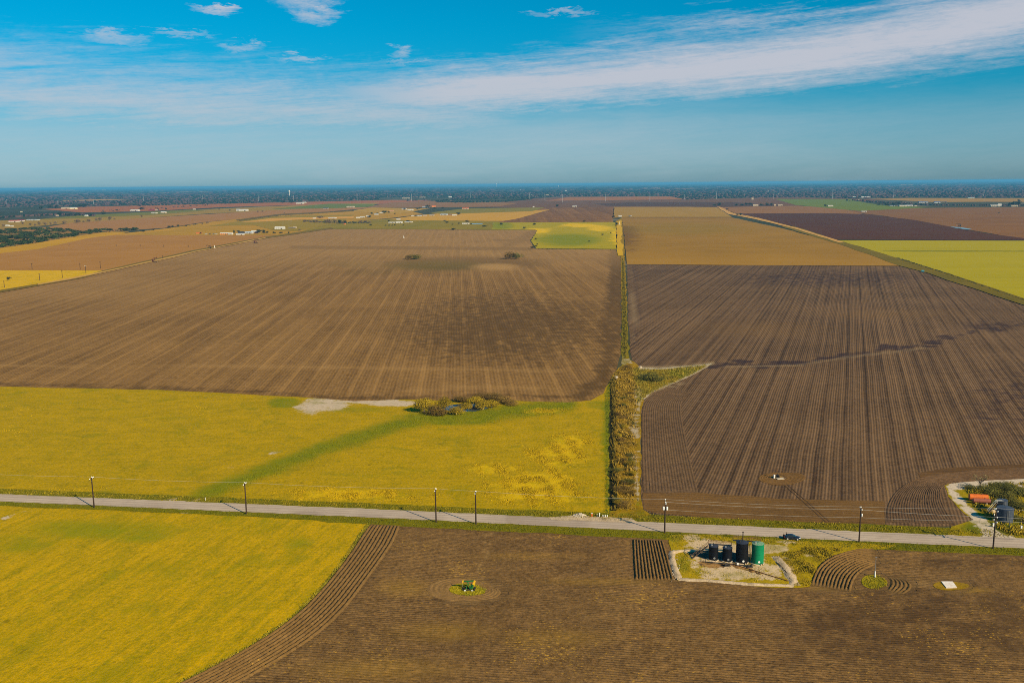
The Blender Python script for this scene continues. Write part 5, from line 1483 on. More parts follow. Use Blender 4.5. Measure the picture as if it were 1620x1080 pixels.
M_LEAF = tint_mat('leaves', 0.85)
M_BARK = plain_mat('bark', (0.12, 0.085, 0.06), 0.95, var=0.25)
M_BARK2 = plain_mat('pale_bark', (0.30, 0.25, 0.20), 0.95, var=0.2)
M_STUFF = tint_mat('grass_blades', 0.9, objvar=0.0)


def rand_lobes(seed, k, w=0.5, zc=0.6, zr=0.3, spread=0.35):
    r_ = np.random.default_rng(seed)
    out = []
    for i in range(k):
        a_, d_ = r_.random() * 6.28, spread * r_.random() ** 0.6
        s_ = w * (0.55 + 0.5 * r_.random())
        out.append((math.cos(a_) * d_, math.sin(a_) * d_, zc + r_.uniform(-1, 1) * zr * 0.6, s_ * 0.7, s_ * 0.7, zr * (0.6 + 0.5 * r_.random())))
    return out


def crown_mesh(name, seed, k, n_, size, lo, hi, **kw):
    q, f, c = leaf_cloud(rand_lobes(seed, k, **kw), n_, size, lo, hi, seed)
    return np_mesh(name, q, f, c)


def trunk_mesh(seed, h=0.55, r=0.035, limbs=5):
    r_ = np.random.default_rng(seed + 99)
    spec = [([(0, 0, 0), (0.01, 0.01, h * 0.5), (0.0, 0.02, h)], [r * 1.3, r, r * 0.7])]
    for i in range(limbs):
        a_ = i * 6.28 / limbs + r_.random()
        z_ = h * (0.4 + 0.5 * r_.random())
        L = 0.22 + 0.18 * r_.random()
        spec.append(([(0, 0, z_), (math.cos(a_) * L * 0.5, math.sin(a_) * L * 0.5, z_ + 0.10), (math.cos(a_) * L, math.sin(a_) * L, z_ + 0.24)], [r * 0.55, r * 0.4, r * 0.15]))
    return limb_mesh('trunk', spec)


def make_plant(name, label, cat, crown, trunk, loc, scale, rz, group, bark=None):
    t = thing(name, label, cat, loc, rz, group)
    t.scale = scale
    link_mesh('crown', crown, M_LEAF, t)
    if trunk is not None: link_mesh('trunk', trunk, bark or M_BARK, t)
    return t


# willow clump by the pond at the field edge
m, n = newmat('pond_water')
n.surf((0.02, 0.045, 0.08), 0.08, n.noise(n.pos(), 1.2, 3), dist=0.02, spec=0.6)
sheet('pond', [(700, 645), (715, 640), (735, 638), (760, 640), (772, 646), (752, 651), (722, 651), (704, 649)], m, 0.12, step=3, jit=0.3)
WILLOW = [crown_mesh('willow_crown', 20 + i, 9, 3000, 0.021, (0.17, 0.115, 0.010), (0.43, 0.295, 0.014), w=0.55, zc=0.58, zr=0.30, spread=0.33) for i in range(3)]
WTRUNK = [trunk_mesh(20 + i, 0.55, 0.03, 6) for i in range(3)]
BROWNB = [crown_mesh('shrub_crown', 40 + i, 8, 2000, 0.025, (0.085, 0.055, 0.016), (0.25, 0.15, 0.03), w=0.6, zc=0.50, zr=0.36, spread=0.35) for i in range(3)]
BTRUNK = [trunk_mesh(40 + i, 0.5, 0.03, 6) for i in range(3)]
wl = [(671, 652, 8.2, 7.5, 0, 'tallest round yellow willow at the left end of the pond clump'),
      (703, 650, 7.4, 7.0, 0, 'yellow willow second from the left in the pond clump'),
      (686, 656, 5.2, 6.0, 1, 'low brownish shrub in front between the two left willows'),
      (698, 657, 3.8, 5.5, 1, 'low dark shrub at the front foot of the pond clump'),
      (722, 655, 4.0, 7.5, 0, 'low spreading willow in front of the blue pond water'),
      (737, 651, 5.2, 7.0, 0, 'leaning willow in the middle of the pond clump'),
      (752, 640, 4.4, 7.5, 0, 'yellow willow behind the pond water'),
      (764, 648, 5.2, 7.0, 0, 'bright yellow willow right of the pond water'),
      (778, 645, 4.6, 6.5, 0, 'yellow-orange willow toward the right end of the clump'),
      (730, 635, 3.2, 7.5, 1, 'brown shrub at the back left of the pond clump'),
      (762, 632, 3.4, 8.0, 1, 'dark brown shrub along the back of the pond clump'),
      (783, 633, 4.0, 8.0, 1, 'tall rust-brown shrub at the back right of the clump'),
      (797, 637, 3.8, 7.5, 1, 'purple-brown leafless shrub at the right end of the clump'),
      (808, 640, 2.6, 6.0, 1, 'last low brown shrub at the right tip of the clump')]
for i, (px_, py_, h_, w_, kd, lab) in enumerate(wl):
    x_, y_ = G(px_, py_)
    make_plant('willow_tree' if kd == 0 else 'shrub', lab, 'tree' if kd == 0 else 'shrub', (WILLOW if kd == 0 else BROWNB)[i % 3], (WTRUNK if kd == 0 else BTRUNK)[i % 3], (x_, y_, 0.05), (w_ * 1.25, w_ * 1.15, h_ * 0.92), i * 1.7, 'willows and shrubs round the pond', M_BARK2 if kd == 0 else M_BARK)

# large bush at the notch and small ones near it
OLIVE = [crown_mesh('shrub_crown', 60 + i, 8, 2000, 0.025, (0.055, 0.060, 0.012), (0.19, 0.165, 0.030), w=0.6, zc=0.5, zr=0.36, spread=0.35) for i in range(3)]
nb = [(1032, 602, 5.0, 11.0, 'big grey-green bush at the head of the ditch'), (1018, 598, 3.0, 6.0, 'dark bush left of the big grey-green one at the ditch head'), (1044, 604, 2.6, 6.0, 'low bush right of the big grey-green one at the ditch head'), (993, 583, 2.6, 6.0, 'brown shrub at the corner where the fence line meets the ditch'), (1064, 598, 0.9, 2.2, 'tiny dark bush on the green grass wedge')]
for i, (px_, py_, h_, w_, lab) in enumerate(nb):
    x_, y_ = G(px_, py_)
    make_plant('shrub', lab, 'shrub', (OLIVE if i != 3 else BROWNB)[i % 3], BTRUNK[i % 3], (x_, y_, 0.08), (w_, w_ * 0.8, h_), i * 2.1, 'bushes at the head of the ditch')

for i in range(26):
    px_, py_ = rng.uniform(974, 1001), rng.uniform(596, 806)
    x_, y_ = G(px_, py_)
    make_plant('ditch_shrub', 'low brushy shrub among the reeds filling the ditch', 'shrub', (BROWNB, OLIVE, WILLOW)[rng.integers(3)][i % 3], BTRUNK[i % 3], (x_, y_, 0.05), (rng.uniform(2.5, 5), rng.uniform(2.5, 5), rng.uniform(0.9, 2.3)), i * 1.1, 'low shrubs in the ditch')
# shrubs in the right-hand plot
ps = [(1557, 776, 2.4, 6.0, 'dark shrub at the foot of the bare tree'), (1570, 784, 3.0, 6.5, 'grey-green shrub behind the orange tank'), (1583, 778, 3.2, 7.0, 'broad olive shrub in the middle of the weedy plot'), (1592, 790, 3.0, 6.5, 'olive shrub behind the blue-grey tanks'),
      (1600, 774, 2.6, 7.0, 'yellowish shrub near the gravel track at the back of the plot'), (1614, 782, 2.8, 7.5, 'large olive shrub at the right edge of the plot'), (1605, 800, 2.6, 6.5, 'dark shrub right of the blue-grey tanks, farther back'), (1617, 806, 2.4, 6.0, 'dark shrub at the right edge near the tanks'),
      (1574, 797, 1.7, 4.0, 'low shrub beside the stairway of the blue-grey tanks'), (1536, 774, 1.6, 5.0, 'low weedy shrub by the bend of the gravel track'), (1579, 768, 1.5, 5.5, 'low yellow shrub right of the bare tree'), (1604, 822, 1.8, 4.5, 'low shrub hugging the right side of the larger blue-grey tank')]
for i, (px_, py_, h_, w_, lab) in enumerate(ps):
    x_, y_ = G(px_, py_)
    make_plant('shrub', lab, 'shrub', OLIVE[i % 3], BTRUNK[i % 3], (x_, y_, 0.08), (w_, w_ * 0.8, h_), i * 1.3, 'shrubs on the weedy plot')
# bare tree
x_, y_ = G(1550, 771.5)
t = thing('bare_tree', 'nearly leafless tree beside the bend of the gravel track', 'tree', (x_, y_, 0.08))
r_ = np.random.default_rng(5)
spec, tips = [([(0, 0, 0), (0.05, 0, 0.9), (0, 0.05, 1.9)], [0.2, 0.16, 0.12])], []
for i in range(11):
    a_ = i * 2.4 + r_.random() * 0.5
    z_ = 1.2 + 0.09 * i
    L = 1.5 + 0.9 * r_.random()
    p1_ = (math.cos(a_) * L * 0.45, math.sin(a_) * L * 0.45, z_ + 0.9)
    p2_ = (math.cos(a_) * L, math.sin(a_) * L, z_ + 1.5 + r_.random())
    spec.append(([(0, 0, z_), p1_, p2_], [0.09, 0.06, 0.03]))
    tips.append(p2_)
    for q in range(3):
        b_ = a_ + r_.normal() * 0.8
        spec.append(([p1_, (p1_[0] + math.cos(b_) * 0.7, p1_[1] + math.sin(b_) * 0.7, p1_[2] + 0.5 + 0.5 * r_.random())], [0.04, 0.02]))
link_mesh('trunk', limb_mesh('trunk', spec), M_BARK, t)
q, f, c = leaf_cloud([(p_[0], p_[1], p_[2], 0.7, 0.7, 0.35) for p_ in tips], 330, 0.10, (0.16, 0.13, 0.05), (0.36, 0.29, 0.12), 7)
link_mesh('crown', np_mesh('crown', q, f, c), M_LEAF, t)

# the two bush clumps out in the western field
for i, (px_, py_, h_, w_, lab) in enumerate([(648, 410.5, 7.5, 15.0, 'lone dark olive bush in the western field, left of the two clumps'), (656, 410.2, 8.2, 15.0, 'taller bush joined to the right side of the left clump in the western field'),
                                             (806, 409.5, 10.5, 16.0, 'rounder tall bush at the left of the right clump in the western field'), (816, 409.5, 9.0, 17.0, 'spreading bush at the right of the right clump in the western field')]):
    x_, y_ = G(px_, py_)
    make_plant('shrub', lab, 'shrub', BROWNB[i % 3] if i % 2 == 0 else OLIVE[i % 3], BTRUNK[i % 3], (x_, y_, 0.05), (w_, w_, h_), i * 1.1, 'bushes in the middle of the western field')


# ------------------------------------------------------------------ grasses and reeds (nobody could count them)
_ph = rng.uniform(0, 6.28, (9, 3))
def nz(x, y, L):
    """smooth patchiness with features about L metres across, 0 to 1"""
    v = np.zeros(np.shape(x))
    for i in range(9):
        a_ = _ph[i, 0]
        k = 6.28 / (L * (0.6 + 0.35 * i * 0.4))
        v = v + np.sin((x * math.cos(a_) + y * math.sin(a_)) * k + _ph[i, 1]) * (1.0 if i < 4 else 0.7)
    return np.clip(0.5 + v / 6.0, 0, 1)


def tufts(name, label, poly, count, h_rng, spread, nb_, lo, hi, cat='grass', dens=None, z=0.08, lean=0.35, wid=0.10, clump=None):
    W = np.array([G(*p_) for p_ in poly])
    x0, y0 = W.min(0)
    x1, y1 = W.max(0)
    X, Y = np.empty(0), np.empty(0)
    while len(X) < count:
        x_, y_ = rng.uniform(x0, x1, count * 2), rng.uniform(y0, y1, count * 2)
        k = inside(W.tolist(), x_, y_)
        if clump: k &= rng.random(len(x_)) < np.clip((nz(x_, y_, clump) - 0.40) * 3.5, 0.04, 1)
        if dens is not None:
            a_, b_ = PJ(x_, y_, 0.0)
            k &= rng.random(len(x_)) < dens(a_, b_)
        X, Y = np.r_[X, x_[k]], np.r_[Y, y_[k]]
    X, Y = X[:count], Y[:count]
    n_ = count * nb_
    X, Y = np.repeat(X, nb_) + rng.normal(0, spread, n_), np.repeat(Y, nb_) + rng.normal(0, spread, n_)
    hm = nz(X, Y, 9.0) if clump else 0.5
    h = np.repeat(rng.uniform(h_rng[0], h_rng[1], count), nb_) * rng.uniform(0.6, 1.1, n_) * (0.5 + hm)
    a_ = rng.uniform(0, 6.28, n_)
    la = rng.uniform(0, 6.28, n_)
    lx, ly = np.cos(la) * lean * h * rng.random(n_), np.sin(la) * lean * h * rng.random(n_)
    w_ = wid * h * rng.uniform(0.7, 1.5, n_) + 0.02
    cx_, sx_ = np.cos(a_) * w_, np.sin(a_) * w_
    Vv = np.stack([np.stack([X - cx_, Y - sx_, np.full(n_, z)], 1), np.stack([X + cx_, Y + sx_, np.full(n_, z)], 1), np.stack([X + cx_ * 0.7 + lx * 0.8, Y + sx_ * 0.7 + ly * 0.8, z + h * 0.8], 1), np.stack([X - cx_ * 0.2 + lx, Y - sx_ * 0.2 + ly, z + h], 1)], 1).reshape(-1, 3)
    f = np.arange(4 * n_).reshape(n_, 4)
    k = (0.3 * np.repeat(rng.random(count), nb_) + 0.25 * rng.random(n_) + 0.45 * nz(X + 31, Y - 17, 7.0))[:, None]
    col = np.repeat(np.array(lo) * (1 - k) + np.array(hi) * k, 4, 0)
    o = link_mesh(name, np_mesh(name, Vv, f, col), M_STUFF)
    return tag(o, label, cat, kind='stuff')

tufts('reeds', 'tall tawny reeds and brush filling the ditch between the pasture and the eastern field', [(972, 592), (985, 580), (1000, 583), (1006, 610), (1004, 660), (1003, 720), (1003, 780), (1000, 806), (978, 806), (974, 740), (972, 660), (972, 620)], 4200, (0.2, 1.0), 0.9, 4,
      (0.10, 0.065, 0.012), (0.44, 0.28, 0.04), 'reeds', lean=1.0, wid=0.16, z=0.06, clump=4.0)
tufts('bank_weeds', 'rank dark weeds along the lip of the ditch', [(966, 605), (973, 592), (974, 640), (973.5, 700), (974.5, 760), (977, 806), (972, 808), (970, 760), (969.5, 700), (970, 640)], 420, (0.6, 1.6), 0.35, 5, (0.05, 0.045, 0.008), (0.24, 0.16, 0.02), 'weeds', lean=0.5, wid=0.14)
tufts('bank_grass', 'green grass on the left bank of the ditch', [(957, 625), (964, 605), (964, 640), (963, 700), (963.5, 810), (957, 812), (960, 700)], 1200, (0.15, 0.5), 0.3, 4, (0.06, 0.11, 0.006), (0.20, 0.22, 0.012), lean=0.5)
tufts('wedge_grass', 'weeds on the green wedge and slope at the ditch head', [(1000, 583), (1012, 583), (1042, 585), (1086, 581), (1120, 577), (1100, 590), (1070, 604), (1036, 618), (1019, 630), (1008, 640), (1004, 610)], 2600, (0.3, 1.1), 0.4, 4, (0.10, 0.10, 0.008), (0.38, 0.28, 0.04), 'weeds', lean=0.5)
tufts('tall_grass', 'tall bright yellow grass in clumps on the pasture', [(480, 640), (700, 660), (800, 652), (900, 640), (955, 640), (960, 812), (900, 812), (600, 800), (300, 788), (-40, 775), (-40, 640)], 11000, (0.07, 0.24), 1.1, 4, (0.30, 0.21, 0.002), (0.50, 0.33, 0.005),
      dens=lambda a, b: np.clip(past_mask(a, b)[0] ** 2 * 0.9, 0, 1), z=0.03, lean=0.9, wid=0.5, clump=9.0)
tufts('swale_grass', 'deep green grass along the damp swale and round the pond clump', [(300, 790), (520, 700), (650, 655), (800, 640), (920, 632), (920, 650), (800, 668), (660, 690), (420, 780)], 6000, (0.12, 0.35), 0.7, 4, (0.10, 0.125, 0.004), (0.24, 0.23, 0.008),
      dens=lambda a, b: np.clip(past_mask(a, b)[1], 0, 1), z=0.03, lean=0.6, wid=0.2)
tufts('verge_weeds', 'green weeds along both road verges', [(x_, y_ + 0.8) for x_, y_ in ROAD_B if x_ < 1700] + [(x_, y_ + (6 if x_ < 500 else 11)) for x_, y_ in ROAD_B[::-1] if x_ < 1700], 5200, (0.10, 0.32), 0.5, 4, (0.07, 0.095, 0.004), (0.20, 0.18, 0.010), 'weeds', z=0.08, lean=0.7, wid=0.25)
tufts('verge_weeds', 'yellow-green weeds on the far road verge', [(x_, y_ - 0.8) for x_, y_ in ROAD_T if x_ < 1700] + [(x_, y_ - (8 if x_ < 900 else 11)) for x_, y_ in ROAD_T[::-1] if x_ < 1700], 5200, (0.10, 0.42), 0.5, 4, (0.09, 0.10, 0.005), (0.33, 0.24, 0.015), 'weeds', z=0.08, lean=0.7, wid=0.25)
tufts('pad_weeds', 'golden weeds sloping down right of the tank pad', [(1232, 880), (1270, 866), (1340, 868), (1318, 877), (1296, 892), (1287, 908), (1281, 926), (1260, 926), (1250, 905)], 2600, (0.1, 0.38), 0.5, 4, (0.17, 0.135, 0.006), (0.38, 0.26, 0.016), 'weeds', lean=0.7, wid=0.25, clump=5.0)
tufts('pad_weeds', 'thin grass inside and around the tank pad', [(1062, 848), (1240, 855), (1230, 885), (1250, 925), (1075, 915), (1064, 880)], 1100, (0.10, 0.32), 0.5, 4, (0.20, 0.17, 0.006), (0.44, 0.31, 0.03), 'weeds', lean=0.6, wid=0.2, dens=lambda a, b: np.clip(pad_mask(a, b)[1] + 0.08, 0, 1))
tufts('plot_weeds', 'rank grass covering the weedy plot on the right', [(1530, 770), (1620, 765), (1660, 765), (1660, 850), (1600, 846), (1580, 838), (1545, 800)], 4500, (0.2, 0.9), 0.5, 4, (0.14, 0.13, 0.006), (0.46, 0.31, 0.02), 'weeds', lean=0.7, wid=0.2, clump=8.0)
tufts('field_edge_weeds', 'ragged weeds between the hay meadow and the furrows', [(p_[0] - 4, p_[1]) for p_ in STRIP_L] + [(p_[0] + 1, p_[1]) for p_ in STRIP_L[::-1]], 2200, (0.12, 0.4), 0.3, 3, (0.10, 0.13, 0.006), (0.42, 0.30, 0.03), 'weeds', z=0.04, lean=0.7, wid=0.3)
tufts('mound_grass', 'yellow-green grass round the pumpjack', ell(741, 933, 28, 9.5), 500, (0.08, 0.24), 0.3, 4, (0.18, 0.18, 0.01), (0.42, 0.33, 0.02), lean=0.6, wid=0.25, z=0.1)
tufts('mound_grass', 'yellow-green grass round the foot of the steel mast', ell(1384, 921, 18, 10.5), 380, (0.08, 0.28), 0.3, 4, (0.15, 0.16, 0.01), (0.38, 0.29, 0.02), lean=0.6, wid=0.25, z=0.1)
tufts('fence_weeds', 'dark weedy hedge along the line between the two big fields', [(984.5, 408), (987, 420), (990, 500), (991, 555), (988, 570), (985.5, 555), (986, 500), (985, 420)], 2000, (0.3, 1.2), 0.5, 4, (0.045, 0.045, 0.008), (0.24, 0.18, 0.02), 'weeds', lean=0.5, wid=0.25)


# ================================================================== THE DISTANCE
# scrub bushes at the far left: the 290 that show largest, each its own
SCRUBM = [crown_mesh('scrub_bush', 80 + i, 4, 150, 0.11, (0.020, 0.036, 0.010), (0.070, 0.090, 0.020), w=0.75, zc=0.46, zr=0.42, spread=0.25) for i in range(4)]
SCRUB = [(-6, 364), (60, 361), (150, 364), (236, 362.5), (168, 367.5), (128, 373), (95, 378), (60, 384), (0, 392), (-6, 393)]
sw = [G(*p_) for p_ in SCRUB]
spots = []
while len(spots) < 285:
    px_, py_ = rng.uniform(-4, 236), rng.uniform(361, 392)
    if not inside(SCRUB, [px_], [py_])[0]: continue
    cl_ = math.sin(px_ * 0.09 + py_ * 0.5) + math.sin(px_ * 0.05 - py_ * 0.8)
    if cl_ < -0.6: continue
    x_, y_ = G(px_, py_)
    if any((x_ - a_) ** 2 + (y_ - b_) ** 2 < 16 for a_, b_ in spots): continue
    spots.append((x_, y_))
for i, (x_, y_) in enumerate(spots):
    o = link_mesh('scrub_bush', SCRUBM[i % 4], M_LEAF, None, (x_, y_, 0.3), rng.uniform(0, 6.28))
    s_ = rng.uniform(8.0, 14.5)
    o.scale = (s_, s_ * rng.uniform(0.8, 1.1), rng.uniform(3.2, 6.0))
    tag(o, 'dark green bush among the dense scrub at the far left', 'bush', 'dark green bushes of the scrubland')
q, f, c = leaf_cloud([(*G(px_, py_), 0.3, 14.0, 14.0, 1.2) for px_, py_ in [(rng.uniform(0, 235), rng.uniform(362, 391)) for _ in range(260)] if inside(SCRUB, [px_], [py_])[0]], 5200, 1.5, (0.07, 0.055, 0.02), (0.19, 0.13, 0.05), 3)
tag(link_mesh('scrub_brush', np_mesh('scrub_brush', q, f, c), M_STUFF), 'low brown brush between the dark green scrub bushes', 'brush', kind='stuff')

# bare and dark trees that can be told apart
BARE = [crown_mesh('bare_crown', 120 + i, 5, 220, 0.055, (0.11, 0.070, 0.050), (0.22, 0.145, 0.085), w=0.6, zc=0.55, zr=0.38, spread=0.3) for i in range(2)]
DARKT = [crown_mesh('dark_crown', 130 + i, 5, 240, 0.075, (0.012, 0.022, 0.010), (0.042, 0.052, 0.018), w=0.65, zc=0.55, zr=0.40, spread=0.3) for i in range(3)]
MIDT = [trunk_mesh(150, 0.5, 0.03, 4)]
def distant_tree(px_, py_, wpx, hpx, kind, label, group):
    x_, y_ = G(px_, py_)
    s_ = mpp(px_, py_)
    make_plant('bare_tree' if kind == 'bare' else 'dark_tree', label, 'tree', (BARE if kind == 'bare' else DARKT)[int(px_ * 7) % (2 if kind == 'bare' else 3)], MIDT[0], (x_, y_, 0.3), (wpx * s_, wpx * s_, hpx * s_), px_ * 0.7, group)
for px_, py_, w_, h_ in ((48, 357, 6, 4), (56, 357.5, 5, 3.5), (62, 356, 7, 5), (72, 356.5, 8, 5), (80, 355.5, 5, 4), (89, 355.5, 7, 5.5), (101, 354.5, 9, 5.5), (121, 353, 12, 6), (133, 352, 5, 3), (141, 351.5, 9, 5), (153, 350, 6, 6), (158, 349.5, 8, 6), (174, 348, 8, 5.5), (181, 347.5, 4, 3), (224, 344, 5, 4), (36, 355, 5, 4), (5, 359, 6, 5)):
    distant_tree(px_, py_, w_, h_, 'bare', 'brown leafless tree in the row across the far-left pasture', 'leafless trees in the far-left pasture')
for px_, py_, w_, h_ in ((326.5, 354, 5, 4), (320, 355.5, 3, 2), (363, 334, 4, 3), (347, 332, 4, 2.5), (407, 336, 4, 3), (415, 335.5, 4, 3), (450, 338, 3, 2), (475, 365, 6, 3), (505, 345.5, 14, 4), (515, 353, 10, 6), (522, 353.5, 10, 6.5), (530, 353, 9, 6), (538, 353, 9, 5), (545, 353, 8, 4), (500, 352.5, 9, 4.5), (493, 352, 8, 3.5), (482, 351.5, 8, 3), (570, 352.5, 8, 4), (577, 352.5, 7, 4), (585, 353, 6, 3)):
    distant_tree(px_, py_, w_, h_, 'bare', 'brown tree in the thin belt round the distant farmsteads', 'brown trees round the distant farmsteads')
for px_, py_, w_, h_ in ((227, 367.5, 5, 3), (243, 364.5, 5, 2.5), (267, 360.8, 7, 3.5), (273, 360, 5, 3), (282, 359, 5, 3.5), (294, 358, 4, 2), (225, 331.5, 9, 4), (250, 333, 4, 3), (263, 332.5, 3, 3), (410, 369.5, 8, 5.5), (417, 369, 7, 5.5), (423, 369, 5, 3), (433, 369.5, 6, 2.6), (445, 369.5, 6, 2.6), (456.5, 369.3, 4, 2.4), (370, 369.5, 4, 5), (377, 369.5, 4, 4.5), (318, 370, 3, 2.5), (537, 354, 7, 6), (546, 354, 6, 5), (559, 354, 4, 4), (585, 344.5, 7, 3.5), (588, 339, 4, 3), (597, 339.5, 4, 3), (608, 338, 9, 4), (615, 337, 4, 2.5), (615, 350.5, 4, 2), (625, 339, 3, 2), (640, 332, 4, 2.5), (660, 331.5, 6, 3), (664, 330.5, 3, 3), (677, 330, 6, 5), (688, 330.5, 4, 3), (700, 329.5, 5, 2), (645, 351, 7, 2.5), (725, 340.5, 6, 4), (658, 342.5, 5, 2.5), (707, 353.5, 5, 2.6), (739, 351.5, 7, 3), (704, 350.5, 4, 2), (716, 356, 3, 1.6), (726, 354.5, 4, 2), (745, 355, 3, 1.6), (793, 356, 5, 3.5), (767, 359.5, 7, 2.6), (717.5, 364, 8, 3), (587, 357.5, 4, 2.6), (610, 357.5, 3.5, 1.8), (616, 357.5, 3.5, 1.8), (621, 357.5, 3, 1.6), (625, 357, 2.4, 2), (638, 357.5, 2.6, 1.6), (846, 356, 6, 3), (830, 362.5, 5, 3), (924, 351.5, 5, 2.4), (953, 373, 4, 2.6), (966, 369.5, 2.5, 2), (848, 379.5, 4, 2.4), (850, 387.5, 3, 2), (848.5, 391, 4, 2.6), (932, 383, 3, 2), (842, 393.5, 6, 3), (970, 344, 5, 3), (996, 343, 4, 1.6), (975, 356, 6, 4),
                        (882, 327, 6, 3.5), (1150, 331.5, 4, 2), (1172, 342, 5, 4), (1166, 341.5, 4, 3), (1130, 326.5, 5, 3), (1138, 325.5, 6, 5), (1306, 327, 4, 4), (1165, 325.5, 5, 3), (1174, 325.5, 6, 3), (1181, 325.5, 6, 4), (1187, 325.5, 6, 4), (1204, 325.5, 6, 3), (1213, 325.5, 6, 4.5), (1221, 325.5, 6, 4), (1517, 358.5, 1, 1.5), (1580, 337.5, 4, 1.5), (1402, 325.5, 8, 4), (1413, 324.5, 9, 4), (1423, 323.5, 9, 4.5), (1390, 325, 6, 3), (1603, 325, 12, 6), (1612, 324, 9, 6), (1596, 326, 6, 4), (1611, 319.5, 4, 4), (1490, 312, 2, 3.5), (66, 331, 9, 6), (78, 330, 10, 6), (90, 330, 7, 5), (125, 328.5, 12, 5), (135, 328, 9, 5), (163, 339.5, 7, 5), (143, 342, 8, 3.5), (118, 342, 8, 4), (95, 341, 7, 4), (110, 341.5, 7, 3), (460, 321, 9, 4.5), (448, 321, 6, 4), (15.0, 464.0, 1, 1)):
    if px_ == 15.0: continue
    distant_tree(px_, py_, w_, h_, 'dark', 'small dark tree dotted about the distant farms and pastures', 'dark trees dotted over the distant farms')
distant_tree(14.5, 444.5, 6, 5.5, 'dark', 'lone dark tree standing in the dry golden field at the left edge', 'lone trees')

# ------------------------------------------------------------------ farm buildings
_wall, _roof = {}, {}
WALLS = dict(white=(0.60, 0.57, 0.52), cream=(0.56, 0.46, 0.32), tan=(0.48, 0.36, 0.24), grey=(0.45, 0.46, 0.47), orange=(0.66, 0.26, 0.06), maroon=(0.22, 0.03, 0.05), brown=(0.26, 0.15, 0.09), dark=(0.06, 0.06, 0.07), yellow=(0.80, 0.66, 0.32))
ROOFS = dict(white=(0.64, 0.62, 0.58), red=(0.55, 0.075, 0.035), orange=(0.75, 0.16, 0.03), blue=(0.03, 0.10, 0.28), grey=(0.36, 0.37, 0.39), dark=(0.045, 0.045, 0.055), tan=(0.50, 0.38, 0.25), maroon=(0.25, 0.03, 0.05), brown=(0.22, 0.13, 0.08), teal=(0.25, 0.45, 0.45), lightblue=(0.40, 0.50, 0.60))
def wm(nm):
    if nm not in _wall: _wall[nm] = plain_mat(nm + '_siding', WALLS[nm], 0.8, var=0.06)
    return _wall[nm]
def rm(nm):
    if nm not in _roof: _roof[nm] = plain_mat(nm + '_roofing', ROOFS[nm], 0.6, var=0.08)
    return _roof[nm]
M_DOOR = plain_mat('barn_door', (0.10, 0.08, 0.07), 0.8)
def building(px_, py_, wpx, hpx, wall, roof, label, name='farm_building', group='buildings of the distant farms', dep=0.55):
    x_, y_ = G(px_, py_)
    s_ = mpp(px_, py_)
    W_, H_ = wpx * s_, max(3.2, hpx * s_ * 0.82)
    D_ = max(6.0, min(W_ * dep, 18.0))
    t = thing(name, label, 'building', (x_, y_ + D_ / 2, 0.35), 0.10 * math.sin(px_), group)
    hw = H_ * 0.62
    MB().box((0, 0, hw / 2), (W_, D_, hw)).build('wall', wm(wall), t)
    # gable roof, ridge along the length
    e = 0.4
    z0_, z1_ = hw + 0.01, H_
    k = MB().add([(-W_ / 2 - e, -D_ / 2 - e, z0_), (W_ / 2 + e, -D_ / 2 - e, z0_), (W_ / 2 + e, D_ / 2 + e, z0_), (-W_ / 2 - e, D_ / 2 + e, z0_), (-W_ / 2 - e, 0, z1_), (W_ / 2 + e, 0, z1_)], [(0, 1, 5, 4), (2, 3, 4, 5), (0, 4, 3), (1, 2, 5), (3, 2, 1, 0)])
    k.build('roof', rm(roof), t)
    if wpx >= 7:
        MB().box((W_ * 0.22, -D_ / 2 - 0.05, hw * 0.36), (W_ * 0.16, 0.12, hw * 0.70)).build('door', M_DOOR, t)
        for q in (-0.3, -0.08): MB().box((W_ * q, -D_ / 2 - 0.05, hw * 0.55), (W_ * 0.09, 0.12, hw * 0.3)).build('window', M_GLASS, t)
    return t
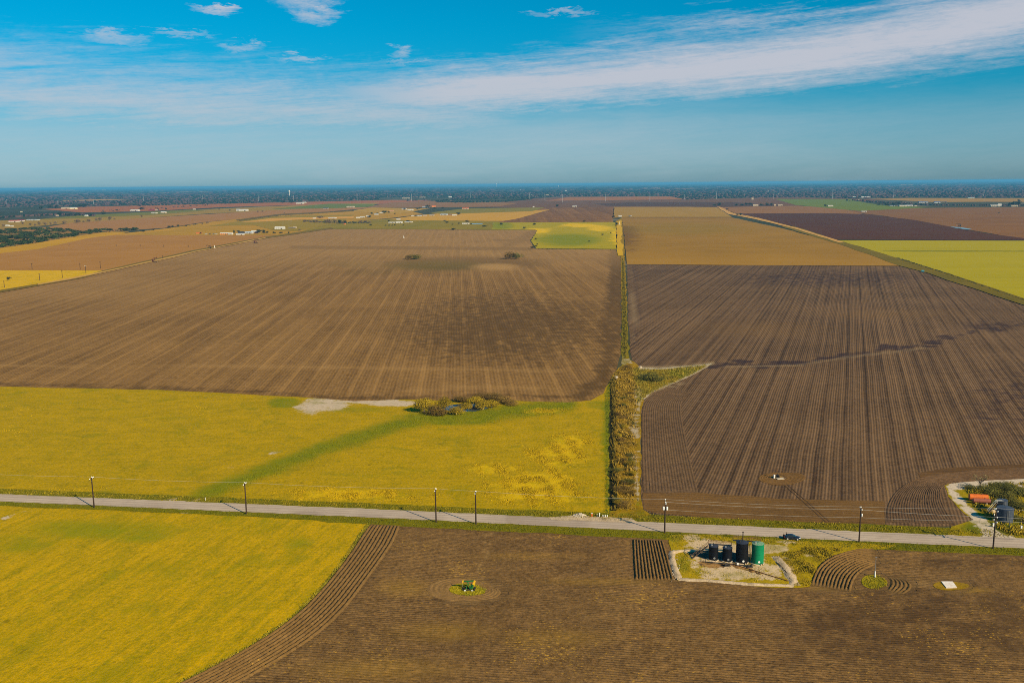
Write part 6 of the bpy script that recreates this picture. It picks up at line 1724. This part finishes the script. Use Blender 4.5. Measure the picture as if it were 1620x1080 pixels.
BLD = [(20, 351.5, 14, 3.6, 'white', 'red', 'white house with a bright red roof, leftmost in the photo'), (32, 350.5, 9, 3.2, 'white', 'maroon', 'white house with a dark red roof beside the red-roofed one'), (50, 349, 18, 2.2, 'grey', 'white', 'long low white shed right of the red-roofed houses'),
       (11, 358.5, 6, 3, 'white', 'white', 'small white shed near the left edge above the scrub'), (18, 359, 4, 2, 'cream', 'white', 'second tiny white shed near the left edge above the scrub'),
       (102, 330.5, 11, 3, 'cream', 'tan', 'cream building beside the red soil field on the far left'), (115, 331, 10, 3.2, 'yellow', 'white', 'pale yellow long building beside the red soil field'), (136, 342.5, 5, 2.8, 'white', 'white', 'small white house among dark trees on the left'), (90, 342, 4, 2.2, 'tan', 'tan', 'small tan house in the brown trees at the left'), (33, 336, 3, 2, 'cream', 'tan', 'tiny cream house in the brown wood at the left'),
       (212, 334, 14, 2.8, 'white', 'white', 'long white barn below the red soil field'), (239, 333.5, 8, 2.4, 'maroon', 'maroon', 'dark maroon barn near the long white barn'), (246.5, 333.3, 5, 1.8, 'tan', 'tan', 'low tan shed attached right of the maroon barn'), (243, 338, 9, 2.2, 'cream', 'white', 'low cream house below the maroon barn'), (258, 337.5, 8, 3.2, 'tan', 'white', 'tan house with a white roof below the maroon barn'), (307, 332, 4, 1.8, 'cream', 'white', 'tiny cream shed alone left of the big white barn'),
       (376, 334, 5, 4.0, 'white', 'grey', 'white gabled end of the barn complex below the red field'), (384, 334, 14, 3.4, 'white', 'white', 'big white barn with a pale roof below the red field'),
       (314, 370, 8, 2.6, 'orange', 'orange', 'low bright orange-red shed at the left of the central farmstead'), (354, 371.5, 13, 3.8, 'orange', 'white', 'orange house with a white roof in the central farmstead'), (364, 371.5, 7, 3.6, 'white', 'white', 'white house next to the orange one in the central farmstead'), (379, 371.8, 12, 2.6, 'white', 'white', 'long low white shed at the front of the central farmstead'), (381, 370, 9, 4.2, 'dark', 'dark', 'dark-roofed house behind the low white shed'),
       (393, 370, 12, 4.0, 'grey', 'lightblue', 'house with a pale blue-grey roof in the central farmstead'), (402, 369.5, 10, 5.2, 'brown', 'white', 'tall brown barn with a white gable at the right of the farmstead'), (441.5, 362.8, 15, 4.8, 'white', 'white', 'largest plain white barn standing alone in the green pasture'), (461, 361.8, 10, 2.6, 'dark', 'tan', 'tumbledown dark shed with a tan roof right of the lone white barn'), (466, 361.5, 5, 3, 'tan', 'tan', 'small tan shed right of the tumbledown one'),
       (497, 346.3, 5, 1.6, 'white', 'white', 'tiny white house above the brown tree belt, left one'), (525, 346, 12, 2, 'white', 'white', 'long white house above the brown tree belt'), (545, 355.5, 2.4, 2.6, 'orange', 'red', 'tiny red hut at the end of the brown tree belt'), (554, 328.5, 12, 2.6, 'cream', 'tan', 'cream farmhouse on the green strip at centre left'), (515, 330.3, 8, 1.8, 'grey', 'dark', 'small dark-roofed house at centre left below the red field'),
       (566, 345.5, 6, 2.4, 'white', 'white', 'white house in the scattered village, left end'), (573, 344.5, 7, 2.4, 'grey', 'white', 'grey-walled house in the scattered village'), (581.5, 343, 5, 2.6, 'cream', 'white', 'cream house beside the dark tree in the scattered village'), (595, 340, 6, 2.4, 'white', 'grey', 'white house with grey roof left of the round dark trees'), (619, 334.5, 6, 2, 'tan', 'orange', 'tan house with an orange roof near the village lane'), (603, 337.5, 5, 2, 'white', 'white', 'white house just left of the round dark trees'),
       (639, 332, 7, 3, 'white', 'grey', 'white house at the top of the village lane'), (649, 333.3, 9, 2.6, 'white', 'white', 'bright white low house right of the village lane'), (672, 328.6, 8, 2.4, 'grey', 'grey', 'grey barn beside a dark tree above the village'), (686, 328, 6, 2.8, 'orange', 'orange', 'small orange-roofed house beside the grey barn'), (736, 331.5, 10, 3, 'tan', 'orange', 'house with a pale orange roof alone above the green field'),
       (630, 348, 6, 1.6, 'white', 'white', 'small white trailer above the white barns'), (619.5, 353.2, 10, 1.6, 'white', 'white', 'low white shed left of the white barns'), (631, 353.2, 10, 3, 'white', 'white', 'bright white barn in the middle of the green pasture'), (646, 352.4, 12, 1.8, 'cream', 'white', 'long low white shed right of the white barns'), (653, 342.5, 5, 1.8, 'white', 'white', 'first white trailer of the row in the gold field'), (662, 342.5, 9, 2, 'grey', 'white', 'second white trailer of the row in the gold field'), (672, 342, 6, 1.8, 'tan', 'white', 'third trailer, tan walled, of the row in the gold field'), (683, 341.5, 7, 1.5, 'grey', 'grey', 'low grey shed at the end of the trailer row'),
       (702, 341, 11, 3.2, 'grey', 'grey', 'grey barn in the gold field at centre'), (712, 341, 6, 2.6, 'brown', 'brown', 'brown barn next to the grey barn in the gold field'), (718.5, 341.4, 7, 2.2, 'white', 'white', 'white house right of the brown barn in the gold field'), (736.5, 355, 11, 2, 'white', 'white', 'long white shed beside the small bluish pond'),
       (844, 328, 2.6, 1.8, 'white', 'white', 'tiny white hut alone on the edge of the brown field'), (909, 327.5, 7, 2, 'cream', 'white', 'small cream farmhouse on the rim of the purple fields'), (981, 343, 5, 1.4, 'white', 'white', 'white shed at the top end of the fence line'), (997, 342.5, 4, 1.2, 'white', 'grey', 'tiny white shed right of the top end of the fence line'),
       (1195.5, 326, 8, 3, 'cream', 'tan', 'cream house in the dark tree row on the right'), (1226, 325.8, 3, 3, 'tan', 'tan', 'tiny tan house at the right of the dark tree row'), (1234.5, 325.8, 7, 2.4, 'tan', 'tan', 'tan house at the end of the dark tree row'), (1190.5, 316, 3, 3.4, 'tan', 'tan', 'small pale hut alone on the purple field'),
       (1314, 327, 8, 2.6, 'cream', 'white', 'cream barn on the edge of the bright green field'), (1351.5, 313, 4, 2.2, 'cream', 'white', 'cream house at the far corner of the bright green field'), (1366, 312.7, 6, 2, 'white', 'white', 'white house left of the long cream barn'), (1373, 313, 9, 2.4, 'cream', 'white', 'long cream barn beyond the bright green field'), (1357.5, 317.5, 4, 1.6, 'brown', 'tan', 'small brown house on the edge of the bright green field'), (1367.5, 335.5, 8, 1.3, 'white', 'white', 'low white trailer at the point of the green field'),
       (1412, 326.3, 8, 1.8, 'grey', 'dark', 'dark roofed house left of the two cream barns'), (1428.5, 327, 11, 2.8, 'cream', 'white', 'left one of the two large cream barns on the right'), (1439, 326.4, 10, 2.6, 'white', 'grey', 'right one of the two large barns with a grey roof'), (1449, 326.3, 4, 1.6, 'cream', 'white', 'tiny cream hut right of the two barns'), (1461, 321, 14, 2.8, 'white', 'blue', 'white house with a long blue roof on the right'), (1483, 321.2, 9, 2.8, 'white', 'blue', 'second white house with a blue roof on the right'), (1494, 320.5, 9, 1.8, 'tan', 'dark', 'brown dark-roofed shed right of the blue-roofed houses'),
       (1508.5, 314, 5, 1.6, 'dark', 'dark', 'dark shed on the far gold field at right'), (1537, 314, 9, 1.8, 'white', 'teal', 'white shed with a teal roof on the far gold field'), (1575, 327, 13, 3.2, 'cream', 'white', 'large cream house near the right edge'), (1582, 326, 5, 4, 'white', 'white', 'tall white annex at the right of the large cream house'), (1605.5, 327, 10, 2.8, 'cream', 'tan', 'cream house under dark trees at the right edge'),
       (642, 314.3, 12, 1.6, 'cream', 'tan', 'pale line of a warehouse beyond the pinkish field'), (668, 312.8, 9, 1.4, 'tan', 'tan', 'low tan warehouse before the dark wood'), (712, 312.6, 5, 2, 'white', 'white', 'white house against the dark wood at centre'), (474, 322.8, 12, 2.4, 'cream', 'white', 'cream farmhouse by the red strip left of centre'), (481, 321.8, 6, 2.6, 'tan', 'white', 'pale roofed house by the red strip left of centre'), (895, 303.5, 3, 2, 'cream', 'white', 'tiny cream house in the far wood at centre'), (862, 309.4, 12, 1.6, 'tan', 'tan', 'long tan bare-earth yard building at centre')]
for b in BLD: building(*b)
# specks of houses within the far woods
for i in range(60):
    py_ = rng.choice([rng.uniform(300.5, 306), rng.uniform(306, 312)])
    px_ = rng.uniform(-20, 1640)
    sl_ = (810 - px_) * 0.0087
    building(px_, py_ + sl_, rng.uniform(1.2, 3.6), rng.uniform(0.5, 0.9), rng.choice(['white', 'cream', 'white', 'tan']), rng.choice(['white', 'tan', 'white', 'grey']), 'tiny pale house half hidden in the blue far woods', 'far_house', 'tiny houses in the far woods')

ORD = ['first', 'second', 'third', 'fourth', 'fifth', 'sixth', 'seventh', 'eighth', 'ninth', 'tenth', 'eleventh', 'twelfth', 'thirteenth', 'fourteenth', 'fifteenth', 'sixteenth', 'seventeenth', 'eighteenth', 'nineteenth', 'twentieth', 'twenty-first', 'twenty-second', 'twenty-third', 'twenty-fourth', 'twenty-fifth', 'twenty-sixth', 'twenty-seventh']
def pix(o):
    a_, b_ = PJ(o.location.x, o.location.y, 0.0)
    return float(a_), float(b_)
def number(group, text, key=lambda p_: p_[0]):
    os_ = sorted([o for o in COL.objects if o.parent is None and o.get('group') == group], key=lambda o: key(pix(o)))
    for i, o in enumerate(os_): o['label'] = text % ORD[i]
number('leafless trees in the far-left pasture', '%s leafless tree from the left in the far-left pasture row')
number('brown trees round the distant farmsteads', '%s brown tree from the left round the distant farmsteads')
number('low shrubs in the ditch', '%s low brushy shrub up the ditch, counted from the road', lambda p_: -p_[1])
_blds = [(b[0], b[1], b[6]) for b in BLD]
_sets = {}
for o in [o for o in COL.objects if o.parent is None and o.get('group') == 'dark trees dotted over the distant farms']:
    a_, b_ = pix(o)
    bx_, by_, bl_ = min(_blds, key=lambda t_: math.hypot(t_[0] - a_, (t_[1] - b_) * 2.5))
    far_ = math.hypot(bx_ - a_, by_ - b_) > 25
    rel = ('left of' if a_ < bx_ else 'right of') if abs(a_ - bx_) > 2 * abs(b_ - by_) else ('in front of' if b_ > by_ else 'behind')
    wds = bl_.split()
    short = ' '.join(wds[:8]).rstrip(',')
    while short.split()[-1] in ('the', 'a', 'of', 'with', 'and', 'at', 'in', 'on', 'beside', 'above', 'near', 'below', 'by', 'to', 'right', 'left', 'round', 'behind', 'one', 'pale', 'big', 'white', 'next', 'long', 'dark', 'green', 'low', 'central', 'red', 'lone'): short = ' '.join(short.split()[:-1])
    _sets.setdefault('dark tree ' + ('well ' if far_ else '') + rel + ' the ' + short, []).append((a_, o))
for k_, v_ in _sets.items():
    v_.sort(key=lambda t_: t_[0])
    for i, (a_, o) in enumerate(v_):
        o['label'] = k_ if len(v_) == 1 else (ORD[i] + ' ' + k_)

# water towers, transmission poles
def water_tower(px_, py_, hpx, label, col):
    x_, y_ = G(px_, py_)
    h = hpx * mpp(px_, py_)
    t = thing('water_tower', label, 'water tower', (x_, y_, 0.3), 0, 'water towers on the horizon')
    r = h * 0.13
    MB().lathe([(r * 0.55, 0), (r * 0.42, h * 0.1), (r * 0.42, h * 0.62)], 14).build('column', wm(col), t)
    MB().lathe([(r * 0.42, h * 0.62), (r * 1.0, h * 0.70), (r * 1.12, h * 0.80), (r * 1.0, h * 0.92), (r * 0.4, h)], 18).build('bowl', wm(col), t)
water_tower(458, 310.5, 9.5, 'white water tower on a column, left of centre on the horizon', 'white')
water_tower(785, 295.8, 5.5, 'small far water tower on the skyline at centre', 'white')
water_tower(883.5, 297.0, 3.6, 'tiny white water tower right of centre on the skyline', 'white')
PYL = [(10, 325, 7), (92, 326, 8), (148, 323.5, 7.5), (227, 319, 8), (321, 317, 8), (409, 319, 9), (465, 320, 11), (565, 317.5, 12), (651, 318, 12), (744, 315, 10), (838, 316, 11), (862, 317.5, 11), (889.5, 320, 12), (957.5, 318.7, 11.5), (1028, 318.5, 12), (1083, 315.8, 8), (1133.5, 315, 12), (1224, 314.5, 13), (1317, 314.5, 14.5), (1413.5, 313, 14), (1556, 311.5, 10.5)]
t0 = None
for px_, py_, hp_ in PYL:
    x_, y_ = G(px_, py_)
    h = min(hp_ * mpp(px_, py_), 96.0)
    t = thing('transmission_pole', 'slim tall transmission pole in the row before the far woods', 'transmission pole', (x_, y_, 0.3), 0, 'transmission poles across the distance')
    MB().bar((0, 0, 0), (0, 0, h), 0.9, 8, 0.55).build('pole', wm('grey'), t)
    for q in (0.97, 0.88, 0.79): MB().bar((-2.2, 0, h * q), (2.2, 0, h * q), 0.25, 6).build('crossarm', wm('grey'), t)
number('transmission poles across the distance', '%s tall transmission pole from the left before the far woods')
# smaller poles along the far-left road
for i, (px_, py_, hp_, dbl) in enumerate([(51, 427, 10.5, 0), (63, 444, 11.5, 0), (98.8, 440, 13, 0), (127, 427, 11, 0), (136, 432.5, 13, 1), (159, 425, 11.5, 0), (7, 455, 11, 0), (257.5, 409.5, 5, 0), (109.5, 389, 3, 0), (184, 390, 3, 0), (222, 390, 3, 0), (259, 391, 3.5, 0), (298, 391.5, 3.5, 0)]):
    x_, y_ = G(px_, py_)
    h = hp_ * mpp(px_, py_) * 0.97
    t = thing('utility_pole', 'thin dark utility pole by the side road at the far left', 'utility pole', (x_, y_, 0.3), 0, 'small poles along the far-left side road')
    MB().bar((0, 0, 0), (0, 0, h), 0.34, 7, 0.24).build('pole', M_POLE, t)
    MB().box((0, 0, h - 0.8), (2.6, 0.2, 0.25)).build('crossarm', M_WHITE if dbl else M_POLE, t)
number('small poles along the far-left side road', '%s thin utility pole from the left near the far-left side road')
# pumpjacks along the side road
M_MAROON = plain_mat('maroon_machine_paint', (0.09, 0.022, 0.022), 0.7)
def far_pumpjack(px_, py_, m_, label, sgn, k_=1.0):
    x_, y_ = G(px_, py_)
    t = thing('pumpjack', label, 'pumpjack', (x_, y_, 0.3), 0.0, 'pumpjacks along the side road')
    t.scale = (sgn * k_, k_, k_)
    MB().box((0, 0, 0.25), (7, 2.0, 0.4)).build('base_frame', M_DARK, t)
    MB().bar((-1.0, -0.9, 0.4), (0, 0, 5.2), 0.22, 6).bar((-1.0, 0.9, 0.4), (0, 0, 5.2), 0.22, 6).bar((1.6, 0, 0.4), (0, 0, 5.2), 0.2, 6).build('samson_post', m_, t)
    MB().box((0, 0, 5.4), (7.4, 0.5, 0.6), 0, 0, 0.22).build('walking_beam', m_, t)
    MB().add([(-3.4, -0.3, 6.9), (-4.4, -0.3, 6.2), (-4.3, -0.3, 4.4), (-3.3, -0.3, 5.6), (-3.4, 0.3, 6.9), (-4.4, 0.3, 6.2), (-4.3, 0.3, 4.4), (-3.3, 0.3, 5.6)], [(0, 1, 2, 3), (7, 6, 5, 4), (0, 4, 5, 1), (1, 5, 6, 2), (2, 6, 7, 3), (3, 7, 4, 0)]).build('horse_head', m_, t)
    MB().box((2.6, 0, 1.3), (1.5, 1.2, 1.8)).build('gearbox', m_, t)
    for s in (-0.8, 0.8): MB().box((3.0, s, 2.6), (0.9, 0.3, 2.6), 0, 0, 0.3).build('counterweight', m_, t)
    MB().bar((-4.2, 0, 0), (-4.2, 0, 4.8), 0.09, 6).build('polished_rod', M_STEEL, t)
far_pumpjack(244.5, 414.5, M_MAROON, 'dark red pumpjack on a pale pad beside the side road, nearest one', -1)
far_pumpjack(331, 394, M_DARK, 'black pumpjack with pale parts beside the side road', 1)
far_pumpjack(405, 384.5, M_MAROON, 'dark red pumpjack farthest up the side road', -1, 1.1)
far_pumpjack(1517, 358.8, M_DARK, 'tiny dark pumpjack beside the track in the right-hand brown field', 1, 1.2)
for px_, py_, hp_, lab in ((339.6, 393, 4.5, 'white triangular pump tower beside the black pumpjack'), (638.8, 377, 4, 'small white marker standing in the western field'), (980, 356.5, 5.5, 'white gate post at the top of the yellow weed strip')):
    x_, y_ = G(px_, py_)
    h = hp_ * mpp(px_, py_)
    t = thing('marker_tower', lab, 'marker', (x_, y_, 0.3))
    for s in (-1, 1): MB().bar((s * h * 0.16, 0, 0), (0, 0, h), 0.35, 6, 0.25).build('leg', M_WHITE, t)
    MB().box((0, 0, h * 0.4), (h * 0.2, 0.3, 0.4)).build('brace', M_WHITE, t)
# bluish tarpaulin by the yellow crop, blue strip in the brown field, small pond
x_, y_ = G(1459.5, 430.3)
tag(MB().box((0, 0, 0.6), (3.2, 2.0, 1.2)).add([(-1.7, -1.1, 1.21), (1.7, -1.1, 1.21), (1.7, 1.1, 1.21), (-1.7, 1.1, 1.21), (0, 0, 1.7)], [(0, 1, 4), (1, 2, 4), (2, 3, 4), (3, 0, 4)]).build('covered_bin', plain_mat('blue_tarpaulin', (0.05, 0.30, 0.42), 0.7), loc=(x_, y_, 0.6)), 'small blue covered bin on the bank of the yellow crop field', 'bin')
m, n = newmat('far_pond_water')
n.surf((0.22, 0.30, 0.36), 0.15, spec=0.6)
sheet('pond', [(744, 354.2), (762, 353.8), (764, 354.8), (746, 355.2)], m, 0.9, step=40, jit=1)
sheet('pond', [(1503, 359.2), (1519, 360.2), (1538, 363.2), (1530, 363.8), (1512, 361.2)], m, 0.9, step=40, jit=1)
# parked vehicles at the central farmstead
for i, (px_, lab) in enumerate(((326, 'white car parked left in the central farmstead'), (332, 'dark car parked between pale ones in the central farmstead'), (338, 'silver car parked right in the central farmstead'), (342, 'white van parked beside the orange house'))):
    x_, y_ = G(px_, 371.2)
    t = thing('parked_car', lab, 'car', (x_, y_, 0.35), 0.2, 'cars parked in the distant farmstead')
    mm_ = (M_WHITE, M_DARK, M_STEEL, M_WHITE)[i]
    MB().box((0, 0, 0.7), (5.2, 2.0, 0.8)).build('body', mm_, t)
    MB().add([(-1.9, -0.9, 1.11), (1.3, -0.9, 1.11), (1.3, 0.9, 1.11), (-1.9, 0.9, 1.11), (-1.3, -0.75, 1.75), (0.6, -0.75, 1.75), (0.6, 0.75, 1.75), (-1.3, 0.75, 1.75)], [(0, 1, 5, 4), (1, 2, 6, 5), (2, 3, 7, 6), (3, 0, 4, 7), (4, 5, 6, 7), (3, 2, 1, 0)]).build('cabin', M_GLASS, t)
    for wx in (-1.6, 1.6):
        for s in (-1, 1): MB().lathe([(0.36, -0.12), (0.36, 0.12)], 12, (wx, s * 0.92, 0.36), 'Y').build('wheel', M_TYRE, t)

for i in range(34):
    off = rng.uniform(6.5, 20)
    px_ = rng.uniform(-40, 1660)
    yy = 291.0 - (px_ - 810) * 0.0087 + off
    if yy > 311 and 180 < px_ < 1330: continue
    w_ = rng.uniform(14, 60)
    hh = rng.uniform(0.35, 0.9)
    cc = [(0.34, 0.22, 0.13), (0.26, 0.15, 0.12), (0.16, 0.17, 0.06), (0.30, 0.19, 0.14)][i % 4]
    far('distant_clearing', [(px_ - w_, yy), (px_ - w_ * 0.3, yy - hh), (px_ + w_ * 0.8, yy - hh * 0.8), (px_ + w_, yy + 0.1), (px_, yy + hh * 0.6)], tuple(c_ * 0.8 for c_ in cc), cc, 1.2 + 0.03 * i)

# ------------------------------------------------------------------ the far woods, one mass
FIELDS_FAR = [[(-80, 346), (60, 346), (340, 330), (600, 320), (700, 317), (830, 314), (900, 311), (1060, 310.5), (1085, 316), (1145, 313.5), (1290, 312.5), (1345, 314.5), (1380, 314), (1440, 312.5), (1580, 313), (1720, 313), (1720, 500), (-80, 500)]]
HOLES = [[(66, 331.5), (130, 326.5), (330, 322), (440, 319.5), (640, 315.5), (660, 330), (300, 345), (60, 350)], [(600, 313), (715, 311.5), (715, 317), (600, 318)], [(90, 315), (205, 314.8), (205, 318), (90, 319)]]
def horizon_y(px_): return 291.0 - (px_ - 810) * 0.0087
V, Fc, Cc = [], [], []
ring = 7
def wood(px_, py_, w_, h_, col):
    """one grove: an uneven low dome of canopy"""
    x_, y_ = G(px_, py_)
    a_ = np.linspace(0, 2 * np.pi, ring, endpoint=False) + rng.random()
    r1, r2 = w_ * (0.75 + 0.5 * rng.random(ring)), w_ * (0.35 + 0.45 * rng.random(ring))
    v = np.vstack([np.stack([x_ + r1 * np.cos(a_), y_ + r1 * np.sin(a_), np.zeros(ring)], 1), np.stack([x_ + r1 * 0.95 * np.cos(a_), y_ + r1 * 0.95 * np.sin(a_), h_ * (0.55 + 0.35 * rng.random(ring))], 1), np.stack([x_ + r2 * np.cos(a_ + 0.4), y_ + r2 * np.sin(a_ + 0.4), h_ * (0.8 + 0.4 * rng.random(ring))], 1), [[x_, y_, h_ * (0.8 + 0.4 * rng.random())]] * ring])
    b = len(V) * 4 * ring
    V.append(v)
    i = np.arange(ring)
    j = (i + 1) % ring
    Fc.append(np.vstack([np.stack([k * ring + i, k * ring + j, (k + 1) * ring + j, (k + 1) * ring + i], 1) for k in range(3)]) + b)
    Cc.append(np.repeat(np.array([col]) * rng.uniform(0.75, 1.25), 4 * ring, 0))
DK, OL, BR = np.array((0.010, 0.020, 0.012)), np.array((0.026, 0.036, 0.018)), np.array((0.085, 0.050, 0.048))
n_w = 0
while n_w < 19000:
    px_ = rng.uniform(-60, 1680)
    off = 2.6 + 27.0 * rng.random() ** 1.3
    py_ = horizon_y(px_) + off
    if inside(FIELDS_FAR[0], [px_], [py_])[0]: continue
    if any(inside(h_, [px_], [py_])[0] for h_ in HOLES): continue
    den = 0.45 + 0.5 * math.sin(px_ * 0.014 + off * 1.9) * math.sin(px_ * 0.0083 - off * 1.3 + 1.0) + 0.4 * math.sin(px_ * 0.047 + off * 3.3) * math.sin(px_ * 0.021 - off * 2.1)
    if off > 13: den = max(den, 0.62)
    if rng.random() > -0.05 + 1.25 * den: continue
    mp = mpp(px_, py_)
    w_ = mp * rng.uniform(0.8, 3.2) * (1.0 if off > 15 else 2.0)
    h_ = min(mp * rng.uniform(0.9, 1.9), rng.uniform(8, 17))
    cm = rng.random()
    brown = 0.85 if (px_ < 300 and off > 11) or (1180 < px_ and off > 10) else (0.5 if off > 9 else 0.2)
    col = BR if cm < brown * 0.7 else (OL if cm < 0.65 else DK)
    wood(px_, py_, w_, h_, col)
    n_w += 1
# belts in the middle distance
def belt(pts, k, wr, hr, colr):
    for _ in range(k):
        t_ = rng.random() * (len(pts) - 1)
        i_ = int(t_)
        a_, b_ = pts[i_], pts[i_ + 1]
        px_ = a_[0] + (b_[0] - a_[0]) * (t_ - i_) + rng.normal(0, 0.6)
        py_ = a_[1] + (b_[1] - a_[1]) * (t_ - i_) + rng.normal(0, 0.35)
        mp = mpp(px_, py_)
        wood(px_, py_, mp * rng.uniform(*wr), mp * rng.uniform(*hr), colr[rng.integers(len(colr))])
belt([(690, 319.5), (740, 320.5), (800, 319), (840, 315)], 260, (0.8, 2.4), (1.0, 2.4), [DK, OL, OL])
belt([(700, 317), (760, 315.5), (840, 313)], 200, (0.8, 2.2), (1.0, 2.0), [OL, OL, DK])
belt([(0, 345), (60, 341), (110, 340), (150, 342)], 260, (0.8, 2.4), (1.2, 2.8), [BR, BR, DK])
belt([(150, 335), (260, 329), (330, 325)], 60, (0.5, 1.4), (0.6, 1.4), [BR, DK])
belt([(200, 326), (320, 323.0), (420, 320.5)], 160, (0.7, 1.8), (0.9, 1.8), [DK, BR, DK])
belt([(1340, 317), (1400, 321), (1470, 324.5), (1560, 325.5), (1620, 325)], 260, (0.7, 2.0), (0.8, 2.0), [BR, DK, BR])
belt([(373, 350.5), (430, 343), (500, 338), (560, 333)], 90, (0.4, 1.0), (0.3, 0.8), [OL, DK])
belt([(260, 361), (300, 357), (330, 352.5)], 40, (0.4, 1.0), (0.3, 0.9), [OL, DK])
belt([(480, 350), (510, 352), (545, 353), (585, 353)], 110, (0.6, 1.7), (0.8, 2.0), [BR, OL])
belt([(852, 394), (900, 394.2), (974, 394.8)], 70, (0.4, 1.2), (0.2, 0.6), [OL, DK])
belt([(1420, 409), (1500, 434), (1622, 476), (1690, 500)], 600, (0.5, 1.9), (0.6, 1.5), [OL, DK, OL])
belt([(1256, 360), (1325, 382), (1420, 411)], 120, (0.3, 1.0), (0.2, 0.6), [OL, OL, DK])
belt([(1140, 329), (1170, 341), (1200, 346)], 50, (0.4, 1.0), (0.3, 0.8), [DK, OL])
belt([(1300, 331), (1400, 341), (1500, 357)], 60, (0.3, 0.8), (0.2, 0.5), [OL])
belt([(-20, 467), (60, 451.5), (165, 429.5), (300, 398), (420, 375.8)], 160, (0.4, 1.2), (0.15, 0.45), [OL, OL, DK])
M_WOOD = tint_mat('far_canopy', 0.95, objvar=0.0)
tag(link_mesh('far_woods', np_mesh('far_woods', np.vstack(V), np.vstack(Fc), np.vstack(Cc)), M_WOOD), 'belts of woodland and hedges spreading to the horizon', 'woodland', kind='stuff')

# ------------------------------------------------------------------ haze
m = bpy.data.materials.new('haze')
m.use_nodes = True
m.node_tree.nodes.clear()
pv = m.node_tree.nodes.new('ShaderNodeVolumePrincipled')
pv.inputs['Color'].default_value = (0.15, 0.56, 0.97, 1)
pv.inputs['Density'].default_value = 4.6e-5
pv.inputs['Anisotropy'].default_value = 0.0
oo = m.node_tree.nodes.new('ShaderNodeOutputMaterial')
m.node_tree.links.new(pv.outputs[0], oo.inputs['Volume'])
RH = 66000.0
o = MB().box((0, 31000, 54.5), (2 * RH, 2 * 35500, 111)).build('haze', m)
o['kind'] = 'stuff'
tag(o, 'pale blue haze hanging over the whole plain', 'haze')
